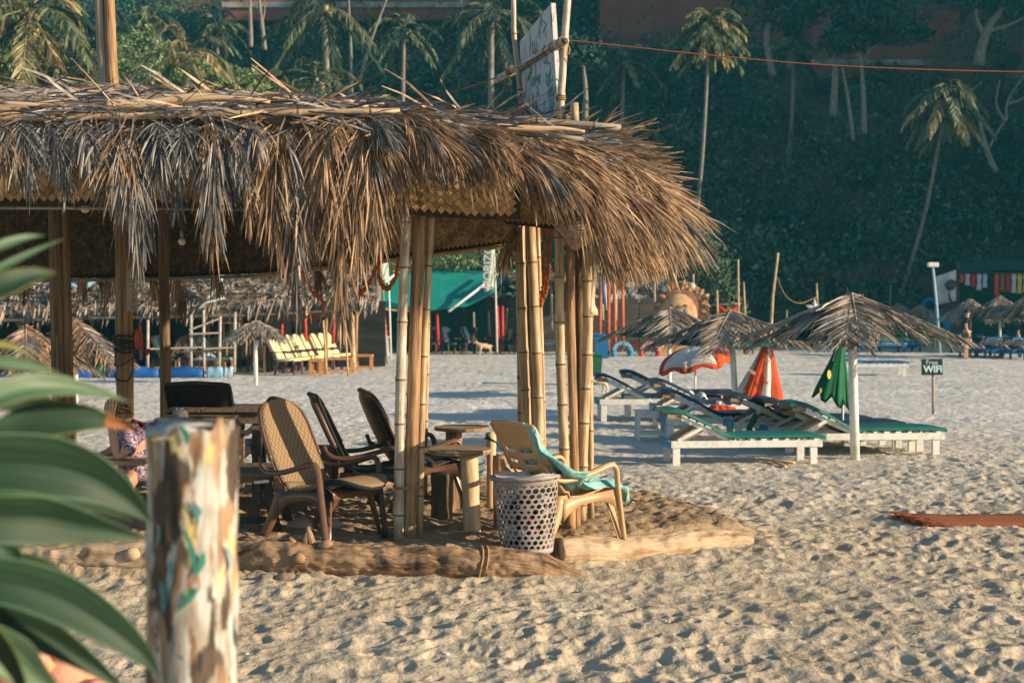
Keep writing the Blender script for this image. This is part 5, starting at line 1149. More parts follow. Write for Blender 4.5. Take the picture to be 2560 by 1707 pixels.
# ---------------------------------------------------------------- the beach on the right
def make_lounger(name, label, mm, group='wooden sun loungers on the beach', back=24, flat=False, end_blue=True):
    t = thing(name, label, 'sun lounger', (0, 0, 0), group); L, W, h = 1.9, .62, .31
    for y_ in (-W / 2, W / 2):
        mb = MB(); mb.box((0, y_, h - .035), (L, .035, .085)); mb.build('side_rail', 'white_paint', t, False, bevel=.004)
        for x in (-L / 2 + .07, L / 2 - .09):
            mb = MB(); mb.box((x, y_ * .93, h / 2 - .03), (.09, .05, h + .0)); mb.build('leg', 'white_paint', t, False, bevel=.004)
    mb = MB(); mb.box((-L / 2 - .016, 0, h - .035), (.03, W, .10)); mb.build('end_board', 'blue_paint', t, False)
    mb = MB(); mb.box((L / 2 + .012, 0, h - .035), (.022, W, .085)); mb.build('end_board', 'white_paint', t, False)
    hx = -.22
    for i in range(9):
        mb = MB(); mb.box((hx + .05 + i * .135, 0, h + .018), (.085, W - .02, .018)); mb.build('slat', 'white_paint', t, False)
    a = R(back); bl = .66; e = Vector((hx - bl * math.cos(a), 0, h + .03 + bl * math.sin(a)))
    for y_ in (-W / 2 + .06, W / 2 - .06):
        mb = MB(); mb.bar((hx, y_, h + .02), (e.x, y_, e.z), .035, .06); mb.build('back_rail', 'bare_wood' if y_ > 0 else 'white_paint', t, False)
        if back > 10:
            p = Vector((hx, y_, h + .02)).lerp(Vector((e.x, y_, e.z)), .55); mb = MB(); mb.bar((p.x, y_ * 1.12, p.z - .01), (p.x - .30, y_ * 1.12, h + .01), .02, .04); mb.build('strut', 'white_paint', t, False)
            mb = MB(); mb.bar((p.x + .02, y_ * .9, p.z - .03), (hx - .62, y_ * .9, h - .02), .03, .045); mb.build('strut', 'bare_wood', t, False)
    for i in range(6):
        k = (i + .5) / 6; mb = MB(); mb.box((lerp(hx, e.x, k), 0, lerp(h + .03, e.z, k) + .035), (.08, W - .02, .016), 0, 0, a if False else -0 + a, 0); mb.build('back_slat', 'white_paint', t, False)
    if not flat:
        head = Vector((e.x - .16, 0, e.z + .015)); 
        for y_ in (-W / 2 + .05, W / 2 - .05): mb = MB(); mb.bar((e.x + .01, y_, e.z), (head.x, y_, head.z), .03, .05); mb.build('head_rail', 'bare_wood', t, False)
    mb = MB(); path = ([(head.x - .03, head.z + .06)] if not flat else []) + [(e.x, e.z + .075), (lerp(e.x, hx, .5), lerp(e.z, h, .5) + .085), (hx + .03, h + .06), (hx + .4, h + .058), (L / 2 - .15, h + .058), (L / 2 + .06, h + .035)]
    pp = smooth_path([(x, 0, z) for x, z in path], 5); rows = []
    for p in pp:
        wr = (W / 2 - .01) * (1 + .012 * math.sin(p.x * 14)); rows.append([(p.x, wr * c_, p.z + .022 * s_) for c_, s_ in ((-1, -1), (-1, .6), (-.85, 1.1), (-.4, 1.25), (0, 1.2), (.4, 1.25), (.85, 1.1), (1, .6), (1, -1), (-1, -1))])
    mb.grid(rows); mb.add([rows[0][j] for j in range(9)], [tuple(range(9))]); mb.add([rows[-1][j] for j in range(9)], [tuple(range(9))[::-1]])
    mb.build('mattress', mm, t)
    mb = MB()
    for k in range(7): mb.box((L / 2 - .15 - k * .16, -W / 2 - .003, h + .03), (.03, .012, .03))
    o = mb.build('tie_tabs', 'slate_black', t, False); o['kind'] = 'stuff'
    return t
def setl(t, uc, vb, rz=4, sc=1.0, Y=None, z=0):
    g = G(uc, vb) if Y is None else P(uc, 900, Y); t.location = (g.x, g.y, z); t.rotation_euler = (0, 0, R(rz)); t.scale = (sc,) * 3; world_origin(); return t
lg = make_lounger('sun_lounger', 'white sun lounger with bright green mattress nearest the camera', 'green_vinyl'); setl(lg, 1850, 1158, 5, .93)
ln_ = make_lounger('sun_lounger', 'lounger with raised head board and navy mattress behind the tall thatched umbrella pole', 'navy_vinyl'); setl(ln_, 1990, 1112, 3, .95, z=.03)
def lcopy(src, label, uc, vb, rz, sc=.95, z=0.0):
    t = dup(src, G(uc, vb), R(rz), label, sc); t.location.z = z; return t
lcopy(lg, 'second white lounger with green mattress standing right of the tall umbrella pole', 2155, 1139, 4, .96)
lcopy(ln_, 'navy lounger with its head end under the orange folded umbrella', 2072, 1118, 4, .93)
lcopy(ln_, 'navy lounger tilted low, half hidden between the two green ones', 2115, 1128, 3, .88, -.04)
lcopy(ln_, 'navy lounger directly behind the small white table', 1822, 1103, 3, .97, .04)
lcopy(ln_, 'far left pale lounger with steep back, leftmost of the group', 1640, 1056, 2, .98, .08)
lcopy(ln_, 'steep backed lounger just right of the far left one', 1705, 1050, -3, 1.0, .10)
lcopy(ln_, 'lounger with towels laid over it beneath the open umbrella', 1788, 1075, 2, .97, .08)
t = make_lounger('sun_lounger', 'flat blue topped lounger standing alone right of the folded green umbrella', 'boat_blue', back=0, flat=True); setl(t, 2172, 938, -4, 1.0)
# small white table and mugs
g = G(1628, 1100); t = thing('small_table', 'small white slatted table with mug beside the leftmost loungers', 'table', g)
w, dp, h = .46, .42, .40
mb = MB(); mb.box((g.x, g.y, h), (w, dp, .025)); mb.build('table_top', 'white_paint', t, False)
for sx_ in (-1, 1):
    for sy in (-1, 1): mb = MB(); mb.box((g.x + sx_ * (w / 2 - .04), g.y + sy * (dp / 2 - .04), h / 2 - .02), (.045, .045, h)); mb.build('leg', 'white_paint', t, False)
    mb = MB(); mb.box((g.x + sx_ * (w / 2 - .04), g.y, .10), (.03, dp - .1, .04)); mb.build('stretcher', 'white_paint', t, False)
for sy in (-1, 1):
    mb = MB(); mb.box((g.x, g.y + sy * (dp / 2 - .04), .10), (w - .1, .03, .045)); mb.build('stretcher', 'white_paint', t, False)
    mb = MB(); mb.box((g.x, g.y + sy * (dp / 2 - .035), h - .045), (w - .1, .03, .06)); mb.build('apron', 'white_paint', t, False)
for lab, c in (('white mug standing on the small white table', Vector((g.x, g.y - .05, h + .012))), ('white cup on the lounger beside the orange towel', P(1797, 1018, 20.6))):
    t = thing('mug', lab, 'mug', c); mb = MB(); mb.lathe([(.0, .002), (.036, 0), (.04, .09), (.034, .09), (.03, .01)], c, 14); mb.build('body', 'white_cloth', t); mb = MB(); mb.tube([c + Vector((.038 + .03 * math.sin(a_), 0, .045 + .03 * math.cos(a_))) for a_ in [k * math.pi / 6 for k in range(7)]], .006, 5); mb.build('handle', 'white_cloth', t)
world_origin()
def heap_cloth(label, pts, m_, w=.22, seed=1):
    mb = MB(); pp = smooth_path(pts, 6); rows = []
    for i, p in enumerate(pp):
        rows.append([(p.x + .02 * math.sin(j * 2 + i), p.y + (j / 8 - .5) * w * 2, p.z + .05 * math.sin(math.pi * j / 8) + .03 * mnoise.noise(Vector((j * .6, i * .5, seed)))) for j in range(9)])
    mb.grid(rows); return tag(mb.build('towel', m_, solid=.02), label, 'towel')
heap_cloth('pale blue towel hanging over the lounger head under the open umbrella', [P(1708, 990, 21.3), P(1722, 984, 21.2), P(1740, 1005, 21.1), P(1765, 1022, 21.0)], 'pale_blue_paint', .22)
heap_cloth('khaki towel lying right of the pale blue towel', [P(1742, 995, 21.5), P(1755, 990, 21.5), P(1768, 1012, 21.4)], 'pale_green_paint', .18, 2)
heap_cloth('folded orange towel lying on the navy lounger', [P(1767, 1030, 20.3), P(1790, 1022, 20.3), P(1815, 1024, 20.3), P(1838, 1030, 20.3)], 'orange_cloth', .2, 3)
heap_cloth('dark green cloth hanging off a lounger frame', [P(1870, 1085, 18.4), P(1880, 1060, 18.3), P(1888, 1044, 18.2)], 'green_cloth', .12, 4)
for lab, a, b in (('pale bamboo stick lying on sand under the green lounger', (1895, 1147), (1985, 1157)), ('second stick lying crosswise under the green lounger', (1935, 1153), (1962, 1165))):
    mb = MB(); mb.tube([G(*a, .04), G(*b, .04)], .018, 6); tag(mb.build('stick', 'pole_peeled'), lab, 'stick')

def thatch_umbrella(label, u, vb, v_apex, v_rim, span, rot=45, r=.045, cloth='green_cloth', fm='thatch_far', group='thatched beach umbrellas with white poles', lean=0, seed=1, nl=26, pm='white_paint', name='thatched_umbrella', sides=4, vgap=0, front_gap=True, Y=None):
    g = G(u, vb) if Y is None else Vector((X_(u, Y), Y, 0)); Y = g.y; rgx = random.Random(seed); t = thing(name, label, 'beach umbrella', g, group)
    za = Z_(v_apex, Y); zr = Z_(v_rim, Y); Rr = span / 2 / F * Y; top = Vector((g.x + lean, Y, za))
    mb = MB(); mb.tube([(g.x, Y, -.05), (g.x - .01 + lean * .4, Y, za * .5), (top.x, Y, za - .02)], [r, r * .95, r * .85], 12); mb.build('pole', pm, t)
    C_ = [Vector((top.x + math.cos(R(rot + 360 / sides * k)) * Rr, Y + math.sin(R(rot + 360 / sides * k)) * Rr, zr)) for k in range(sides)]
    rows = []
    for i in range(7):
        q = i / 6; rows.append([top.lerp(C_[k], q * .84).lerp(top.lerp(C_[(k + 1) % sides], q * .84), f) + Vector((0, 0, -.05 - .04 * math.sin(f * math.pi) * q + .10 * (q * q - q))) for k in range(sides) for f in (0, .25, .5, .75)] )
        rows[-1].append(rows[-1][0])
    mb = MB(); mb.grid(rows); mb.build('canopy', cloth, t, solid=.01)
    for k in range(sides):
        a = C_[k]; nx_ = C_[(k + 1) % sides]; out = (a - top); out.z = 0; side = out.normalized().cross(Vector((0, 0, 1)))
        mb = MB(); mb.tube([top + Vector((0, 0, -.08)), a + Vector((0, 0, -.03))], .018, 6); mb.build('rib', 'bare_wood', t)
        for q in range(2):
            tip = a * 1.0 + Vector((rgx.uniform(-.1, .1), rgx.uniform(-.1, .1), rgx.uniform(-.04, .05))) + out.normalized() * rgx.uniform(0, .12)
            st = top.lerp(a, .0 if q < 2 else .35) + Vector((0, 0, .05 + .02 * q))
            mb = MB(); frond(mb, st, st.lerp(tip, .5) + Vector((0, 0, .02)), tip, side, .50, nl, .024, .14, (58, 30), 3, .014, rgx, 6, start=.05, jt=.05); mb.build('frond', fm if q else 'thatch_grey', t)
        for fr_ in (.3, .7):
            mid = a.lerp(nx_, fr_); mid = top.lerp(mid, rgx.uniform(.75, .92)); od = (mid - top); od.z = 0; st = top + Vector((0, 0, .05))
            mb = MB(); frond(mb, st, st.lerp(mid, .5) + Vector((0, 0, .03)), mid + Vector((0, 0, .03)), od.normalized().cross(Vector((0, 0, 1))), .42, nl, .022, .12, (45, 24), 3, .012, rgx, 6, start=.05, jt=.05); mb.build('frond', fm, t)
    mb = MB()
    for k in range(24): mb.tube([top + Vector((rgx.uniform(-.08, .08), rgx.uniform(-.08, .08), .0)), top + Vector((rgx.uniform(-.12, .12), rgx.uniform(-.12, .12), .05))], .008, 4)
    mb.build('crown_tuft', fm, t)
    return t
thatch_umbrella('big thatched umbrella with green lining, nearest and rightmost of the three', 2138, 1150, 748, 848, 478, 78, .058, seed=1, lean=-.04, nl=34)
thatch_umbrella('middle thatched umbrella with grey green fronds and bent white pole', 1842, 1060, 786, 862, 372, 70, .05, seed=2, lean=-.10, nl=30)
thatch_umbrella('leftmost thatched umbrella of the three in front of the lion head', 1674, 1000, 776, 842, 300, 82, .045, seed=3, nl=30)
world_origin()

def gore_mat(name, names): return names
def folded(label, u, vb, vt, vlow, du, cols, Y=None, seed=0, yel=False):
    g = G(u, vb); Y = g.y; t = thing('folded_umbrella', label, 'beach umbrella', g, 'folded beach umbrellas'); zt = Z_(vt, Y); zl = Z_(vlow, Y); s = Y / F
    xt = g.x + du[2] * s
    mb = MB(); mb.tube([(g.x, Y, -.03), ((g.x + xt) / 2, Y, zt * .5), (xt, Y, zt + .06)], .016, 8); mb.build('pole', 'white_paint', t)
    mb = MB(); mb.lathe([(.0, .10), (.02, .08), (.025, 0)], (xt, Y, zt), 10); mb.build('tip', 'white_cloth', t)
    n = 48; rows = []; rgx = random.Random(seed); ph = [rgx.uniform(-.15, .15) for _ in range(n)]
    for i in range(22):
        q = i / 21; z = lerp(zt, zl, q); l = lerp(0, du[0], q ** 1.1) * s; rr_ = lerp(0, du[1], q ** 1.1) * s; cx = lerp(xt, g.x, q) + (rr_ + l) / 2; hw = (rr_ - l) / 2 + .012; r = []
        for j in range(n + 1):
            a_ = 2 * math.pi * j / n; f = 1 + .16 * q * math.sin(a_ * 8 + ph[j % n]) ; dz = -.06 * q ** 6 * (1 + math.sin(a_ * 8)) + (.10 * q ** 3 * math.cos(a_) * (-1))
            r.append((cx + math.cos(a_) * hw * f, Y + math.sin(a_) * min(hw * .7, .16) * f, z + dz))
        rows.append(r)
    mb.v = []; mb = MB()
    k = len(cols)
    for sct in range(k):
        j0, j1 = n * sct // k, n * (sct + 1) // k; mb = MB(); mb.grid([r[j0:j1 + 1] for r in rows]); mb.build('canopy_panel', cols[sct], t, solid=.004)
    return t, rows
t, rw = folded('folded orange red and white umbrella tied to a thin pole between loungers', 1943, 1062, 830, 985, (-98, 10, -22), ['orange_cloth', 'white_cloth', 'orange_cloth', 'red_cloth', 'white_cloth', 'red_cloth', 'white_cloth', 'orange_cloth', 'orange_cloth', 'white_cloth', 'orange_cloth', 'red_cloth'], seed=2)
Yf = t.location.y
mb = MB(); c = P(1880, 930, Yf - .17); mb.box(c, (.11, .004, .06), 0, 0, R(28)); mb.build('printed_band', 'orange_cloth', t, False)
text('NER', .06, P(1880, 930, Yf - .18), (R(90), R(28), 0), 'white_cloth', 'lettering', t, .002)
text('MIX', .07, P(1912, 955, Yf - .19), (R(90), R(20), 0), 'red_cloth', 'lettering', t, .002)
t, rw = folded('folded dark green umbrella with yellow spot beside the big umbrella pole', 2107, 1120, 832, 990, (-72, 14, -2), ['green_flag'] * 8, seed=5)
Yf = t.location.y
mb = MB(); n = 18; c = P(2073, 936, Yf - .165); mb.add([c] + [c + Vector((math.cos(a_ / n * 6.283) * .028, .012 * math.cos(a_ / n * 6.283), math.sin(a_ / n * 6.283) * .060)) for a_ in range(n)], [(0, 1 + i, 1 + (i + 1) % n) for i in range(n)]); mb.build('yellow_spot', 'sign_yellow', t, False)
mb = MB(); c = P(2052, 976, Yf - .165); mb.add([c] + [c + Vector((math.cos(a_ / n * 6.283) * .016, 0, math.sin(a_ / n * 6.283) * .035)) for a_ in range(n)], [(0, 1 + i, 1 + (i + 1) % n) for i in range(n)]); mb.build('yellow_spot', 'sign_yellow', t, False)
# open umbrella
g = G(1738, 1040); Y = g.y; t = thing('open_umbrella', 'open orange red and white beach umbrella tilted behind the thatched ones', 'beach umbrella', g)
mb = MB(); mb.tube([(g.x, Y, -.03), (g.x, Y, Z_(870, Y))], .016, 8); mb.build('pole', 'white_paint', t); top = P(1735, 864, Y); Rr = 98 / F * Y; zr = -.33
cols = ['orange_cloth', 'orange_cloth', 'red_cloth', 'white_cloth', 'red_cloth', 'white_cloth', 'orange_cloth', 'white_cloth']; tl = Matrix.Rotation(R(-9), 3, 'Y')
cols = ['orange_cloth', 'white_cloth', 'orange_cloth', 'white_cloth', 'red_cloth', 'white_cloth', 'white_cloth', 'orange_cloth']
for k in range(8):
    rows = []
    for i in range(9):
        q = i / 8; r = []
        for j in range(7):
            f = j / 6; a_ = R(22.5 + 45 * k + 45 * f - 45); rad = Rr * math.sin(q * 1.35) / math.sin(1.35) * (1 - .05 * math.sin(math.pi * f) * q); z = zr * (1 - math.cos(q * 1.35)) / (1 - math.cos(1.35)) + .05 * q * q * math.sin(math.pi * f)
            r.append(top + tl @ Vector((math.cos(a_) * rad, math.sin(a_) * rad, z)))
        rows.append(r)
    lo = [p + Vector((0, 0, -.07 - .02 * math.sin(j * 1.5))) + (p - top) * .02 for j, p in enumerate(rows[-1])]
    mb = MB(); mb.grid(rows); mb.build('canopy_panel', cols[k], t, solid=.003)
    mb = MB(); mb.grid([rows[-1], lo]); mb.build('valance', 'orange_cloth' if cols[k] != 'red_cloth' else 'red_cloth', t, solid=.003)
# wifi board
g = G(2333, 1035); t = thing('wifi_sign', 'small black board reading free wifi on a thin post in sand', 'sign', g); Y = g.y
mb = MB(); mb.tube([(g.x, Y, -.05), (g.x - .01, Y, Z_(905, Y))], .022, 8); mb.build('post', 'bare_wood', t)
c = P(2330, 917, Y - .03); mb = MB(); mb.box(c, (52 / F * Y, .035, 40 / F * Y), 0, 0, R(-1)); mb.build('board', 'slate_black', t, False)
text('WIFI', .16, c + Vector((.01, -.021, -.04)), (R(90), 0, 0), 'chalk', 'lettering', t, .006)
text('Free', .115, c + Vector((-.01, -.021, .075)), (R(90), 0, 0), 'chalk', 'lettering', t, .0)
world_origin()

# people --------------------------------------------------------------
def skin_mesh(name, V_, E_, rad, m_, parent, lv=2, scale=1.0):
    me = bpy.data.meshes.new(name); me.from_pydata([tuple(Vector(v) - ORG) for v in V_], E_, []); me.update()
    o = bpy.data.objects.new(name, me); col.objects.link(o); o.parent = parent
    o.modifiers.new('skin', 'SKIN'); me.skin_vertices or None
    if not me.skin_vertices: 
        bpy.context.view_layer.objects.active = o
    sv = me.skin_vertices[0].data
    for i, r in enumerate(rad):
        r = r if isinstance(r, tuple) else (r, r); sv[i].radius = (r[0] * scale, r[1] * scale)
    sv[0].use_root = True
    s = o.modifiers.new('sub', 'SUBSURF'); s.levels = lv; s.render_levels = lv; me.materials.append(M[m_]); 
    dg = bpy.context.evaluated_depsgraph_get(); ev = o.evaluated_get(dg); m2 = bpy.data.meshes.new_from_object(ev); o.modifiers.clear(); o.data = m2
    m2.polygons.foreach_set('use_smooth', [True] * len(m2.polygons)); m2.materials.clear(); m2.materials.append(M[m_]); return o
def standing(label, g, h, face, shirt, shorts, hair, seed=0, group=None, shortlen=.47, bulk=1.0):
    """a standing figure, h metres tall, looking along face (radians)"""
    t = thing('person', label, 'person', g, group); ORGb = ORG.copy(); m = Matrix.Translation(g) @ Matrix.Rotation(face, 4, 'Z') @ Matrix.Scale(h, 4)
    Wp = lambda pts: [m @ Vector(p) for p in pts]
    V_ = [(0, 0, .53), (0, 0, .62), (0.01, 0, .72), (0, 0, .80), (0.005, 0, .845), (.02, 0, .90), (.025, 0, .955),
          (0, .055, .50), (.01, .06, .28), (-.01, .062, .05), (.06, .07, .018), (0, -.055, .50), (-.02, -.06, .28), (-.04, -.062, .05), (.03, -.075, .018),
          (0, .10, .80), (-.005, .125, .64), (.04, .13, .50), (.07, .12, .445), (0, -.10, .80), (-.005, -.125, .64), (.05, -.12, .50), (.08, -.10, .445)]
    E_ = [(0, 1), (1, 2), (2, 3), (3, 4), (4, 5), (5, 6), (0, 7), (7, 8), (8, 9), (9, 10), (0, 11), (11, 12), (12, 13), (13, 14), (3, 15), (15, 16), (16, 17), (17, 18), (3, 19), (19, 20), (20, 21), (21, 22)]
    b = bulk; rad = [.075, .07 * b, .078 * b, .05, .03, .047, .04, .05, .034, .02, .016, .05, .034, .02, .016, .033, .026, .018, .016, .033, .026, .018, .016]
    skin_mesh('body', Wp(V_), E_, [r for r in rad], 'skin', t, 2, h)
    skin_mesh('shirt', Wp([(0, 0, .54), (0.01, 0, .62), (0.015, 0, .72), (0, 0, .80), (0, .10, .80), (-.003, .12, .70), (0, -.10, .80), (-.003, -.12, .70)]), [(0, 1), (1, 2), (2, 3), (3, 4), (4, 5), (3, 6), (6, 7)], [.083 * b, .086 * b, .09 * b, .058, .042, .04, .042, .04], shirt, t, 2, h)
    skin_mesh('shorts', Wp([(0, 0, .545), (0, .052, .48), (.005, .058, shortlen - .09), (0, -.052, .48), (-.012, -.058, shortlen - .09)]), [(0, 1), (1, 2), (0, 3), (3, 4)], [.08 * b, .06, .055, .06, .055], shorts, t, 2, h)
    mb = MB(); mb.ball(m @ Vector((.012, 0, .945)), .058 * h, 12, sc=(1.05, .9, .85)); mb.build('hair', hair, t)
    mb = MB()
    for y_ in (.02, -.02): mb.ball(m @ Vector((.062, y_, .925)), .006 * h, 6)
    mb.build('eyes', 'slate_black', t); mb = MB(); mb.ball(m @ Vector((.07, 0, .912)), .010 * h, 6); mb.build('nose', 'skin', t)
    world_origin(); return t
standing('bearded man in black t-shirt and patterned shorts standing on the far sand', G(2416, 899), 1.76, R(-20), 'navy_cloth', 'khaki_cloth', 'hair_dark', bulk=1.12)
standing('small child in pale top standing at the right edge', G(2546, 893), 1.0, R(170), 'white_cloth', 'white_cloth', 'hair_light', shortlen=.45)

# bits of shell, twig and paper scattered on the sand
rgd = random.Random(31); mb = MB()
for k in range(240):
    v = 900 + 800 * rgd.random() ** .8; u = rgd.uniform(300, 2560); p = G(u, v, .0); s = rgd.uniform(.004, .012)
    h_, m__, s__ = sand_h(np.array([p.x]), np.array([p.y])); p.z = float(h_[0]) + .006
    if rgd.random() < .6: mb.ball(p, s, 6, sc=(1.3, .8, .5), jit=.5, rg=rgd, mi=0)
    else: a_ = rgd.random() * 3; mb.tube([p, p + Vector((math.cos(a_), math.sin(a_), .03)) * s * 5], s * .22, 4, True, 1)
tag(mb.build('sand_debris', ['white_cloth', 'pole_dark']), 'tiny bits of shell paper and twig strewn over the sand', kind='stuff')
mk('railing_paint', (0.52, 0.47, 0.40), (0.34, 0.28, 0.22), .7)
# ---------------------------------------------------------------- beach huts and people's things at the back of the bay
def thatch_deck(parent, A, B, m_='thatch_far', n=900, L=.45, w=.05, seed=0, over=.25, name='roof'):
    """roof between front edge A and back edge B (lists of points) covered with palm leaf strips"""
    rs_ = np.random.RandomState(seed); mb = MB(); k = 10
    def at(pl, x): x = x * (len(pl) - 1.0001); i = int(x); return pl[i].lerp(pl[i + 1], x - i)
    mb.grid([[at(A, j / 20).lerp(at(B, j / 20), i / k) + Vector((0, 0, .05 * mnoise.noise(Vector((j, i, seed))))) for j in range(21)] for i in range(k + 1)])
    r_ = mb.build(name, 'thatch_base', parent, solid=.06); C = np.empty((n, 3)); U = np.empty((n, 3)); V = np.empty((n, 3))
    for i in range(n):
        x = rs_.rand(); s = rs_.rand() ** 1.1; p = at(A, x).lerp(at(B, x), s); d = (at(A, x) - at(B, x)).normalized() + Vector((rs_.normal() * .45, 0, rs_.normal() * .12)); d.normalize()
        if s < .06: d = Vector((rs_.normal() * .3, -.2, -1)).normalized()
        l = L * rs_.uniform(.4, 1); sx_ = d.cross(Vector((0, .3, 1))).normalized()
        C[i] = p + Vector((0, -.02, .05 + rs_.uniform(0, .06))); U[i] = d * l / 2 + Vector((0, 0, .01)); V[i] = sx_ * w * rs_.uniform(.4, 1) / 2 + Vector((0, 0, rs_.normal() * .012))
    mi_ = (rs_.rand(n) < .4).astype(int)
    tag(quads_object('thatch', C, U, V, [m_, 'thatch_grey'], r_, mi_), kind='stuff'); return r_
def posts(parent, specs, Y, r, m_, name='post'):
    for u, v0, v1 in specs:
        mb = MB(); a = P(u, v0, Y); b = P(u + rnd.uniform(-4, 4), v1, Y); mb.tube([b, (a + b) / 2, a], [r, r, r * .9], 8); mb.build(name, m_, parent)
t = thing('beach_restaurant', 'long low beach restaurant with shaggy grey thatch roof at the left', 'hut', P(400, 930, 38.5))
thatch_deck(t, [P(u, v, 38) for u, v in ((-250, 806), (0, 803), (200, 797), (400, 794), (600, 790), (780, 782), (945, 772))], [P(u, v, 44) for u, v in ((-250, 650), (0, 650), (300, 650), (600, 650), (800, 655), (900, 660), (925, 665))], n=5200, L=.8, w=.10, seed=1)
for k in range(16):
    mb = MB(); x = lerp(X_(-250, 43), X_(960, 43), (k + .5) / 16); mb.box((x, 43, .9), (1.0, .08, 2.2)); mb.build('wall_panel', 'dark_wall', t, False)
posts(t, [(48, 800, 905), (98, 800, 900), (207, 798, 900), (350, 795, 900), (478, 792, 905), (520, 790, 905), (548, 790, 905), (650, 788, 900), (815, 785, 905), (892, 770, 905)], 39.5, .05, 'pole_wood')
posts(t, [(705, 790, 858), (762, 790, 855), (835, 785, 860)], 41, .05, 'red_paint')
posts(t, [(-60, 803, 900), (180, 800, 900), (295, 797, 900)], 41.5, .04, 'pole_dark')
for v in (725, 745, 765): mb = MB(); mb.tube([P(-200, v, 38 + (790 - v) * .045) + Vector((0, 0, .12)), P(900, v - 4, 38 + (790 - v) * .045) + Vector((0, 0, .12))], .02, 6); mb.build('roof_pole', 'pole_dark', t)
world_origin()
for lab, pts, m_ in (('blue cloth lying crumpled on the restaurant roof at the left', [P(180, 728, 39.5), P(205, 740, 39.2), P(232, 722, 39.5)], 'sky_blue'), ('pale blue cloth strip lying on the restaurant roof near its middle', [P(520, 765, 38.7), P(545, 735, 39.2), P(556, 700, 40)], 'pale_blue_paint'), ('white plastic sheet lying on the restaurant roof edge', [P(500, 790, 38), P(520, 775, 38), P(560, 765, 38.2)], 'white_cloth')):
    heap_cloth(lab, [p + Vector((0, 0, .18)) for p in pts], m_, .22, 5)
t = thing('green_awning', 'sea green tarpaulin awning over the dark cafe with red posts', 'awning', P(1090, 880, 55))
rows = []
for i in range(13):
    q = i / 12; rows.append([P(lerp(lerp(905, 930, q), lerp(1235, 1296, q), s), lerp(lerp(766, 776, math.sin(math.pi * min(1, s * 1.25))) - 40 * max(0, s - .8) / .2 * .9, 673 - 3 * math.sin(6 * s), q ** .8) , lerp(54, 58, q)) + Vector((0, 0, .05 * mnoise.noise(Vector((s * 5, q * 4, 2))))) for s in [j / 24 for j in range(25)]])
mb = MB(); mb.grid(rows); mb.build('tarpaulin', 'teal_tarp', t, solid=.02)
mb = MB(); mb.tube([rows[0][j] + Vector((0, -.02, -.02)) for j in range(0, 13)], .035, 6); mb.build('hem', 'sign_yellow', t)
posts(t, [(1092, 778, 872), (1243, 765, 880), (1256, 765, 880), (964, 770, 875)], 54.5, .06, 'red_paint')
posts(t, [(1184, 780, 838), (1222, 778, 838), (935, 752, 905), (1268, 770, 838)], 55, .045, 'bamboo_grey')
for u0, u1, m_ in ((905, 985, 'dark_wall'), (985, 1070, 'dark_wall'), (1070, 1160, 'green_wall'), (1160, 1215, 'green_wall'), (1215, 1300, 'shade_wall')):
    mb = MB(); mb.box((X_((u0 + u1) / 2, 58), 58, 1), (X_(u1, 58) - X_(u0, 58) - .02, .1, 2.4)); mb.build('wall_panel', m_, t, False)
mb = MB(); mb.tube([P(1122, 778, 53.4), P(1210, 712, 54.6), P(1252, 676, 56.3)], .055, 8); mb.build('diagonal_pole', 'white_paint', t)
mb = MB(); mb.tube([P(962, 706, 54.4), P(1000, 676, 56)], .055, 8); mb.build('diagonal_pole', 'white_paint', t)
world_origin()
def flag(label, u, v0, v1, Y, pu0, pv0, pv1, w, m_='pale_green_paint', txt=None):
    t = thing('feather_banner', label, 'banner', P(u, pv1, Y), 'upright fabric banners'); mb = MB(); mb.tube([P(u, pv1, Y), P(u - 4, (pv0 + pv1) / 2, Y), P(u - 10, pv0, Y)], [.035, .03, .015], 8); mb.build('pole', 'white_paint', t)
    mb = MB(); rows = []
    for i in range(13):
        q = i / 12; rows.append([P(lerp(pu0, u - 8, s) - w * 0 + (8 * (1 - s) * math.sin(q * 3)), lerp(v0, v1, q) + 10 * (1 - s) * q, Y + .15 * math.sin(s * 5 + q * 4)) for s in (0, .33, .66, 1)])
    mb.grid(rows); mb.build('fabric', m_, t, solid=.01)
    if txt: text(txt, .42, P((pu0 + u) / 2 - 5, (v0 + v1) / 2, Y - .25), (R(90), R(-88), 0), 'white_cloth', 'lettering', t, .01)
flag('pale feather banner with white letters in front of the green awning', 1243, 590, 722, 53, 1208, 560, 880, 30, txt='HORIZON')
flag('pale green banner beside the slanted garland at the left of the awning', 978, 640, 700, 50, 918, 620, 912, 50, txt='CAFE')
flag('pale green banner behind the yellow sign', 1552, 600, 750, 57, 1518, 590, 800, 30, txt='FANTASY')
t = thing('yellow_sign', 'yellow sign with blue picture on two pale posts behind the bamboo posts', 'sign', P(1510, 790, 56)); mb = MB(); mb.box(P(1507, 662, 56), (.95, .06, .60)); mb.build('board', 'sign_yellow', t, False)
mb = MB(); c = P(1507, 664, 55.95); mb.add([c + Vector((x * .36, 0, z * .13)) for x, z in ((-1, -.5), (-.4, -.9), (.4, -.2), (1, -.1), (1, .6), (.3, 1), (-.3, .3), (-1, .4))], [tuple(range(8))]); mb.build('blue_picture', 'sky_blue', t, False, solid=.01)
posts(t, [(1505, 680, 800), (1540, 680, 800)], 56, .05, 'pale_green_paint')
world_origin()
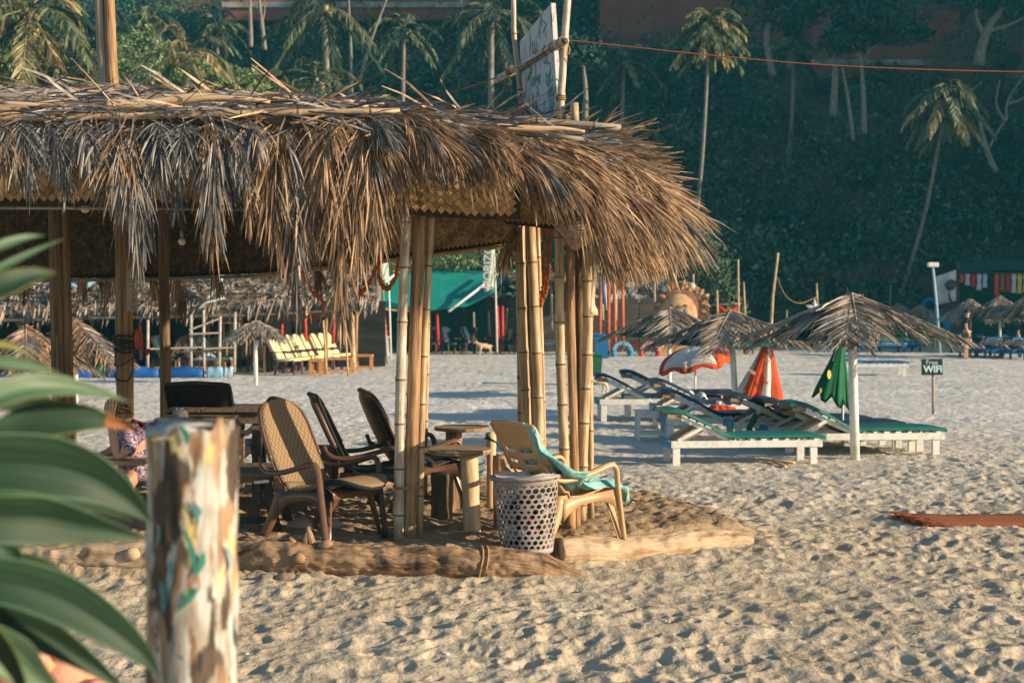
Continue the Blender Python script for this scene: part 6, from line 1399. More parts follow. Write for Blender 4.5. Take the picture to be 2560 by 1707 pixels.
# stone heap, fence house, orange posts
rs_ = np.random.RandomState(3)
t = thing('boulder_wall', 'heaped wall of grey stones above the brown thatched stall', 'wall', P(1580, 760, 60))
for k in range(150):
    u = rs_.uniform(1470, 1690); v = rs_.uniform(708 + abs(u - 1570) * .05, 770); mb = MB(); mb.ball(P(u, v, 59.5 + rs_.rand()), rs_.uniform(.16, .30), 7, jit=.4, sc=(1.2, .8, .8)); mb.build('stone', 'stone_grey', t, False)
t = thing('thatched_stall', 'brown flat roofed stall with orange posts between bamboo posts and lion head', 'hut', P(1480, 880, 55))
thatch_deck(t, [P(u, v, 54) for u, v in ((1270, 700), (1380, 700), (1500, 702), (1660, 705))], [P(u, v, 57) for u, v in ((1270, 686), (1380, 686), (1500, 684), (1660, 688))], 'thatch_tan', 900, .5, .06, 2)
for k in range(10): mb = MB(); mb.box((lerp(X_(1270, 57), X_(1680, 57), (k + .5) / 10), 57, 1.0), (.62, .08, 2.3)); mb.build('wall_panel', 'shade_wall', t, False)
posts(t, [(1502, 700, 875), (1522, 705, 885), (1536, 705, 880), (1556, 705, 870)], 54, .07, 'orange_paint'); posts(t, [(1312, 705, 840), (1325, 705, 835), (1378, 705, 835), (1394, 705, 835), (1404, 705, 835)], 54.5, .045, 'bamboo_grey'); posts(t, [(1508, 700, 760)], 53.8, .07, 'bin_blue')
world_origin()
# lion head sculpture
c = P(1708, 778, 52); t = thing('lion_sculpture', 'big painted clay lion head with spread mane behind the umbrellas', 'sculpture', (c.x, 52, 0)); S = 52 / F; rgx = random.Random(8)
mb = MB(); mb.ball(c + Vector((-.15, .2, -.15)), .74, 16, sc=(.95, .6, 1.1)); mb.build('face', 'clay_tan', t)
mb = MB(); mb.ball(c + Vector((-.12, -.16, .02)), .24, 12, sc=(1, .7, 1)); mb.build('cheek', 'clay_tan', t)
mb = MB(); mb.ball(c + Vector((.06, -.26, .02)), .13, 10, sc=(1, .6, 1)); mb.build('eye', 'sign_brown', t)
for dx_, dz_, r_, m__ in ((-.42, .22, .09, 'clay_dark'), (-.62, -.12, .10, 'clay_dark'), (.02, .2, .07, 'wire')): mb = MB(); mb.ball(c + Vector((dx_, -.34, dz_)), r_, 8, sc=(1.4, .5, .7)); mb.build('brow' if m__ == 'clay_dark' else 'pupil', m__, t)
mb = MB(); mb.tube(smooth_path([c + Vector((-.62, -.3, -.32)), c + Vector((-.35, -.42, -.42)), c + Vector((-.05, -.4, -.34))], 4), .035, 6); mb.build('mouth', 'clay_dark', t)
mb = MB(); mb.ball(c + Vector((-.45, -.05, .0)), .2, 10, sc=(1, .7, 1.2)); mb.build('muzzle', 'clay_tan', t)
mb = MB(); mb.ball(c + Vector((0, .45, .1)), 1.02, 18, sc=(1, .35, 1)); mb.build('mane_core', 'clay_dark', t)
for k in range(120):
    a_ = R(lerp(-75, 225, rgx.random())); r0 = rgx.uniform(.40, .92); d = Vector((math.cos(a_), 0, math.sin(a_))); p = c + d * r0 + Vector((0, .2 + .25 * (r0 - .5) * -1 + .15, 0)); mb = MB()
    d = (d + Vector((.25 * d.z, 0, -.35 * abs(d.x)))).normalized(); q = p + d * rgx.uniform(.2, .3); mb.tube([p - d * .1, p + d * .1 + Vector((0, -.06, 0)), q], [.03, .085, .015], 7); mb.build('mane_lock', ('clay_tan', 'clay_tan', 'clay_dark')[k % 3], t)
mb = MB(); mb.ball(c + Vector((-.62, .3, .82)), .13, 8); mb.build('ear', 'white_cloth', t); mb = MB(); mb.ball(c + Vector((.35, .3, .92)), .14, 8); mb.build('ear', 'white_cloth', t)
mb = MB(); mb.box((c.x, 52.6, .55), (1.8, .8, 1.2)); mb.build('base', 'clay_tan', t, False, bevel=.08)
world_origin()
def tyre(label, u, v, Y, ro, m_, txt=None, sunk=0):
    p = P(u, v, Y); t = thing('tyre_arch', label, 'tyre', p, 'painted tyres standing in the sand'); mb = MB(); mb.sweep_torus(p, ro * .76, ro * .24, 'Y', 28, 10); mb.build('tyre_body', m_, t)
    if txt:
        for i, ch in enumerate(txt):
            if ch == ' ': continue
            a_ = R(lerp(160, 20, i / (len(txt) - 1))); text(ch, ro * .33, p + Vector((math.cos(a_) * ro * .76, -ro * .25, math.sin(a_) * ro * .76)), (R(90), -(a_ - R(90)), 0), 'white_cloth', 'lettering', t, .004)
tyre('blue painted tyre with white lettering half buried in the sand', 1555, 880, 51.5, .42, 'tyre_blue', 'INTERCE LEGACY')
tyre('red painted tyre with white lettering right of the blue one', 1624, 880, 51.5, .42, 'tyre_red', 'INSTAGRAM')
tyre('small red tyre partly hidden behind the blue and red tyres', 1590, 875, 52.6, .36, 'tyre_red'); tyre('dark red tyre farthest right behind the lettered red one', 1660, 872, 52.8, .36, 'tyre_red')
def bin_(label, u, v0, v1, Y, m_, w):
    a = P(u, v1, Y); z1 = Z_(v0, Y); h = z1 - a.z; t = thing('wheelie_bin', label, 'bin', a, 'wheelie bins'); mb = MB()
    for k in (0,): mb.grid([[a + Vector((x * w / 2 * s, y_ * w / 2 * s, z)) for x, y_ in ((-1, -1), (1, -1), (1, 1), (-1, 1), (-1, -1))] for z, s in ((0, .75), (.02, .78), (h * .86, 1), (h * .88, 1.05))])
    mb.build('bin_body', m_, t, False); mb = MB(); mb.box((a.x, a.y, a.z + h * .92), (w * 1.1, w * 1.1, h * .07), 0, 0, R(6)); mb.build('lid', m_, t, False, bevel=.01)
    mb = MB(); mb.tube([(a.x - w / 2, a.y + w * .5, a.z + h * .9), (a.x + w / 2, a.y + w * .5, a.z + h * .9)], .02, 6); mb.build('handle', m_, t)
    for s in (-1, 1): mb = MB(); mb.sweep_torus((a.x + s * w * .42, a.y + w * .42, a.z + .1), .07, .025, 'Y', 10, 5); mb.build('wheel', 'wire', t)
bin_('tall blue bin at the edge of the stall behind the bamboo posts', 1503, 832, 897, 49.5, 'bin_blue', .5)
bin_('dark green bin half hidden behind the right bamboo posts', 1482, 878, 968, 33, 'bin_green', .42)
def animal(label, u, v, Y, L, H_, face, m_, cat, name, head_low=0.0, curl=False, horns=False):
    g = P(u, v, Y); g.z = 0; t = thing(name, label, cat, g); m = Matrix.Translation(g) @ Matrix.Rotation(R(face), 4, 'Z')
    V_ = [(0, 0, .72), (.28, 0, .75), (-.28, 0, .74), (.42, 0, .86 - head_low * .2), (.55, 0, .98 - head_low), (.72, 0, .92 - head_low * 1.1), (.28, .10, .5), (.27, .10, .25), (.28, .10, .03), (.28, -.10, .5), (.30, -.10, .25), (.31, -.10, .03),
          (-.30, .09, .5), (-.38, .09, .27), (-.35, .09, .03), (-.30, -.09, .5), (-.33, -.09, .27), (-.29, -.09, .03), (-.42, 0, .74), (-.52, 0, .62 if not curl else .95)]
    E_ = [(0, 1), (0, 2), (1, 3), (3, 4), (4, 5), (1, 6), (6, 7), (7, 8), (1, 9), (9, 10), (10, 11), (2, 12), (12, 13), (13, 14), (2, 15), (15, 16), (16, 17), (2, 18), (18, 19)]
    rad = [.15, .16, .14, .10, .085, .045, .07, .035, .028, .07, .035, .028, .08, .035, .028, .08, .035, .028, .03, .015]
    skin_mesh('body', [m @ Vector((x * L, y_ * L, z * H_)) for x, y_, z in V_], E_, rad, m_, t, 2, L)
    for s in (-1, 1): mb = MB(); p = m @ Vector((.53 * L, s * .07 * L, (1.07 - head_low) * H_)); mb.lathe([(.04 * L, -.05 * L), (.03 * L, .02 * L), (0, .07 * L)], p, 6); mb.build('ear', m_, t)
    mb = MB(); mb.ball(m @ Vector((.75 * L, 0, (.92 - head_low * 1.1) * H_)), .025 * L, 6); mb.build('nose', 'wire', t)
    world_origin(); return t
animal('white dog sniffing the sand behind the right bamboo posts', 1490, 1008, 29.5, .62, .50, 200, 'dog_white', 'dog', 'dog', .35)
animal('tan dog standing in front of the cafe under the green awning', 1212, 876, 53.5, .62, .50, 195, 'dog_tan', 'dog', 'dog')
animal('brown cow standing behind the middle thatched umbrella', 1850, 880, 54, 1.5, 1.05, 15, 'cow_brown', 'cow', 'cow', .25)
animal('brown cow with lowered head left of the orange folded umbrella', 1893, 880, 53, 1.3, .95, -10, 'cow_brown', 'cow', 'cow', .55)
# chairs under the awning, yellow chairs and benches
def far_chair(label, u, vb, Y, rz, fm_, cm_, group, lean=62, h=.95, name='deck_chair', legs=True):
    t = thing(name, label, 'chair', (0, 0, 0), group); a = R(lean); bl = .72
    mb = MB(); rows = [[(-.22 - math.cos(a) * bl * k - .03 * math.sin(math.pi * abs(s)) * 0, s * .22 * (1 if k < .8 else math.sqrt(max(.05, 1 - ((k - .8) / .22) ** 2))), .40 + math.sin(a) * bl * k) for s in (-1, -.5, 0, .5, 1)] for k in (0, .2, .4, .6, .8, .9, .97, 1.0)]
    mb.grid(rows); mb.build('back_cushion', cm_, t, solid=.07); mb = MB(); mb.grid([[(p[0] - .06, p[1] * 1.22, p[2]) for p in r] for r in rows]); mb.build('back_frame', fm_, t, solid=.03); mb = MB(); mb.grid([[(x, s * .23, .40 + .02 * (x + .2)) for s in (-1, 0, 1)] for x in (-.22, 0, .28)]); mb.build('seat_cushion', cm_, t, solid=.07)
    for s in (-1, 1):
        for x0, x1 in ((-.2, -.3), (.24, .28)): mb = MB(); mb.bar((x0, s * .24, .40), (x1, s * .25, 0), .045, .045); mb.build('leg', fm_, t, False)
        mb = MB(); mb.bar((-.42, s * .25, .62), (.26, s * .25, .60), .05, .03); mb.build('arm', fm_, t, False)
    p = P(u, vb, Y); t.location = (p.x, p.y, 0); t.rotation_euler = (0, 0, R(rz)); world_origin(); return t
yc = far_chair('first yellow cushioned deck chair from the left, nearest the small umbrella', 722, 938, 38.2, -16, 'purple_wood', 'pale_yellow', 'row of yellow cushioned deck chairs')
names_ = ['second', 'third', 'fourth', 'fifth', 'sixth', 'seventh', 'eighth', 'ninth']
for k, (u, Y) in enumerate(((743, 38.9), (761, 39.6), (780, 40.2), (800, 40.9), (822, 41.2), (842, 41.9), (858, 42.6), (872, 43.3))):
    p = P(u, 900, Y); dup(yc, (p.x, p.y, 0), R(-16), names_[k] + ' yellow cushioned deck chair from the left in the row').scale = (1, 1, 1)
def bench(label, u0, u1, v0, Y, m_='orange_wood', h=.42, d=.5, group='wooden foot benches by the yellow chairs'):
    x0, x1 = X_(u0, Y), X_(u1, Y); t = thing('wooden_bench', label, 'bench', ((x0 + x1) / 2, Y, 0), group); mb = MB(); mb.box(((x0 + x1) / 2, Y, h), (x1 - x0, d, .06)); mb.build('seat', m_, t, False)
    for x in (x0 + .04, x1 - .04):
        for y_ in (Y - d / 2 + .04, Y + d / 2 - .04): mb = MB(); mb.box((x, y_, h / 2), (.06, .06, h)); mb.build('leg', m_, t, False)
    mb = MB(); mb.box(((x0 + x1) / 2, Y - d / 2 + .04, .1), (x1 - x0 - .1, .04, .05)); mb.build('stretcher', m_, t, False); world_origin()
bench('short orange bench at the front of the yellow chairs', 775, 806, 905, 37.6); bench('long orange bench between the slanted thin poles', 812, 884, 892, 38.8); bench('orange bench farthest right near the white table', 888, 932, 882, 41.2)
for k, (u, vb, m_) in enumerate(((437, 925, 'pale_blue_paint'), (505, 915, 'pale_blue_paint'), (530, 915, 'pale_blue_paint'), (548, 915, 'pale_blue_paint'), (415, 920, 'slate_black'), (460, 915, 'slate_black'), (230, 915, 'slate_black'), (1075, 880, 'slate_black'), (1128, 880, 'navy_vinyl'), (1160, 880, 'slate_black'), (1190, 880, 'navy_vinyl'), (1262, 880, 'slate_black'), (1375, 880, 'pale_blue_paint'))):
    nm = ['pale blue deck chair beside the thin post in the restaurant', 'pale blue deck chair left behind the white railing', 'pale blue deck chair in the middle behind the white railing', 'pale blue deck chair right behind the white railing', 'dark deck chair at the left of the restaurant row', 'dark deck chair beside the railing post', 'dark chair behind the shaggy umbrellas at the left', 'dark wicker chair left of the red post under the awning', 'navy deck chair under the middle of the awning', 'dark deck chair beside the tan dog', 'navy deck chair right behind the tan dog', 'dark deck chair right of the double red post', 'pale deck chair glimpsed between the bamboo posts'][k]
    far_chair(nm, u, vb, 39 if k < 7 else 54.5, (-15, -20, -20, -20, 160, -160, 20, -90, -60, -120, -40, 200, 170)[k], 'orange_wood' if k < 4 else 'pole_dark', m_, 'deck chairs in the shade')
t = thing('white_railing', 'crooked white wooden railing in front of the blue deck chairs', 'railing', P(500, 930, 37.2))
posts(t, [(509, 775, 942), (478, 788, 925), (551, 790, 932), (588, 780, 930), (370, 800, 930)], 37.2, .04, 'railing_paint')
for a, b in (((375, 872), (505, 868)), ((509, 872), (590, 868)), ((474, 825), (552, 795)), ((474, 835), (545, 832)), ((509, 925), (590, 922))): mb = MB(); mb.bar(P(*a, 37.1), P(*b, 37.1), .045, .045); mb.build('rail', 'railing_paint', t, False)
world_origin()
t = thing('blue_barrier', 'low bright blue plastic barrier along the restaurant terrace', 'barrier', P(200, 945, 36.6)); rows = []
for (a, b, m_) in ((-120, 120, 'tarp_blue'), (120, 232, 'tarp_blue'), (232, 268, 'green_flag'), (268, 400, 'tarp_blue'), (400, 510, 'tarp_blue'), (518, 560, 'sky_blue'), (562, 585, 'pale_blue_paint')):
    mb = MB(); mb.grid([[P(lerp(a + 1, b - 1, j / 8), 942 + 2 * math.sin(j * 1.3 + a) , 36.6) * 1 + Vector((0, y_, z * (1 + .1 * math.sin(j + a)))) for j in range(9)] for y_, z in ((-.1, -.05), (-.12, .1), (-.08, .24), (.05, .25), (.1, 0))]); mb.build('panel', m_, t, solid=.01)
world_origin()
t = thing('white_table', 'white plastic table with a potted plant near the awning', 'table', P(950, 880, 52)); c = P(950, 880, 52)
mb = MB(); mb.box((c.x, 52, .72), (.75, .7, .05)); mb.build('table_top', 'white_paint', t, False)
for x in (-.3, .3):
    for y_ in (-.28, .28): mb = MB(); mb.bar((c.x + x * .8, 52 + y_, .7), (c.x + x, 52 + y_, 0), .05, .05); mb.build('leg', 'white_paint', t, False)
t = thing('potted_plant', 'small potted plant standing on the white table', 'plant', P(950, 850, 52)); mb = MB(); mb.lathe([(.05, 0), (.08, .14)], (c.x, 52, .745), 8); mb.build('pot', 'clay_dark', t); rs_ = np.random.RandomState(2); C, U, V = leaf_cloud(rs_, [(c.x, 52, .98)], [(.2, .2, .2)], 160, .05); quads_object('foliage', C, U, V, ['foliage_bright'], t)
world_origin()
rgc = random.Random(21)
ORD = ['first', 'second', 'third', 'fourth', 'fifth', 'sixth', 'seventh', 'eighth', 'ninth', 'tenth', 'eleventh', 'twelfth', 'thirteenth', 'fourteenth']
for k in range(14):     # clutter on the restaurant tables
    u = 592 + k * 10.8 + rgc.uniform(-3, 3); t_m = ('white_cloth', 'white_cloth', 'orange_wood', 'plank_dark', 'red_cloth', 'tarp_blue')[k % 6]; p = P(u, 870, 39.8 + rgc.random()); z = rgc.choice((.72, .74, .75)); mb = MB(); mb.lathe([(.05, 0), (.07, .05), (.04, .14), (.02, .2)], (p.x, p.y, z), 8)
    o = mb.build('jar', t_m); tag(o, ('white', 'white', 'tan', 'dark', 'red', 'blue')[k % 6] + ' small jar, ' + ORD[k] + ' from the left on the restaurant tables', 'jar', 'jars on the restaurant tables')
for k, (u, Y) in enumerate(((610, 40.2), (650, 39.9), (690, 40.3), (728, 40))):
    bench(('leftmost', 'second from left', 'third from left', 'rightmost')[k] + ' dark restaurant table behind the small umbrella', u - 18, u + 18, 0, Y, 'plank', .71, .6, 'restaurant tables')
for k, (u, vt, lab) in enumerate(((582, 805, 'upper'), (600, 845, 'lower'))):
    c = P(u, vt, 38.6); t = thing('rattan_chair', lab + ' pale rattan chair piled beside the railing', 'chair', c, 'rattan chairs piled by the railing'); mb = MB(); mb.grid([[c + Vector((x, .1 * x * x, z)) for x in (-.28, -.1, .1, .28)] for z in (0, .2, .4)]); mb.build('backrest', 'bare_wood', t, solid=.03); mb = MB(); mb.grid([[c + Vector((x, -y_, -.02)) for x in (-.28, 0, .28)] for y_ in (0, .25, .5)]); mb.build('seat', 'bare_wood', t, solid=.03)
    for x in (-.26, .26): mb = MB(); mb.tube([c + Vector((x, -.45, 0)), c + Vector((x, -.5, -.45))], .025, 6); mb.build('leg', 'bare_wood', t); mb = MB(); mb.tube([c + Vector((x, .05, 0)), c + Vector((x, .1, -.45))], .025, 6); mb.build('leg', 'bare_wood', t)
c = P(590, 835, 38.7); world_origin()
thatch_umbrella('small woven umbrella on a white pole left of the yellow chairs', 640, 962, 808, 846, 138, 60, .05, 'shade_wall', seed=11, nl=14)
thatch_umbrella('shaggy umbrella with ridge of palm fronds left of the wrapped post', 190, 1012, 808, 915, 300, 50, .05, 'thatch_base', 'thatch_tan', seed=12, nl=30)
thatch_umbrella('shaggy umbrella at the left edge partly behind the leaves', 66, 1030, 822, 935, 330, 20, .05, 'thatch_base', 'thatch_tan', seed=13, nl=30)
for k, (u, va, vr, sp, Y) in enumerate(((2425, 752, 800, 150, 52), (2500, 744, 800, 170, 51), (2575, 736, 800, 180, 50), (2245, 762, 796, 90, 61), (2300, 766, 798, 90, 60), (2195, 764, 795, 80, 62))):
    thatch_umbrella(('first', 'second', 'third', 'left far', 'right far', 'hindmost far')[k] + ' thatched umbrella at the far right of the bay' if k < 3 else ('middle', 'right', 'left')[k - 3] + ' one of the three distant umbrellas behind the big one', u, 0, va, vr, sp, 45 + k * 20, .05, 'shade_wall', seed=20 + k, nl=16, Y=Y)
world_origin()
blue = make_lounger('sun_lounger', 'blue lounger with raised back left of the blue pair far behind', 'boat_blue', group='blue wooden loungers far down the beach')
for ch in blue.children:
    if ch.name.startswith(('side_rail', 'leg', 'end_board')): ch.data.materials.clear(); ch.data.materials.append(M['boat_blue'])
p = P(2195, 880, 56.5); blue.location = (p.x, p.y, 0); blue.rotation_euler = (0, 0, R(5)); blue.scale = (1.1,) * 3; world_origin()
for k, (u, Y, rz) in enumerate(((2240, 57.5, 15), (2450, 51, 100), (2475, 52, 80), (2500, 50.5, 110), (2530, 51.5, 70), (2555, 50, 95), (2440, 56, 20), (2510, 56, -10), (2560, 55.5, 8))):
    p = P(u, 870, Y); dup(blue, (p.x, p.y, 0), R(rz), ('right', 'leftmost front', 'second front', 'third front', 'fourth front', 'fifth front', 'left back', 'middle back', 'right back')[k] + ' blue lounger ' + ('of the far pair beside the lone lounger' if k == 0 else 'in the jumble under the umbrellas at the right edge'), 1.05)
yb = [(2010, 60), (2050, 61), (2090, 60), (2310, 59), (2345, 58), (2380, 58)]
for k, (u, Y) in enumerate(yb): bench(('first', 'second', 'third', 'fourth', 'fifth', 'sixth')[k] + ' small yellow bench from the left at the foot of the hill', u - 13, u + 13, 0, Y, 'yellow_cloth', .5, .5, 'yellow benches at the foot of the hill')
# clothes stall
t = thing('clothes_stall', 'stall with dark green canopy and rows of hanging clothes at the right', 'market stall', P(2470, 860, 61))
mb = MB(); mb.grid([[P(lerp(2388, 2640, s), lerp(676, 648, q) + 3 * math.sin(s * 9), lerp(60, 63, q)) for s in [j / 14 for j in range(15)]] for q in (0, .3, .6, 1)]); mb.build('canopy', 'green_wall', t, solid=.03)
mb = MB(); mb.box((X_(2500, 63), 63, 1.8), (X_(2640, 63) - X_(2400, 63), .05, 3.4)); mb.build('back_wall', 'green_wall', t, False)
posts(t, [(2396, 655, 860), (2640, 655, 860)], 60.5, .05, 'pole_dark')
mb = MB(); mb.tube([P(2392, 680, 60.3), P(2640, 685, 60.3)], .015, 5); mb.build('clothes_line', 'rope', t); world_origin()
cl = ['orange_cloth', 'white_cloth', 'red_cloth', 'white_cloth', 'pale_blue_paint', 'navy_cloth', 'orange_cloth', 'clay_dark', 'red_cloth', 'white_cloth', 'sign_yellow', 'white_cloth', 'pale_green_paint', 'navy_cloth', 'white_cloth']
for k, m_ in enumerate(cl):
    u = 2404 + k * 14.5; h = (.38, .50, .55, .7, .6, .8, .95, .75, .78, .82, .85, .8, .9, .8, .85)[k]; p = P(u, 684, 60.2); mb = MB(); w = .10
    mb.grid([[p + Vector((x * w * f, .03 * math.sin(x * 4 + i), -h * i / 5)) for x in (-1, -.5, 0, .5, 1)] for i, f in enumerate((.7, 1.05, .8, .85, .95, 1.05))]); cn = {'orange_cloth': 'orange', 'white_cloth': 'white', 'red_cloth': 'red', 'pale_blue_paint': 'pale blue', 'navy_cloth': 'navy', 'clay_dark': 'brown', 'sign_yellow': 'mustard', 'pale_green_paint': 'pale green'}[m_]
    o = mb.build('hanging_garment', m_, solid=.03); tag(o, cn + ' garment hanging ' + ('first', 'second', 'third', 'fourth', 'fifth', 'sixth', 'seventh', 'eighth', 'ninth', 'tenth', 'eleventh', 'twelfth', 'thirteenth', 'fourteenth', 'fifteenth')[k] + ' from the left on the stall line', 'garment', 'clothes on the stall line')
t = thing('printed_sheet', 'white sheet printed with a grey tree hanging left of the clothes stall', 'cloth', P(2365, 760, 60)); mb = MB(); mb.grid([[P(lerp(2338 + 6 * q, 2390, s), lerp(lerp(692, 674, s), lerp(762, 752, s), q), 60 + .1 * math.sin(s * 6)) for s in [j / 8 for j in range(9)]] for q in [i / 6 for i in range(7)]]); mb.build('fabric', 'white_cloth', t, solid=.02)
mb = MB(); mb.tube([P(2378, 755, 59.8), P(2372, 735, 59.8), P(2376, 715, 59.8)], [.06, .03, .02], 5); mb.ball(P(2376, 712, 59.85), .28, 8, sc=(1, .12, .8), jit=.4); mb.build('tree_print', 'shade_wall', t)
t = thing('lamp_post', 'tall pale blue lamp post left of the clothes stall', 'lamp post', P(2350, 880, 55)); mb = MB(); mb.tube([P(2350, 882, 55), P(2342, 770, 55), P(2332, 668, 55)], .05, 8); mb.build('pole', 'pale_blue_paint', t); mb = MB(); mb.box(P(2332, 662, 55), (.42, .2, .18)); mb.build('lamp_head', 'white_paint', t, False, bevel=.03); world_origin()
t = thing('teal_cabin', 'bright teal painted cabin corner behind the lamp post', 'hut', P(2330, 860, 62)); mb = MB(); mb.box((X_(2340, 62.5), 62.5, .8), (1.0, .8, 1.6)); mb.build('wall', 'tyre_blue', t, False)
mb = MB(); mb.sweep_torus(P(2325, 765, 61.9), .3, .1, 'Y', 16, 6); mb.build('round_window', 'tyre_blue', t); mb = MB(); mb.box((X_(2380, 62.6), 62.4, 1.0), (1.2, .5, 2.0)); mb.build('side_wall', 'purple_wood', t, False); mb = MB(); mb.box((X_(2345, 62.5), 62.4, 1.66), (1.3, 1.1, .08), 0, R(4)); mb.build('roof', 'clay_dark', t, False); world_origin()
for lab, pts, r, Y in (('tallest leaning bamboo pole behind the umbrellas', [(1925, 870), (1932, 740), (1945, 632)], .05, 45), ('thin pole with white star ornament right of the tall leaning pole', [(2050, 870), (2045, 790), (2041, 708)], .035, 46), ('slim upright pole behind the middle umbrella', [(1847, 860), (1846, 750), (1845, 648)], .045, 52),
    ('short pole rising behind the lion mane', [(1735, 780), (1734, 730), (1733, 685)], .05, 54), ('grey pole rising high from the lion head', [(1690, 780), (1689, 700), (1688, 622)], .05, 55), ('pole left of the red flag', [(1797, 860), (1794, 790), (1792, 725)], .05, 52), ('pole right of the red flag', [(1866, 860), (1862, 780), (1859, 705)], .04, 53), ('pole above the boulder wall', [(1637, 770), (1636, 730), (1636, 695)], .05, 54), ('pale pole in front of the yellow chairs', [(816, 935), (812, 860), (808, 800)], .035, 37.5), ('white round pole holding the restaurant roof corner', [(884, 925), (882, 860), (880, 775)], .075, 39), ('slanted thin pole between long bench and bamboo post', [(871, 940), (866, 870), (862, 800)], .03, 37.2), ('long thin grey pole beside the white table', [(968, 910), (962, 800), (952, 640)], .035, 45), ('grey pole left of the orange folded umbrella', [(1963, 860), (1965, 810), (1967, 775)], .04, 58), ('dark pole far behind the big umbrella', [(2222, 800), (2225, 750), (2226, 712)], .04, 62), ('thin dark pole above the big umbrella top', [(2120, 800), (2120, 760), (2119, 718)], .04, 62), ('short white stake in the sand behind the shaggy umbrella', [(64, 960), (64, 930), (64, 905)], .06, 34)):
    q = [P(u, v, Y) for u, v in pts]; mb = MB(); bamboo(mb, q, r, .5, 8, .8); tag(mb.build('bamboo_stake', ['bamboo_grey' if 'grey' in lab or 'dark' in lab else 'bamboo', 'bamboo_node']), lab, 'pole', 'poles stuck in the beach')
cord('string', 'thin rope sagging from the tall leaning pole to the star pole', [P(1941, 690, 45), P(1965, 740, 45.3), P(2000, 758, 45.6), P(2042, 742, 46)], .012, 'rope')
t = thing('star_ornament', 'white star shaped ornament fixed on the thin pole', 'ornament', P(2036, 770, 46)); mb = MB(); c = P(2036, 772, 45.9); vs = [c + Vector((math.cos(R(90 + 36 * k)) * (.30 if k % 2 == 0 else .12), 0, math.sin(R(90 + 36 * k)) * (.36 if k % 2 == 0 else .15))) for k in range(10)]; mb.add(vs + [c + Vector((0, -.06, 0))], [(10, k, (k + 1) % 10) for k in range(10)]); mb.build('star', 'white_cloth', t, False, solid=.03)
t = thing('red_flag', 'red bunting cloth with two points stretched between poles', 'flag', P(1820, 775, 52)); mb = MB(); mb.add([P(1793, 762, 52), P(1818, 775, 52), P(1848, 760, 52), P(1850, 790, 52), P(1838, 800, 52), P(1820, 785, 51.9), P(1800, 800, 52)], [(0, 1, 5, 6), (1, 2, 3, 4, 5)]); mb.build('fabric', 'red_cloth', t, False, solid=.02); mb = MB(); mb.tube([P(1778, 762, 52.1), P(1852, 759, 52.1)], .03, 6); mb.build('bar', 'bare_wood', t)
world_origin()
# ---------------------------------------------------------------- person seated at the table
t = thing('person', 'person in patterned blouse leaning on one elbow behind the green leaves', 'person', P(270, 1340, 11.3))
Y0 = 11.3
Q = lambda u, v, dy=0: P(u, v, Y0 + dy)
V_ = [Q(350, 1215, .1), Q(345, 1160, .08), Q(335, 1105, .04), Q(315, 1075, 0), Q(300, 1060, -.02), Q(291, 1040, -.03), Q(285, 1012, -.03),
      Q(322, 1085, -.17), Q(322, 1120, -.26), Q(293, 1146, -.30), Q(285, 1100, -.28), Q(276, 1062, -.22),
      Q(318, 1085, .18), Q(280, 1130, .22), Q(225, 1150, .15),
      Q(300, 1232, -.08), Q(215, 1250, -.12), Q(212, 1310, -.10), Q(216, 1368, -.08), Q(195, 1374, -.12),
      Q(295, 1232, .10), Q(190, 1252, .10), Q(182, 1310, .12), Q(180, 1366, .14), Q(160, 1372, .12)]
E_ = [(0, 1), (1, 2), (2, 3), (3, 4), (4, 5), (5, 6), (3, 7), (7, 8), (8, 9), (9, 10), (10, 11), (3, 12), (12, 13), (13, 14), (0, 15), (15, 16), (16, 17), (17, 18), (18, 19), (0, 20), (20, 21), (21, 22), (22, 23), (23, 24)]
rad = [.15, .13, .13, .07, .05, .082, .075, .06, .05, .04, .038, .027, .06, .045, .03, .09, .065, .05, .04, .03, .09, .065, .05, .04, .03]
skin_mesh('body', V_, E_, rad, 'skin', t, 2)
M['blouse'] = mat('blouse', (0.42, 0.42, 0.52), (0.035, 0.045, 0.10), 0.85, (55, 55, 55), detail=2, c3=(0.30, 0.14, 0.20), contrast=(.38, .6))
M['skirt'] = mat('skirt', (0.20, 0.38, 0.42), (0.02, 0.05, 0.08), 0.85, (30, 30, 12), detail=2, c3=(0.05, 0.14, 0.18), contrast=(.4, .6))
M['shawl'] = mat('shawl', (0.75, 0.22, 0.20), (0.03, 0.01, 0.02), 0.85, (22, 22, 22), detail=1, c3=(0.35, 0.03, 0.07), contrast=(.42, .58))
skin_mesh('blouse', [Q(352, 1205, .1), Q(346, 1160, .08), Q(335, 1108, .04), Q(318, 1080, 0), Q(325, 1085, -.16), Q(326, 1114, -.24), Q(308, 1138, -.28), Q(320, 1085, .17), Q(290, 1122, .22)], [(0, 1), (1, 2), (2, 3), (3, 4), (4, 5), (5, 6), (3, 7), (7, 8)], [.17, .155, .15, .095, .08, .07, .062, .08, .06], 'blouse', t, 2)
skin_mesh('trousers', [Q(352, 1218, .1), Q(305, 1228, -.08), Q(240, 1244, -.11), Q(300, 1228, .12), Q(235, 1246, .10)], [(0, 1), (1, 2), (0, 3), (3, 4)], [.165, .11, .085, .11, .085], 'skirt', t, 2)
mb = MB(); rgx = random.Random(2)
for k in range(150):
    a_ = rgx.uniform(-2.2, 2.4); b_ = rgx.uniform(.1, 2.0); c = Q(288, 1025, -.03); d = Vector((math.sin(b_) * math.cos(a_), math.sin(b_) * math.sin(a_), math.cos(b_))); p = c + Vector((d.x * .092, d.y * .095, d.z * .105)); e = c + Vector((.09, .02, -.03)); mb.tube([p, p.lerp(e, .4) + d * .05, p.lerp(e, .8) + d * .03], [.006, .009, .005], 4, False)
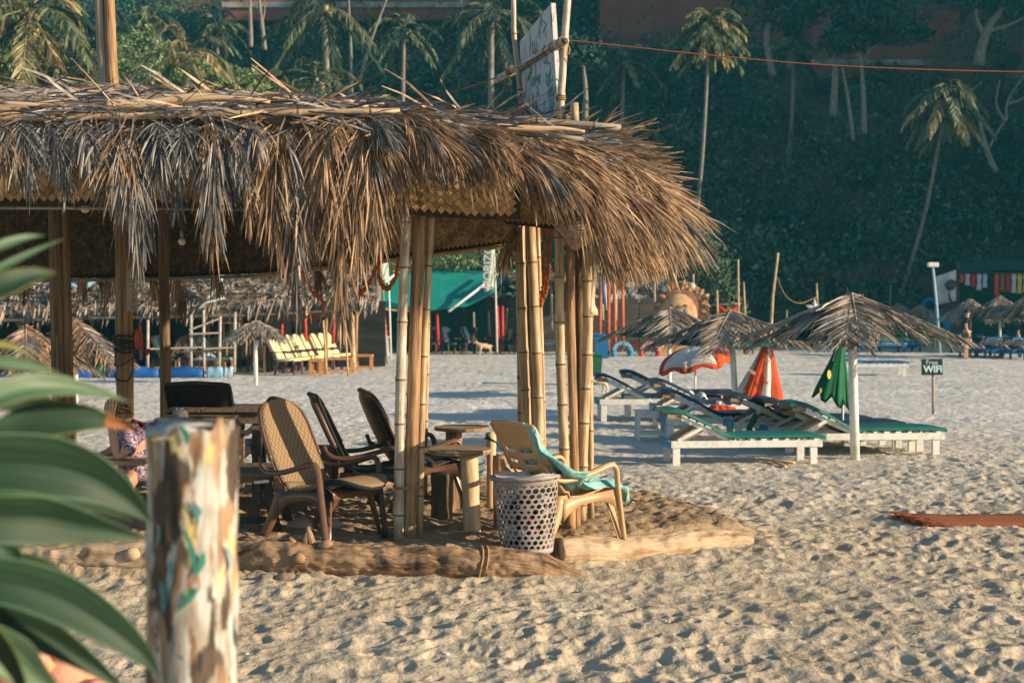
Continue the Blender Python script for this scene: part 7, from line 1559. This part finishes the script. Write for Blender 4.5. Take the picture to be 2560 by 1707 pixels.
mb.ball(Q(289, 1022, -.02), .094, 12, sc=(1, .98, 1.08)); mb.build('hair', 'hair_light', t)
mb = MB(); mb.sweep_torus(Q(300, 1043, -.115), .020, .008, 'Y', 12, 6); mb.build('ear', 'skin', t)
mb = MB(); mb.ball(Q(268, 1040, -.05), .018, 8, sc=(1.2, .8, 1)); mb.build('nose', 'skin', t)
for k in range(5):
    f = [(268, 1000), (276, 996), (284, 994), (292, 1000), (262, 1038)][k]; a = Q(276 + (k - 2) * 2, 1058, -.20); b = Q(*f, -.15 + .0 * k); mid = a.lerp(b, .5) + Vector((.008, -.03, 0)); mb = MB(); mb.tube(smooth_path([a, a.lerp(mid, .6), mid, b.lerp(mid, .4), b], 3), [.013] * 4 + [.010] * 7 + [.008, .006], 7); mb.build('finger', 'skin', t)
mb = MB(); mb.ball(Q(276, 1050, -.19), .040, 10, sc=(.9, .55, 1.2)); mb.build('palm', 'skin', t)
world_origin()
p0, p1 = X_(150, 11.1), X_(372, 11.1)
planks_table('dining_table', 'wooden table edge under the elbow of the seated person', p0, p1, 10.95, 11.6, Z_(1152, 10.95), .035, 3, 'table_top', 'x', [(p0 + .1, 11.05), (p0 + .1, 11.5), (p1 + .35, 11.5)], .06, 0)
world_origin()
mb = MB(); mb.grid([[P(lerp(330, 440, s), lerp(lerp(1046, 1078, s), lerp(1100, 1105, s), q), 11.9 + .05 * math.sin(s * 8)) for s in [j / 10 for j in range(11)]] for q in [i / 5 for i in range(6)]])
tag(mb.build('printed_shawl', 'shawl', solid=.01), 'black and red medallion print shawl spread behind the seated person', 'cloth')
# ---------------------------------------------------------------- painted post in the foreground
c = Vector((X_(482, 3.05), 3.05, 0)); t = thing('painted_post', 'thick weathered post with peeling white paint and green leaves, nearest the camera', 'post', c)
def peel():
    m = bpy.data.materials.new('peeling_paint'); m.use_nodes = True; nt = m.node_tree; bs = nt.nodes['Principled BSDF']; bs.inputs['Roughness'].default_value = .6
    tc = _n(nt, 'ShaderNodeTexCoord')
    def noi(sc, det=4, off=0):
        mp = _n(nt, 'ShaderNodeMapping'); mp.inputs['Scale'].default_value = sc; mp.inputs['Location'].default_value = (off, off, off); nt.links.new(tc.outputs['Object'], mp.inputs[0]); q = _n(nt, 'ShaderNodeTexNoise'); q.inputs['Scale'].default_value = 1; q.inputs['Detail'].default_value = det; nt.links.new(mp.outputs[0], q.inputs[0]); return q.outputs[0]
    def rmp(s, a, ca, b, cb):
        r_ = _n(nt, 'ShaderNodeValToRGB'); e = r_.color_ramp.elements; e[0].position = a; e[1].position = b; e[0].color = (*ca, 1); e[1].color = (*cb, 1); nt.links.new(s, r_.inputs[0]); return r_.outputs[0]
    def mx(f, a, b): x = _n(nt, 'ShaderNodeMix', data_type='RGBA'); nt.links.new(f, x.inputs[0]); nt.links.new(a, x.inputs[6]); nt.links.new(b, x.inputs[7]); return x.outputs[2]
    W_ = (0, 0, 0); B_ = (1, 1, 1)
    white = rmp(noi((30, 30, 9), 6), .35, (0.27, 0.23, 0.18), .6, (0.52, 0.51, 0.48))
    yel = rmp(noi((9, 9, 4), 3, 3), .3, (0.50, 0.38, 0.12), .7, (0.60, 0.50, 0.26)); c1_ = mx(rmp(noi((19, 19, 5), 4, 5), .56, W_, .62, B_), white, yel)
    tan = rmp(noi((50, 50, 8), 5, 2), .3, (0.15, 0.085, 0.045), .7, (0.44, 0.28, 0.16)); c2_ = mx(rmp(noi((34, 34, 8), 9, 9), .52, W_, .56, B_), c1_, tan)
    blu = rmp(noi((12, 12, 4), 3, 4), .3, (0.22, 0.42, 0.42), .7, (0.45, 0.60, 0.60)); c3_ = mx(rmp(noi((11, 11, 3.2), 3, 14), .60, W_, .66, B_), c2_, blu)
    blk = rmp(noi((60, 60, 14), 5, 2), .3, (0.012, 0.010, 0.009), .7, (0.12, 0.08, 0.05)); c4_ = mx(rmp(noi((15, 15, 5), 12, 21.3), .505, W_, .54, B_), c3_, blk)
    nt.links.new(c4_, bs.inputs['Base Color'])
    bp_ = _n(nt, 'ShaderNodeBump'); bp_.inputs['Strength'].default_value = .6; bp_.inputs['Distance'].default_value = .01; nt.links.new(noi((26, 26, 5), 7, 21.3), bp_.inputs['Height']); nt.links.new(bp_.outputs[0], bs.inputs['Normal']); M['peeling_paint'] = m
peel()
mb = MB(); zt = Z_(1064, 3.05); rough_tube(mb, [(c.x + .005, 3.05, -.1), (c.x - .002, 3.05, .55), (c.x, 3.05, zt)], [.090, .091, .096], 64, .075, 7, 44, seed=5, lfreq=.5)
for i, v in enumerate(mb.v):
    if v[2] > zt - .02: mb.v[i] = (v[0], v[1], v[2] + .055 * mnoise.noise(Vector((v[0] * 34, v[1] * 34, 1.7))))
mb.build('wood', 'peeling_paint', t)
def leafstroke(u0, v0, u1, v1, w, m_):
    n = 10; mb = MB(); rows = []
    for i in range(n + 1):
        q = i / n; ww = w * math.sin(math.pi * (.06 + .9 * q)) ** .8; uu = lerp(u0, u1, q) + 7 * math.sin(math.pi * q); vv = lerp(v0, v1, q); r = []
        for s in (-1, 0, 1):
            x = X_(uu + s * ww, 2.96) - c.x; rr_ = .1015; x = max(-rr_ * .97, min(rr_ * .97, x)); r.append((c.x + x, 3.05 - math.sqrt(rr_ * rr_ - x * x), Z_(vv, 2.96)))
        rows.append(r)
    mb.grid(rows); mb.build('painted_leaf', m_, t)
M['leaf_paint'] = mat('leaf_paint', (0.03, 0.20, 0.14), (0.30, 0.34, 0.28), .6, (40, 40, 12), contrast=(.36, .44)); M['leaf_paint_blue'] = mat('leaf_paint_blue', (0.06, 0.20, 0.22), (0.34, 0.38, 0.36), .6, (40, 40, 12), contrast=(.38, .5))
for a in ((462, 1322, 486, 1420, 8, 'leaf_paint'), (486, 1440, 508, 1378, 9, 'leaf_paint'), (440, 1528, 500, 1462, 7, 'leaf_paint'), (430, 1400, 405, 1500, 10, 'leaf_paint_blue'), (476, 1470, 452, 1520, 6, 'leaf_paint'), (400, 1450, 408, 1530, 9, 'leaf_paint_blue'), (500, 1290, 480, 1250, 6, 'leaf_paint_blue'), (470, 1250, 498, 1310, 5, 'leaf_paint_blue'), (420, 1625, 460, 1645, 7, 'leaf_paint_blue'), (395, 1310, 385, 1370, 5, 'leaf_paint_blue'), (555, 1370, 565, 1440, 5, 'leaf_paint_blue'), (452, 1060, 470, 1110, 8, 'leaf_paint')): leafstroke(*a)
world_origin()
# ---------------------------------------------------------------- strap leaved plant in the foreground
pl = thing('strap_leaf_plant', 'out of focus plant with long green strap leaves at the left edge', 'plant', (-1.35, 2.35, 0))
mb = MB(); rough_tube(mb, [(-1.33, 2.42, -.05), (-1.30, 2.42, .6), (-1.26, 2.42, 1.9)], [.035, .03, .02], 10, .1, 3, 6, seed=1); mb.build('stem', 'pole_dark', pl)
def leaf(pts, w, m_='leaf_near', Y0=2.35, Y1=2.5, fold=.5, tilt=.3, label=None, tip=None, twist=0.0):
    k = len(pts); W3 = [P(u, v, lerp(Y0, Y1, i / (k - 1))) for i, (u, v) in enumerate(pts)]; pp = smooth_path(W3, 8); n = len(pp); rows = []; ws = w / F * 2.4 / 2 * .84
    for i, p in enumerate(pp):
        q = i / (n - 1); d = (pp[min(i + 1, n - 1)] - pp[max(i - 1, 0)]).normalized(); side = d.cross(Vector((0, 1, 0))).normalized(); nn = side.cross(d)
        th = tilt + twist * q; sv = side * math.cos(th) + nn * math.sin(th); up = d.cross(sv)
        prof_ = math.sin(math.pi * min(.5, .30 + .35 * q)) * (1 - max(0, (q - .42) / .58) ** 1.25); ww = ws * max(.02, prof_)
        rows.append([p + sv * (ww * s) + up * (fold * ww * abs(s) + .012 * ww * math.sin(q * 20 + s * 9)) for s in (-1, -.94, -.5, -.05, .05, .5, .94, 1)])
    mb = MB(); mb.grid(rows)
    for i in range(len(mb.f)):
        r_, c_ = divmod(i, 7); q = r_ / (n - 1)
        mb.m[i] = 1 if (c_ in (0, 6) and w > 60) else 0
        if tip and q > tip: mb.m[i] = 2
    o = mb.build('leaf', [m_, 'leaf_yellow' if tip or w < 100 else 'leaf_light', 'leaf_brown'], pl, solid=.0015)
    if label: o['label'] = label
leaf([(-90, 640), (0, 616), (60, 596), (112, 588)], 34, 'leaf_light', 2.5, 2.6, label='slender pale leaf tip, uppermost of the plant')
leaf([(-90, 720), (0, 672), (80, 632), (158, 598)], 30, 'leaf_light', 2.6, 2.7)
leaf([(-160, 770), (0, 722), (80, 692), (142, 680)], 76, 'leaf_near', 2.3, 2.4)
leaf([(-120, 900), (0, 905), (80, 915), (152, 932)], 42, 'leaf_light', 2.5, 2.6)
leaf([(-160, 870), (-20, 862), (40, 868), (100, 905)], 26, 'leaf_yellow', 2.7, 2.8)
leaf([(-220, 1080), (-40, 1010), (80, 972), (200, 972), (325, 1004)], 92, 'leaf_light', 2.2, 2.45, tilt=.5)
leaf([(-220, 1180), (-20, 1110), (90, 1060), (190, 1048), (262, 1052), (325, 1072)], 118, 'leaf_near', 2.35, 2.5, tip=.78, label='broad leaf with a torn brown and yellow tip')
leaf([(-240, 1170), (-30, 1160), (110, 1165), (230, 1195), (320, 1250), (385, 1310)], 178, 'leaf_near', 2.25, 2.4, tilt=.2)
leaf([(-240, 1290), (-20, 1290), (120, 1295), (250, 1320), (372, 1345)], 150, 'leaf_near', 2.2, 2.4, tilt=-.1)
leaf([(-200, 1380), (-60, 1360), (20, 1375), (58, 1420)], 100, 'leaf_near', 2.5, 2.6)
leaf([(-240, 1440), (-10, 1455), (130, 1490), (260, 1560), (350, 1630), (402, 1690)], 140, 'leaf_near', 2.2, 2.35, tilt=.45)
leaf([(-240, 1500), (0, 1545), (120, 1590), (230, 1660), (330, 1740)], 105, 'leaf_near', 2.3, 2.4, tilt=.2)
leaf([(-180, 1560), (0, 1620), (90, 1690), (170, 1760)], 120, 'leaf_light', 2.2, 2.3)
leaf([(-100, 1480), (0, 1590), (50, 1680), (80, 1790)], 80, 'leaf_near', 2.1, 2.2, tilt=-.4)
leaf([(-220, 1230), (-80, 1210), (40, 1120), (120, 1075)], 110, 'leaf_near', 2.5, 2.6, tilt=.5)
leaf([(-200, 1240), (-20, 1225), (120, 1235), (230, 1262), (330, 1300)], 88, 'leaf_near', 2.55, 2.65, tilt=.4)
leaf([(-200, 1010), (-40, 1000), (60, 1005), (170, 1030), (235, 1062)], 80, 'leaf_near', 2.6, 2.7, tilt=.3)
leaf([(-200, 1390), (-20, 1402), (100, 1425), (200, 1480), (300, 1560)], 80, 'leaf_near', 2.55, 2.65, tilt=.4)
leaf([(-200, 1120), (-60, 1085), (60, 1090), (160, 1120), (300, 1180)], 70, 'leaf_light', 2.6, 2.7, tilt=.3)
world_origin()
rgx = random.Random(5); t = thing('laterite_rockery', 'blurred orange and pale rocks behind the lowest leaves', 'rock', (-1.5, 4.4, 0))
for k in range(30):
    u = rgx.uniform(-60, 250); v = 1600 + (u + 60) * .45 + rgx.uniform(-20, 90); mb = MB(); mb.ball(P(u, v, 4.2 + rgx.uniform(-.15, .15)), rgx.uniform(.05, .10), 8, jit=.4, sc=(1.2, .8, .8), rg=rgx); mb.build('rock', 'laterite_rock', t)
mb = MB(); mb.box((X_(60, 4.45), 4.45, .32), (.9, .35, .64), 0, R(8)); mb.build('bank', 'laterite_rock', t, True, bevel=.08)
world_origin()
# ---------------------------------------------------------------- sea air
mb = MB(); mb.box((0, 60, 27), (320, 420, 58)); hz_ob = mb.build('haze', 'sky_blue', None, False); tag(hz_ob, 'thin evening haze hanging over the bay', kind='stuff')
m = bpy.data.materials.new('haze'); m.use_nodes = True; nt = m.node_tree; nt.nodes.clear(); o_ = _n(nt, 'ShaderNodeOutputMaterial'); pv = _n(nt, 'ShaderNodeVolumePrincipled')
pv.inputs['Color'].default_value = (0.10, 0.66, 0.85, 1); pv.inputs['Density'].default_value = 0.00085; pv.inputs['Anisotropy'].default_value = 0.1
m.cycles.homogeneous_volume = True; nt.links.new(pv.outputs[0], o_.inputs['Volume']); hz_ob.data.materials.clear(); hz_ob.data.materials.append(m)
